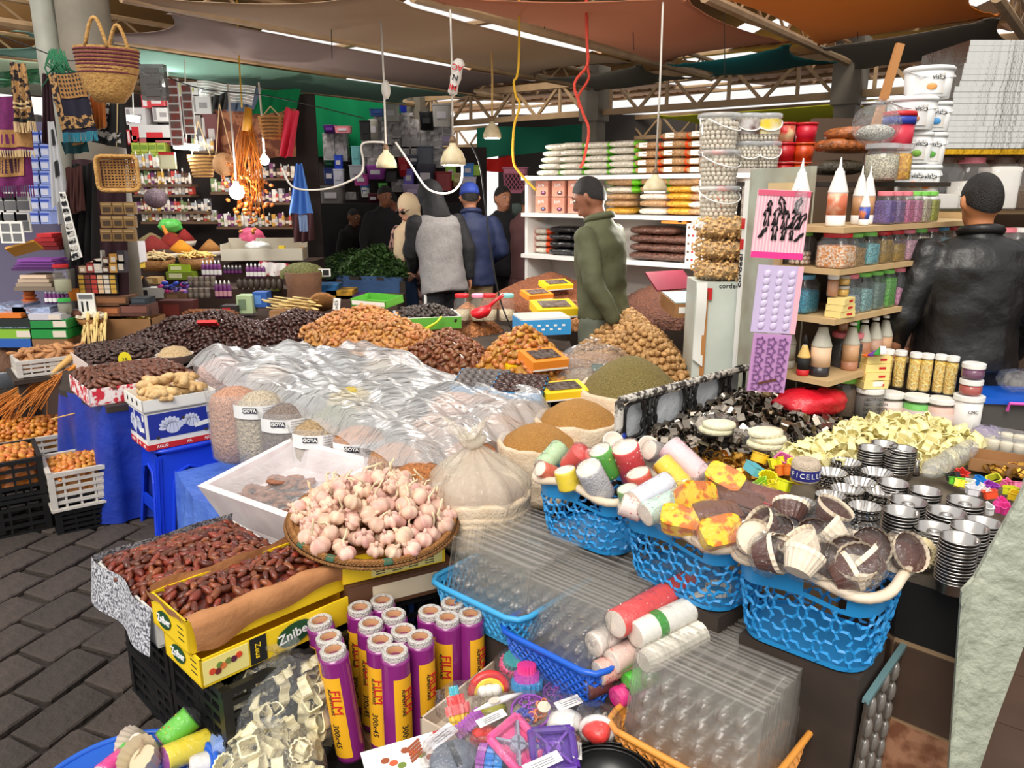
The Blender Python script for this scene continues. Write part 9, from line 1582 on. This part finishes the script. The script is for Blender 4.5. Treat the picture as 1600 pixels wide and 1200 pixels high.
clo('maroon_garment','dark maroon garment behind the blue one','garment',((456,330),(490,330),(490,376),(458,380)),6.9,mt('dark_maroon',(60,24,28),.9),amp=.03);pxb('toy_pouch','clear pouch with cream toy set hanging by the straw tote','pouch',250,238,272,264,6.8,.03,mt('cream_pouch',(214,206,160),.5),None,[(0,.85,1,1,m_red,'header'),(.1,.1,.9,.8,mt('cream_inner',(226,220,180),.5),'contents')]);pxb('grey_pack','grey plastic-wrapped pack hanging beside the straw bag','pack',222,100,254,156,5.9,.06,flm('grey_pack_film',tint=(170,170,170),opc=.45,mky=(116,114,112),bp=(20,.6)),None,[(.2,.1,.8,.3,mt('grey_bar',(76,74,72),.6),'fold'),(.2,.45,.8,.6,mt('grey_bar',(76,74,72),.6),'fold'),(.2,.75,.8,.9,mt('grey_bar',(76,74,72),.6),'fold')])
for i in Rg(3):
 for j in Rg(3):
  pxb('tea_packet','brown tea packet, %s row, place %s on the hanging card'%(('lowest','middle','upper')[j],wd[i]),'packet',158+18*i,358-21*j,174.5+18*i,377-21*j,5.4,.03,mt('tea_packet',(150,116,70),.7),'brown tea packets',[(.2,.2,.8,.6,mt('tea_picture',(80,60,44),.7),'picture'),(.1,.75,.9,.9,mt('tea_strip',(190,160,110),.7),'strip')])
clo('dark_drape','dark brown drape behind the tea packets on the column','drape',((112,250),(196,250),(200,505),(116,505)),5.6,mt('dark_brown_carpet',(58,32,40),.9),amp=.03,folds=4)
for k in Rg(12):
 c,nm=(((176,150,120),'tan'),((150,44,40),'red'),((200,196,190),'silver'),((96,66,48),'brown'),((206,150,60),'amber'),((60,52,60),'dark'))[k%6];pxb('trinket_box',nm+(' trinket box in the upper row',' trinket box in the lower row')[k//6]+' above the display board','box',124+12*(k%6),402+14*(k//6)-5*(k%3),134+12*(k%6),412+14*(k//6),5.48,.05,mt('tk%d'%(k%6),c,.5),'trinket boxes',[(.2,.2,.8,.7,mt('pale_label',(220,206,190),.6),'label')])
for k,(x0,y0,x1,y1,c,lb)in En(((148,463,200,478,(120,80,52),'brown woven tray below the display board'),(150,480,186,494,(150,90,54),'tan leather goods pile on the front step'),(188,476,232,494,(110,70,60),'tray of brown chunks beside the leather goods'),(205,466,228,476,(60,66,72),'dark framed slate leaning on the tray'))):
 pxb('step_tray',lb,'tray',x0,y0,x1,y1,5.5,.15,mt('stp%d'%k,c,.8,nz=(14,.3),cl=[x*.6 for x in c]),None,[(.08,.3,.92,.85,mt('stq%d'%k,[x*1.25 for x in c],.8),'top_layer')])
o=Tg('hanging_dates','bundle of orange date branches hanging round the lit bulb','branch',None);top=aY(388,168,6.75);B().tube([top,aY(386,205,6.75)],[.03,.045],8).ob('stalk',mt('ochre_stalk',(206,140,30),.6),o,1);q=B();ends=[]
for k in Rg(60):
 a=aY(386+fr_(-6,8),172+fr_(0,20),6.75);e=aY(fr_(362,415),fr_(255,345),6.75+fr_(-.1,.1));m_=a.lerp(e,.5)+V((fr_(-.05,.05),fr_(-.05,.05),.02));q.tube([a,m_,e],.0035,4);ends.append(e)
q.ob('twigs',mt('ochre_twigs',(206,120,30),.6),o,1);hd_=datm('hanging_date',mt('amber_dates',(200,110,40),.35,var=.35),.024,.016,.04,8,6)
for k in Rg(110):
 e=random.choice(ends)+V((fr_(-.07,.07),fr_(-.08,.04),fr_(-.12,.06)));link('hanging_date',hd_,o,T(e,fr_(0,6),fr_(-1,1),fr_(-1,1)))
o=Tg('herb_table','table with blue grey cloth under the green herbs','table',None);hq=[aY(548,428,7.2),aY(640,430,7.),aY(650,420,8.2),aY(540,418,8.2)];hpz=.90;hp=[(-1.62,7.15),(-.98,6.95),(-.75,7.9),(-1.7,8.1)];B().prism(hp,.03,z0=hpz-.03).ob('top',MWD,o);skirt([hp[3],hp[0],hp[1],hp[2]],hpz+.005,.3,.04,.3,10).ob('cloth_skirt',mt('denim_blue_cloth',(52,80,120),.9,bp=(12,.5)),o,1)
for x,y in hp:
 B().box((0,0,(hpz-.03)/2),(.05,.05,hpz-.03)).ob('leg',MWD,o,M=T((x*.96-.04,y*.98+.12,0)))
m_herb=mt('dark_green_herb',(56,88,34),.6,var=.35);leafm=B().add([(0,0,0),(.02,.012,.006),(.045,0,.004),(.02,-.012,.006)],[(0,1,2,3)])
for(P,z0,pk,lb,n)in((hp,hpz,.28,'heap of dark green herb leaves on the blue cloth',5200),([(-2.1,7.9),(-1.5,7.9),(-1.4,9.),(-2.2,9.)],.8,.25,'shadowed heap of herbs behind the first one',1800),([(-.6,8.2),(.0,8.2),(.1,9.2),(-.7,9.2)],.85,.2,'shadowed heap of herbs behind the shoppers',1500)):
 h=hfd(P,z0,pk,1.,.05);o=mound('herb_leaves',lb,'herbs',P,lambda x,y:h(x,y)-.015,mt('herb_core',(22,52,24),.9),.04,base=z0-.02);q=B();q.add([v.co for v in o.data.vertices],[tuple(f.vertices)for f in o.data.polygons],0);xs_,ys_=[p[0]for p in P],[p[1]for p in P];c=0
 while c<n:
  x,y=fr_(min(xs_),max(xs_)),fr_(min(ys_),max(ys_))
  if not inpoly(x,y,P):
   continue
  c+=1;q.add(leafm.v,leafm.f,1,T((x,y,h(x,y)+fr_(-.02,.03)),fr_(0,6.28),fr_(-.7,.7),fr_(-.9,.3),fr_(.7,1.3)))
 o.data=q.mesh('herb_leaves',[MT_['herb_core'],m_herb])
for(px,py,c,lb)in((505,462,(40,110,170),'folded blue woven textile beside the paper sack'),(530,470,(200,150,40),'folded yellow and purple textile'),(545,478,(90,50,130),'folded purple textile nearest the herbs')):
 pxb('folded_textile',lb,'textile',px-20,py-16,px+20,py,6.4,.25,mt('tx_%d'%c[0],c,.9,nz=(9,.15),cl=[x*.6 for x in c]))
pxb('henna_card','card of black hand stencils beside the pods','card',478,420,516,432,6.3,.01,MPW,None,[(.06+.32*k,.15,.3+.32*k,.85,m_blk,'hand_print')for k in Rg(3)]);p=aY(505,488,5.9);o=Tg('straw_platter','round straw platter leaning beside the light dates','platter',T((p.x,5.9,p.z+.07),.2,-.9));B().lth([(.001,0),(.09,.0),(.1,.02),(.001,.012)],26).ob('platter',m_wick,o,1);pxb('brown_table','dim brown stall under the folded textiles','table',440,470,620,560,6.3,.5,m_step)
pxb('dim_stall','red covered stall behind the herb sellers','stall',590,345,650,395,9.4,.3,mt('dim_red_cover',(130,24,24),.9));YP=10.4;m_wr=mt('wrapped_silver_carton',(190,184,182),.25,nz=(14,.25),cl=(116,110,112),bp=(16,.8),spec=.7);sil=[(506,208,521,252),(524,208,541,252),(585,181,597,222),(597,190,611,226),(612,177,626,216),(627,176,645,182),(628,182,640,232),(640,186,655,232),(655,203,671,230),(672,198,690,232),(692,180,706,212),(690,213,710,226),(566,219,580,245),(581,219,596,245),(612,217,626,245),(628,229,640,246),(642,229,655,245),(672,232,692,262),(692,232,712,262),(597,228,611,250),(560,236,572,262),(574,246,590,262),(612,280,634,300),(540,300,556,312),(660,232,672,256)]
for k,(x0,y0,x1,y1)in En(sil):
 pxb('wrapped_carton','silvery film-wrapped carton, %s of the plasticware wall'%['pillar edge low','second at the edge','beside the black bin','under the grey bucket','tall upper middle','flat on top','tallest middle','tallest middle inner','striped one right of middle','fan-striped one','upper right cube','lilac tinted one','left of the stool','above the stool','middle row centre','small below the tallest','small beside the grey bin','under the fan-striped one','under the lilac one','behind the dull lamp','low left of the stool','low above the colanders','by the drawer tower','lowest at the left','behind the lit lamp'][k],'carton',x0,y0,x1,y1,YP+.02*(k%3),.2,m_wr if k!=11 else mt('lilac_wrap',(176,160,200),.4),'silvery wrapped cartons',[(.1,.1,.9,.35,mt('carton_art',(150,146,146),.5),'print')])
ware=[('purple wash tub on the edge cartons',504,195,525,208,(96,40,130)),('pink wash tub on the edge cartons',523,197,548,208,(230,140,150)),('black bin beside the lattice basket',562,188,578,219,(30,28,30)),('cream lattice basket in the wall',576,186,590,218,(196,190,176)),('dark blue wash tub at the top',577,170,601,181,(30,70,130)),('grey tall basket at the top',600,163,622,190,(170,170,160)),('tall black bin near the grey barrel',655,174,678,203,(26,26,30)),('tall grey patterned barrel at the top',676,162,704,198,(176,172,166)),('slate grey bin in the middle',652,228,676,258,(84,90,104)),('slate grey tub next to the slate bin',636,242,656,258,(96,100,116)),('teal plastic step stool',549,228,562,258,(110,176,180)),('blue cylinder container',522,242,534,266,(40,70,190)),('dark green wash tub',505,250,523,262,(24,70,50)),('navy bucket under the green tub',506,262,522,288,(30,44,100)),('white lettered bucket',520,264,536,290,(200,200,214)),('violet tilted laundry basket',572,258,602,280,(170,80,180)),('pale mesh basket beside the violet one',546,258,570,280,(170,168,176)),('magenta basket below the violet one',553,272,575,290,(180,60,140)),('red crate behind the dull lamp',622,246,640,276,(180,36,44)),('multicoloured drawer tower',630,264,646,292,(110,90,190)),('black lidded pot',602,268,620,284,(30,28,32)),('grey letter tray stack',650,256,680,296,(70,70,84)),('dark red curved bowl',680,268,706,298,(150,24,34)),('lime green basket tower',696,256,712,282,(150,200,60)),('cream drawer tower beside the lime one',706,270,722,292,(190,170,120)),('sky blue tub far right',722,255,740,278,(40,120,200)),('lime tub beside the sky blue one',738,258,750,274,(150,190,50)),('blue and white kitchen box',562,288,576,302,(60,130,190)),('green cup carton low in the wall',591,286,604,298,(90,190,70)),('white and green cup below',564,294,576,308,(200,206,196)),('lilac drawer box low in the middle',628,288,668,310,(190,170,206)),('white laundry bin behind the hood',668,298,690,322,(190,188,196)),('magenta box behind the scarf',650,312,668,332,(170,50,100)),('maroon tub in the lower row',574,302,592,318,(100,36,50)),('white tub with blue print',720,276,744,290,(210,200,214)),('grey appliance low at the left',500,290,536,320,(120,114,110)),('violet striped box near the bottom',592,300,610,330,(176,160,186)),('pink crate stack near the bottom',575,318,594,345,(150,100,130))]
for k,(lb,x0,y0,x1,y1,c)in En(ware):
 a,cc=aY(x0,y1,YP-.1),aY(x1,y0,YP-.1);w,h=cc.x-a.x,cc.z-a.z;m=mt('pw_%d_%d_%d'%c,c,.45);o=Tg('plastic_ware',lb+' in the plasticware stall','plasticware',T(((a.x+cc.x)/2,YP-.05,a.z)),'plasticware wall')
 if k%3==0:
  B().lth([(w*.42,0),(w*.5,h*.92),(w*.53,h),(w*.48,h),(w*.40,.01),(.001,.01)],18,sy=.8).ob('body',m,o,1)
 else:
  B().lth([(w*.46,0),(w*.5,h*.9),(w*.53,h*.93),(w*.53,h),(.001,h)],24,pw=6,sy=.7).ob('body',m,o)
 B().box((0,-w*.38,h*.5),(w*.5,.004,h*.3)).ob('label',mt('ware_label',(206,200,206),.6)if k%2 else m,o)
pc_=mbsk('pink_crate','tall pink slatted laundry crate beside the yellow rope',T((aY(805,302,8.6).x,8.6,aY(805,302,8.6).z)),.26,.22,aY(805,263,8.6).z-aY(805,302,8.6).z,mt('dusty_pink_plastic',(196,110,136),.5),pitch=.05);pxb('plasticware_screen','dark panel behind the plasticware','panel',495,230,760,420,YP+.35,.04,mt('dark_stall_panel',(46,36,34),.9));pxb('plasticware_counter','dim counter under the plasticware','counter',490,318,720,470,YP-.35,.3,mt('dim_counter',(40,34,38),.9))
pxb('glass_case','glass display case beside the man in black','case',800,318,830,370,8.2,.2,flm('case_glass',tint=(200,220,210),opc=.25,bp=None,mky=(140,160,150)))
# ================================================================ LAMPS, CORDS AND ROPES
m_emit=mt('lit_bulb',(255,250,240),.4,emit=22.);m_emoff=mt('dull_bulb',(226,214,190),.4);m_ceram=mt('cream_lamp_shade',(214,200,166),.5,nz=(14,.4),cl=(190,172,134));m_cord=mt('white_cord',(206,200,190),.6)
def lamp(lab,px,py,Y,rpx,lit=30.,hpx=None,ztop=2.75,kind='bell',cordm=None,col=(1,.95,.86)):
 p=aY(px,py,Y);s_=Y/1202;r=rpx*s_;h=(hpx or rpx*1.6)*s_;o=Tg('hanging_lamp',lab,'lamp',T(p))
 if kind=='bell':
  B().lth([(r,0),(r*.98,h*.25),(r*.72,h*.62),(r*.3,h*.86),(r*.24,h),(.001,h)],22).ob('shade',m_ceram,o,1);B().lth([(.001,-r*.06),(r*.7,-r*.05),(r*.96,r*.02)],22,cap=0).ob('bulb_face',m_emit if lit else m_emoff,o.children[0],1);B().lth([(r*.26,h),(r*.28,h*1.12),(r*.16,h*1.3),(.001,h*1.3)],12).ob('socket',mt('brass_socket',(110,84,60),.5),o,1);top=h*1.3
 else:
  B().ball(r,16,10).ob('bulb',m_emit,o,1,T((0,0,r)));B().lth([(r*.4,r*1.8),(r*.35,r*2.5),(.001,r*2.5)],12).ob('socket',m_lidw,o,1);top=r*2.4
 B().tube([(0,0,top),(.004,0,(top+ztop-p.z)/2),(0,0,ztop-p.z)],.006*Y/5,6).ob('cord',cordm or m_cord,o,1)
 if lit:
  ld=bpy.data.lights.new('lamp_light','POINT');ld.energy=lit;ld.color=col;ld.shadow_soft_size=max(.03,r*.8);lo=bpy.data.objects.new('lamp_light',ld);COL.objects.link(lo);lo.parent=o;lo.location=(0,0,-r*.35 if kind=='bell' else r)
  if kind!='bell':
   lo.location=(0,-r*1.3,r)
 return o
lamp('dull cream bell lamp hanging on a white cord at the middle',604,262,5.4,15.5,0,26);lamp('lit cream bell lamp on the white cord right of the middle',708,258,5.2,19,28,32);lamp('small lit bell lamp on a thin wire under the truss',769,216,6.4,13.5,22,24,cordm=m_tw2);lamp('lit bell lamp hanging in front of the bean shelf',1023,300,5.,18.5,30,26);lamp('glaring bare bulb among the hanging dates',371,312,6.6,11,18,kind='bulb',ztop=2.5,col=(.92,.96,1))
lamp('small glowing bulb above the right wall shelves',414,258,7.3,7,18,kind='bulb',ztop=2.6)
for(px,py,w,lb,Y)in((291,232,34,'twin strip light glowing over the spice stall',7.),(208,188,15,'small oval light glowing beside the vine rug',7.2),(262,134,13,'small oval light glowing at the top of the picture strips',7.4)):
 p=aY(px,py,Y);s_=Y/1202;o=Tg('strip_light',lb,'lamp',T(p,0,0,.08));B().box((0,0,.0),(w*s_,.05,.022)).ob('tube',m_emit,o);B().box((0,.01,.03),(w*s_*1.05,.07,.025)).ob('housing',m_lidw,o);B().tube([(0,.01,.04),(0,.01,2.75-p.z)],.005,5).ob('cord',m_cord,o);ld=bpy.data.lights.new('strip_lamp_light','POINT');ld.energy=5;ld.shadow_soft_size=.06;lo=bpy.data.objects.new('strip_lamp_light',ld);COL.objects.link(lo)
 lo.parent=o;lo.location=(0,-.06,-.05)
def cord(name,lab,pts,Y,r,m,cat='cord'):
 P=[aY(p[0],p[1],p[2]if len(p)>2 else Y)for p in pts];out=[]
 for i in Rg(len(P)-1):
  p0,p1,p2,p3=P[max(i-1,0)],P[i],P[i+1],P[min(i+2,len(P)-1)]
  for k in Rg(6):
   t=k/6;out.append(.5*((2*p1)+(p2-p0)*t+(2*p0-5*p1+4*p2-p3)*t*t+(3*p1-p0-3*p2+p3)*t**3))
 out.append(P[-1])
 return tag(B().tube(out,r,6).ob(name,m,None,1),lab,cat)
m_rope_y=mt('yellow_rope',(226,176,40),.7,bp=(120,.8));m_rope_r=mt('coral_red_rope',(222,70,50),.7,bp=(120,.8));cord('hanging_rope','yellow rope hanging through the middle with loops',[(811,-40),(811,80),(808,118),(803,128),(806,150),(812,165),(803,200),(802,250),(812,270),(838,298)],5.3,.008,m_rope_y,'rope');cord('hanging_rope','coral red rope hanging to the bean bags',[(915,-40),(917,60),(918,100),(900,125),(898,140),(905,160),(912,180),(920,205),(912,250),(906,262)],5.2,.009,m_rope_r,'rope')
cord('hanging_rope','second strand of the coral red rope',[(917,-40),(918,95),(920,122),(904,150),(906,170)],5.25,.008,m_rope_r,'rope');cord('hanging_string','thin yellow string down to the hanging date branches',[(369,-40),(373,80),(378,168)],6.6,.006,m_rope_y,'string');cord('lamp_cord','white cord looping from the blue garment to the dull lamp',[(440,262),(455,290),(480,297),(520,293),(560,275),(568,255),(566,225),(600,222)],5.5,.007,m_cord)
cord('lamp_cord','white cord looping between the dull and the lit lamp',[(618,222),(640,255),(668,295),(700,302),(720,285),(722,250),(716,232)],5.3,.007,m_cord);cord('black_cable','long black cable hanging down past the navy jacket to the dates',[(736,225),(750,260),(758,320),(768,400),(782,470),(800,515)],5.,.005,m_blk,'cable');cord('thin_wire','thin sagging wire from the column to the green tarpaulin',[(175,78),(300,135),(420,150),(570,185)],6.5,.004,m_blk,'wire')
cord('thin_wire','thin wire across the upper left corner',[(-10,52),(60,78),(110,95),(170,85)],5.5,.004,m_blk,'wire')
for(px,y1,lb)in((519,92,'thin thread hanging from the mauve awning'),(851,45,'thin wire down from the tan awning to the truss'),(990,78,'thin wire hanging from the salmon awning'),(1133,120,'thin dark wire hanging before the bright skylight'),(1340,60,'thin wire beside the second pillar')):
 cord('thin_wire',lb,[(px-3,-40),(px,y1)],5.6,.003,m_blk,'wire')
q=aY(712,122,5.2);o=Tg('wrapped_bundle','white lettered plastic bundle tied on the lamp cord','bundle',T(q,0,0,.25));B().lth([(.012,-.11),(.032,-.09),(.028,-.04),(.036,0),(.03,.06),(.04,.09),(.02,.115),(.001,.118)],14).ob('wrap',mt('crinkled_white_wrap',(222,214,206),.4,bp=(30,.9)),o,1);text('AC',.05,m_red,o,T((0,-.04,.06),0,pi/2)@T((0,0,0),pi),bold=.0008);text('N',.05,m_blk,o,T((0,-.04,.0),0,pi/2)@T((0,0,0),pi),bold=.0008)
text('MI',.05,m_red,o,T((0,-.04,-.06),0,pi/2)@T((0,0,0),pi),bold=.0008);q=aY(603,140,5.4);tag(B().ball((.03,.03,.06),12,8,fn=lambda a,b:1+.2*sin(b*5)*cos(a*6)).ob('cord_knot',m_cord,None,1,T(q)),'tangled white cord knot above the dull lamp','cord')
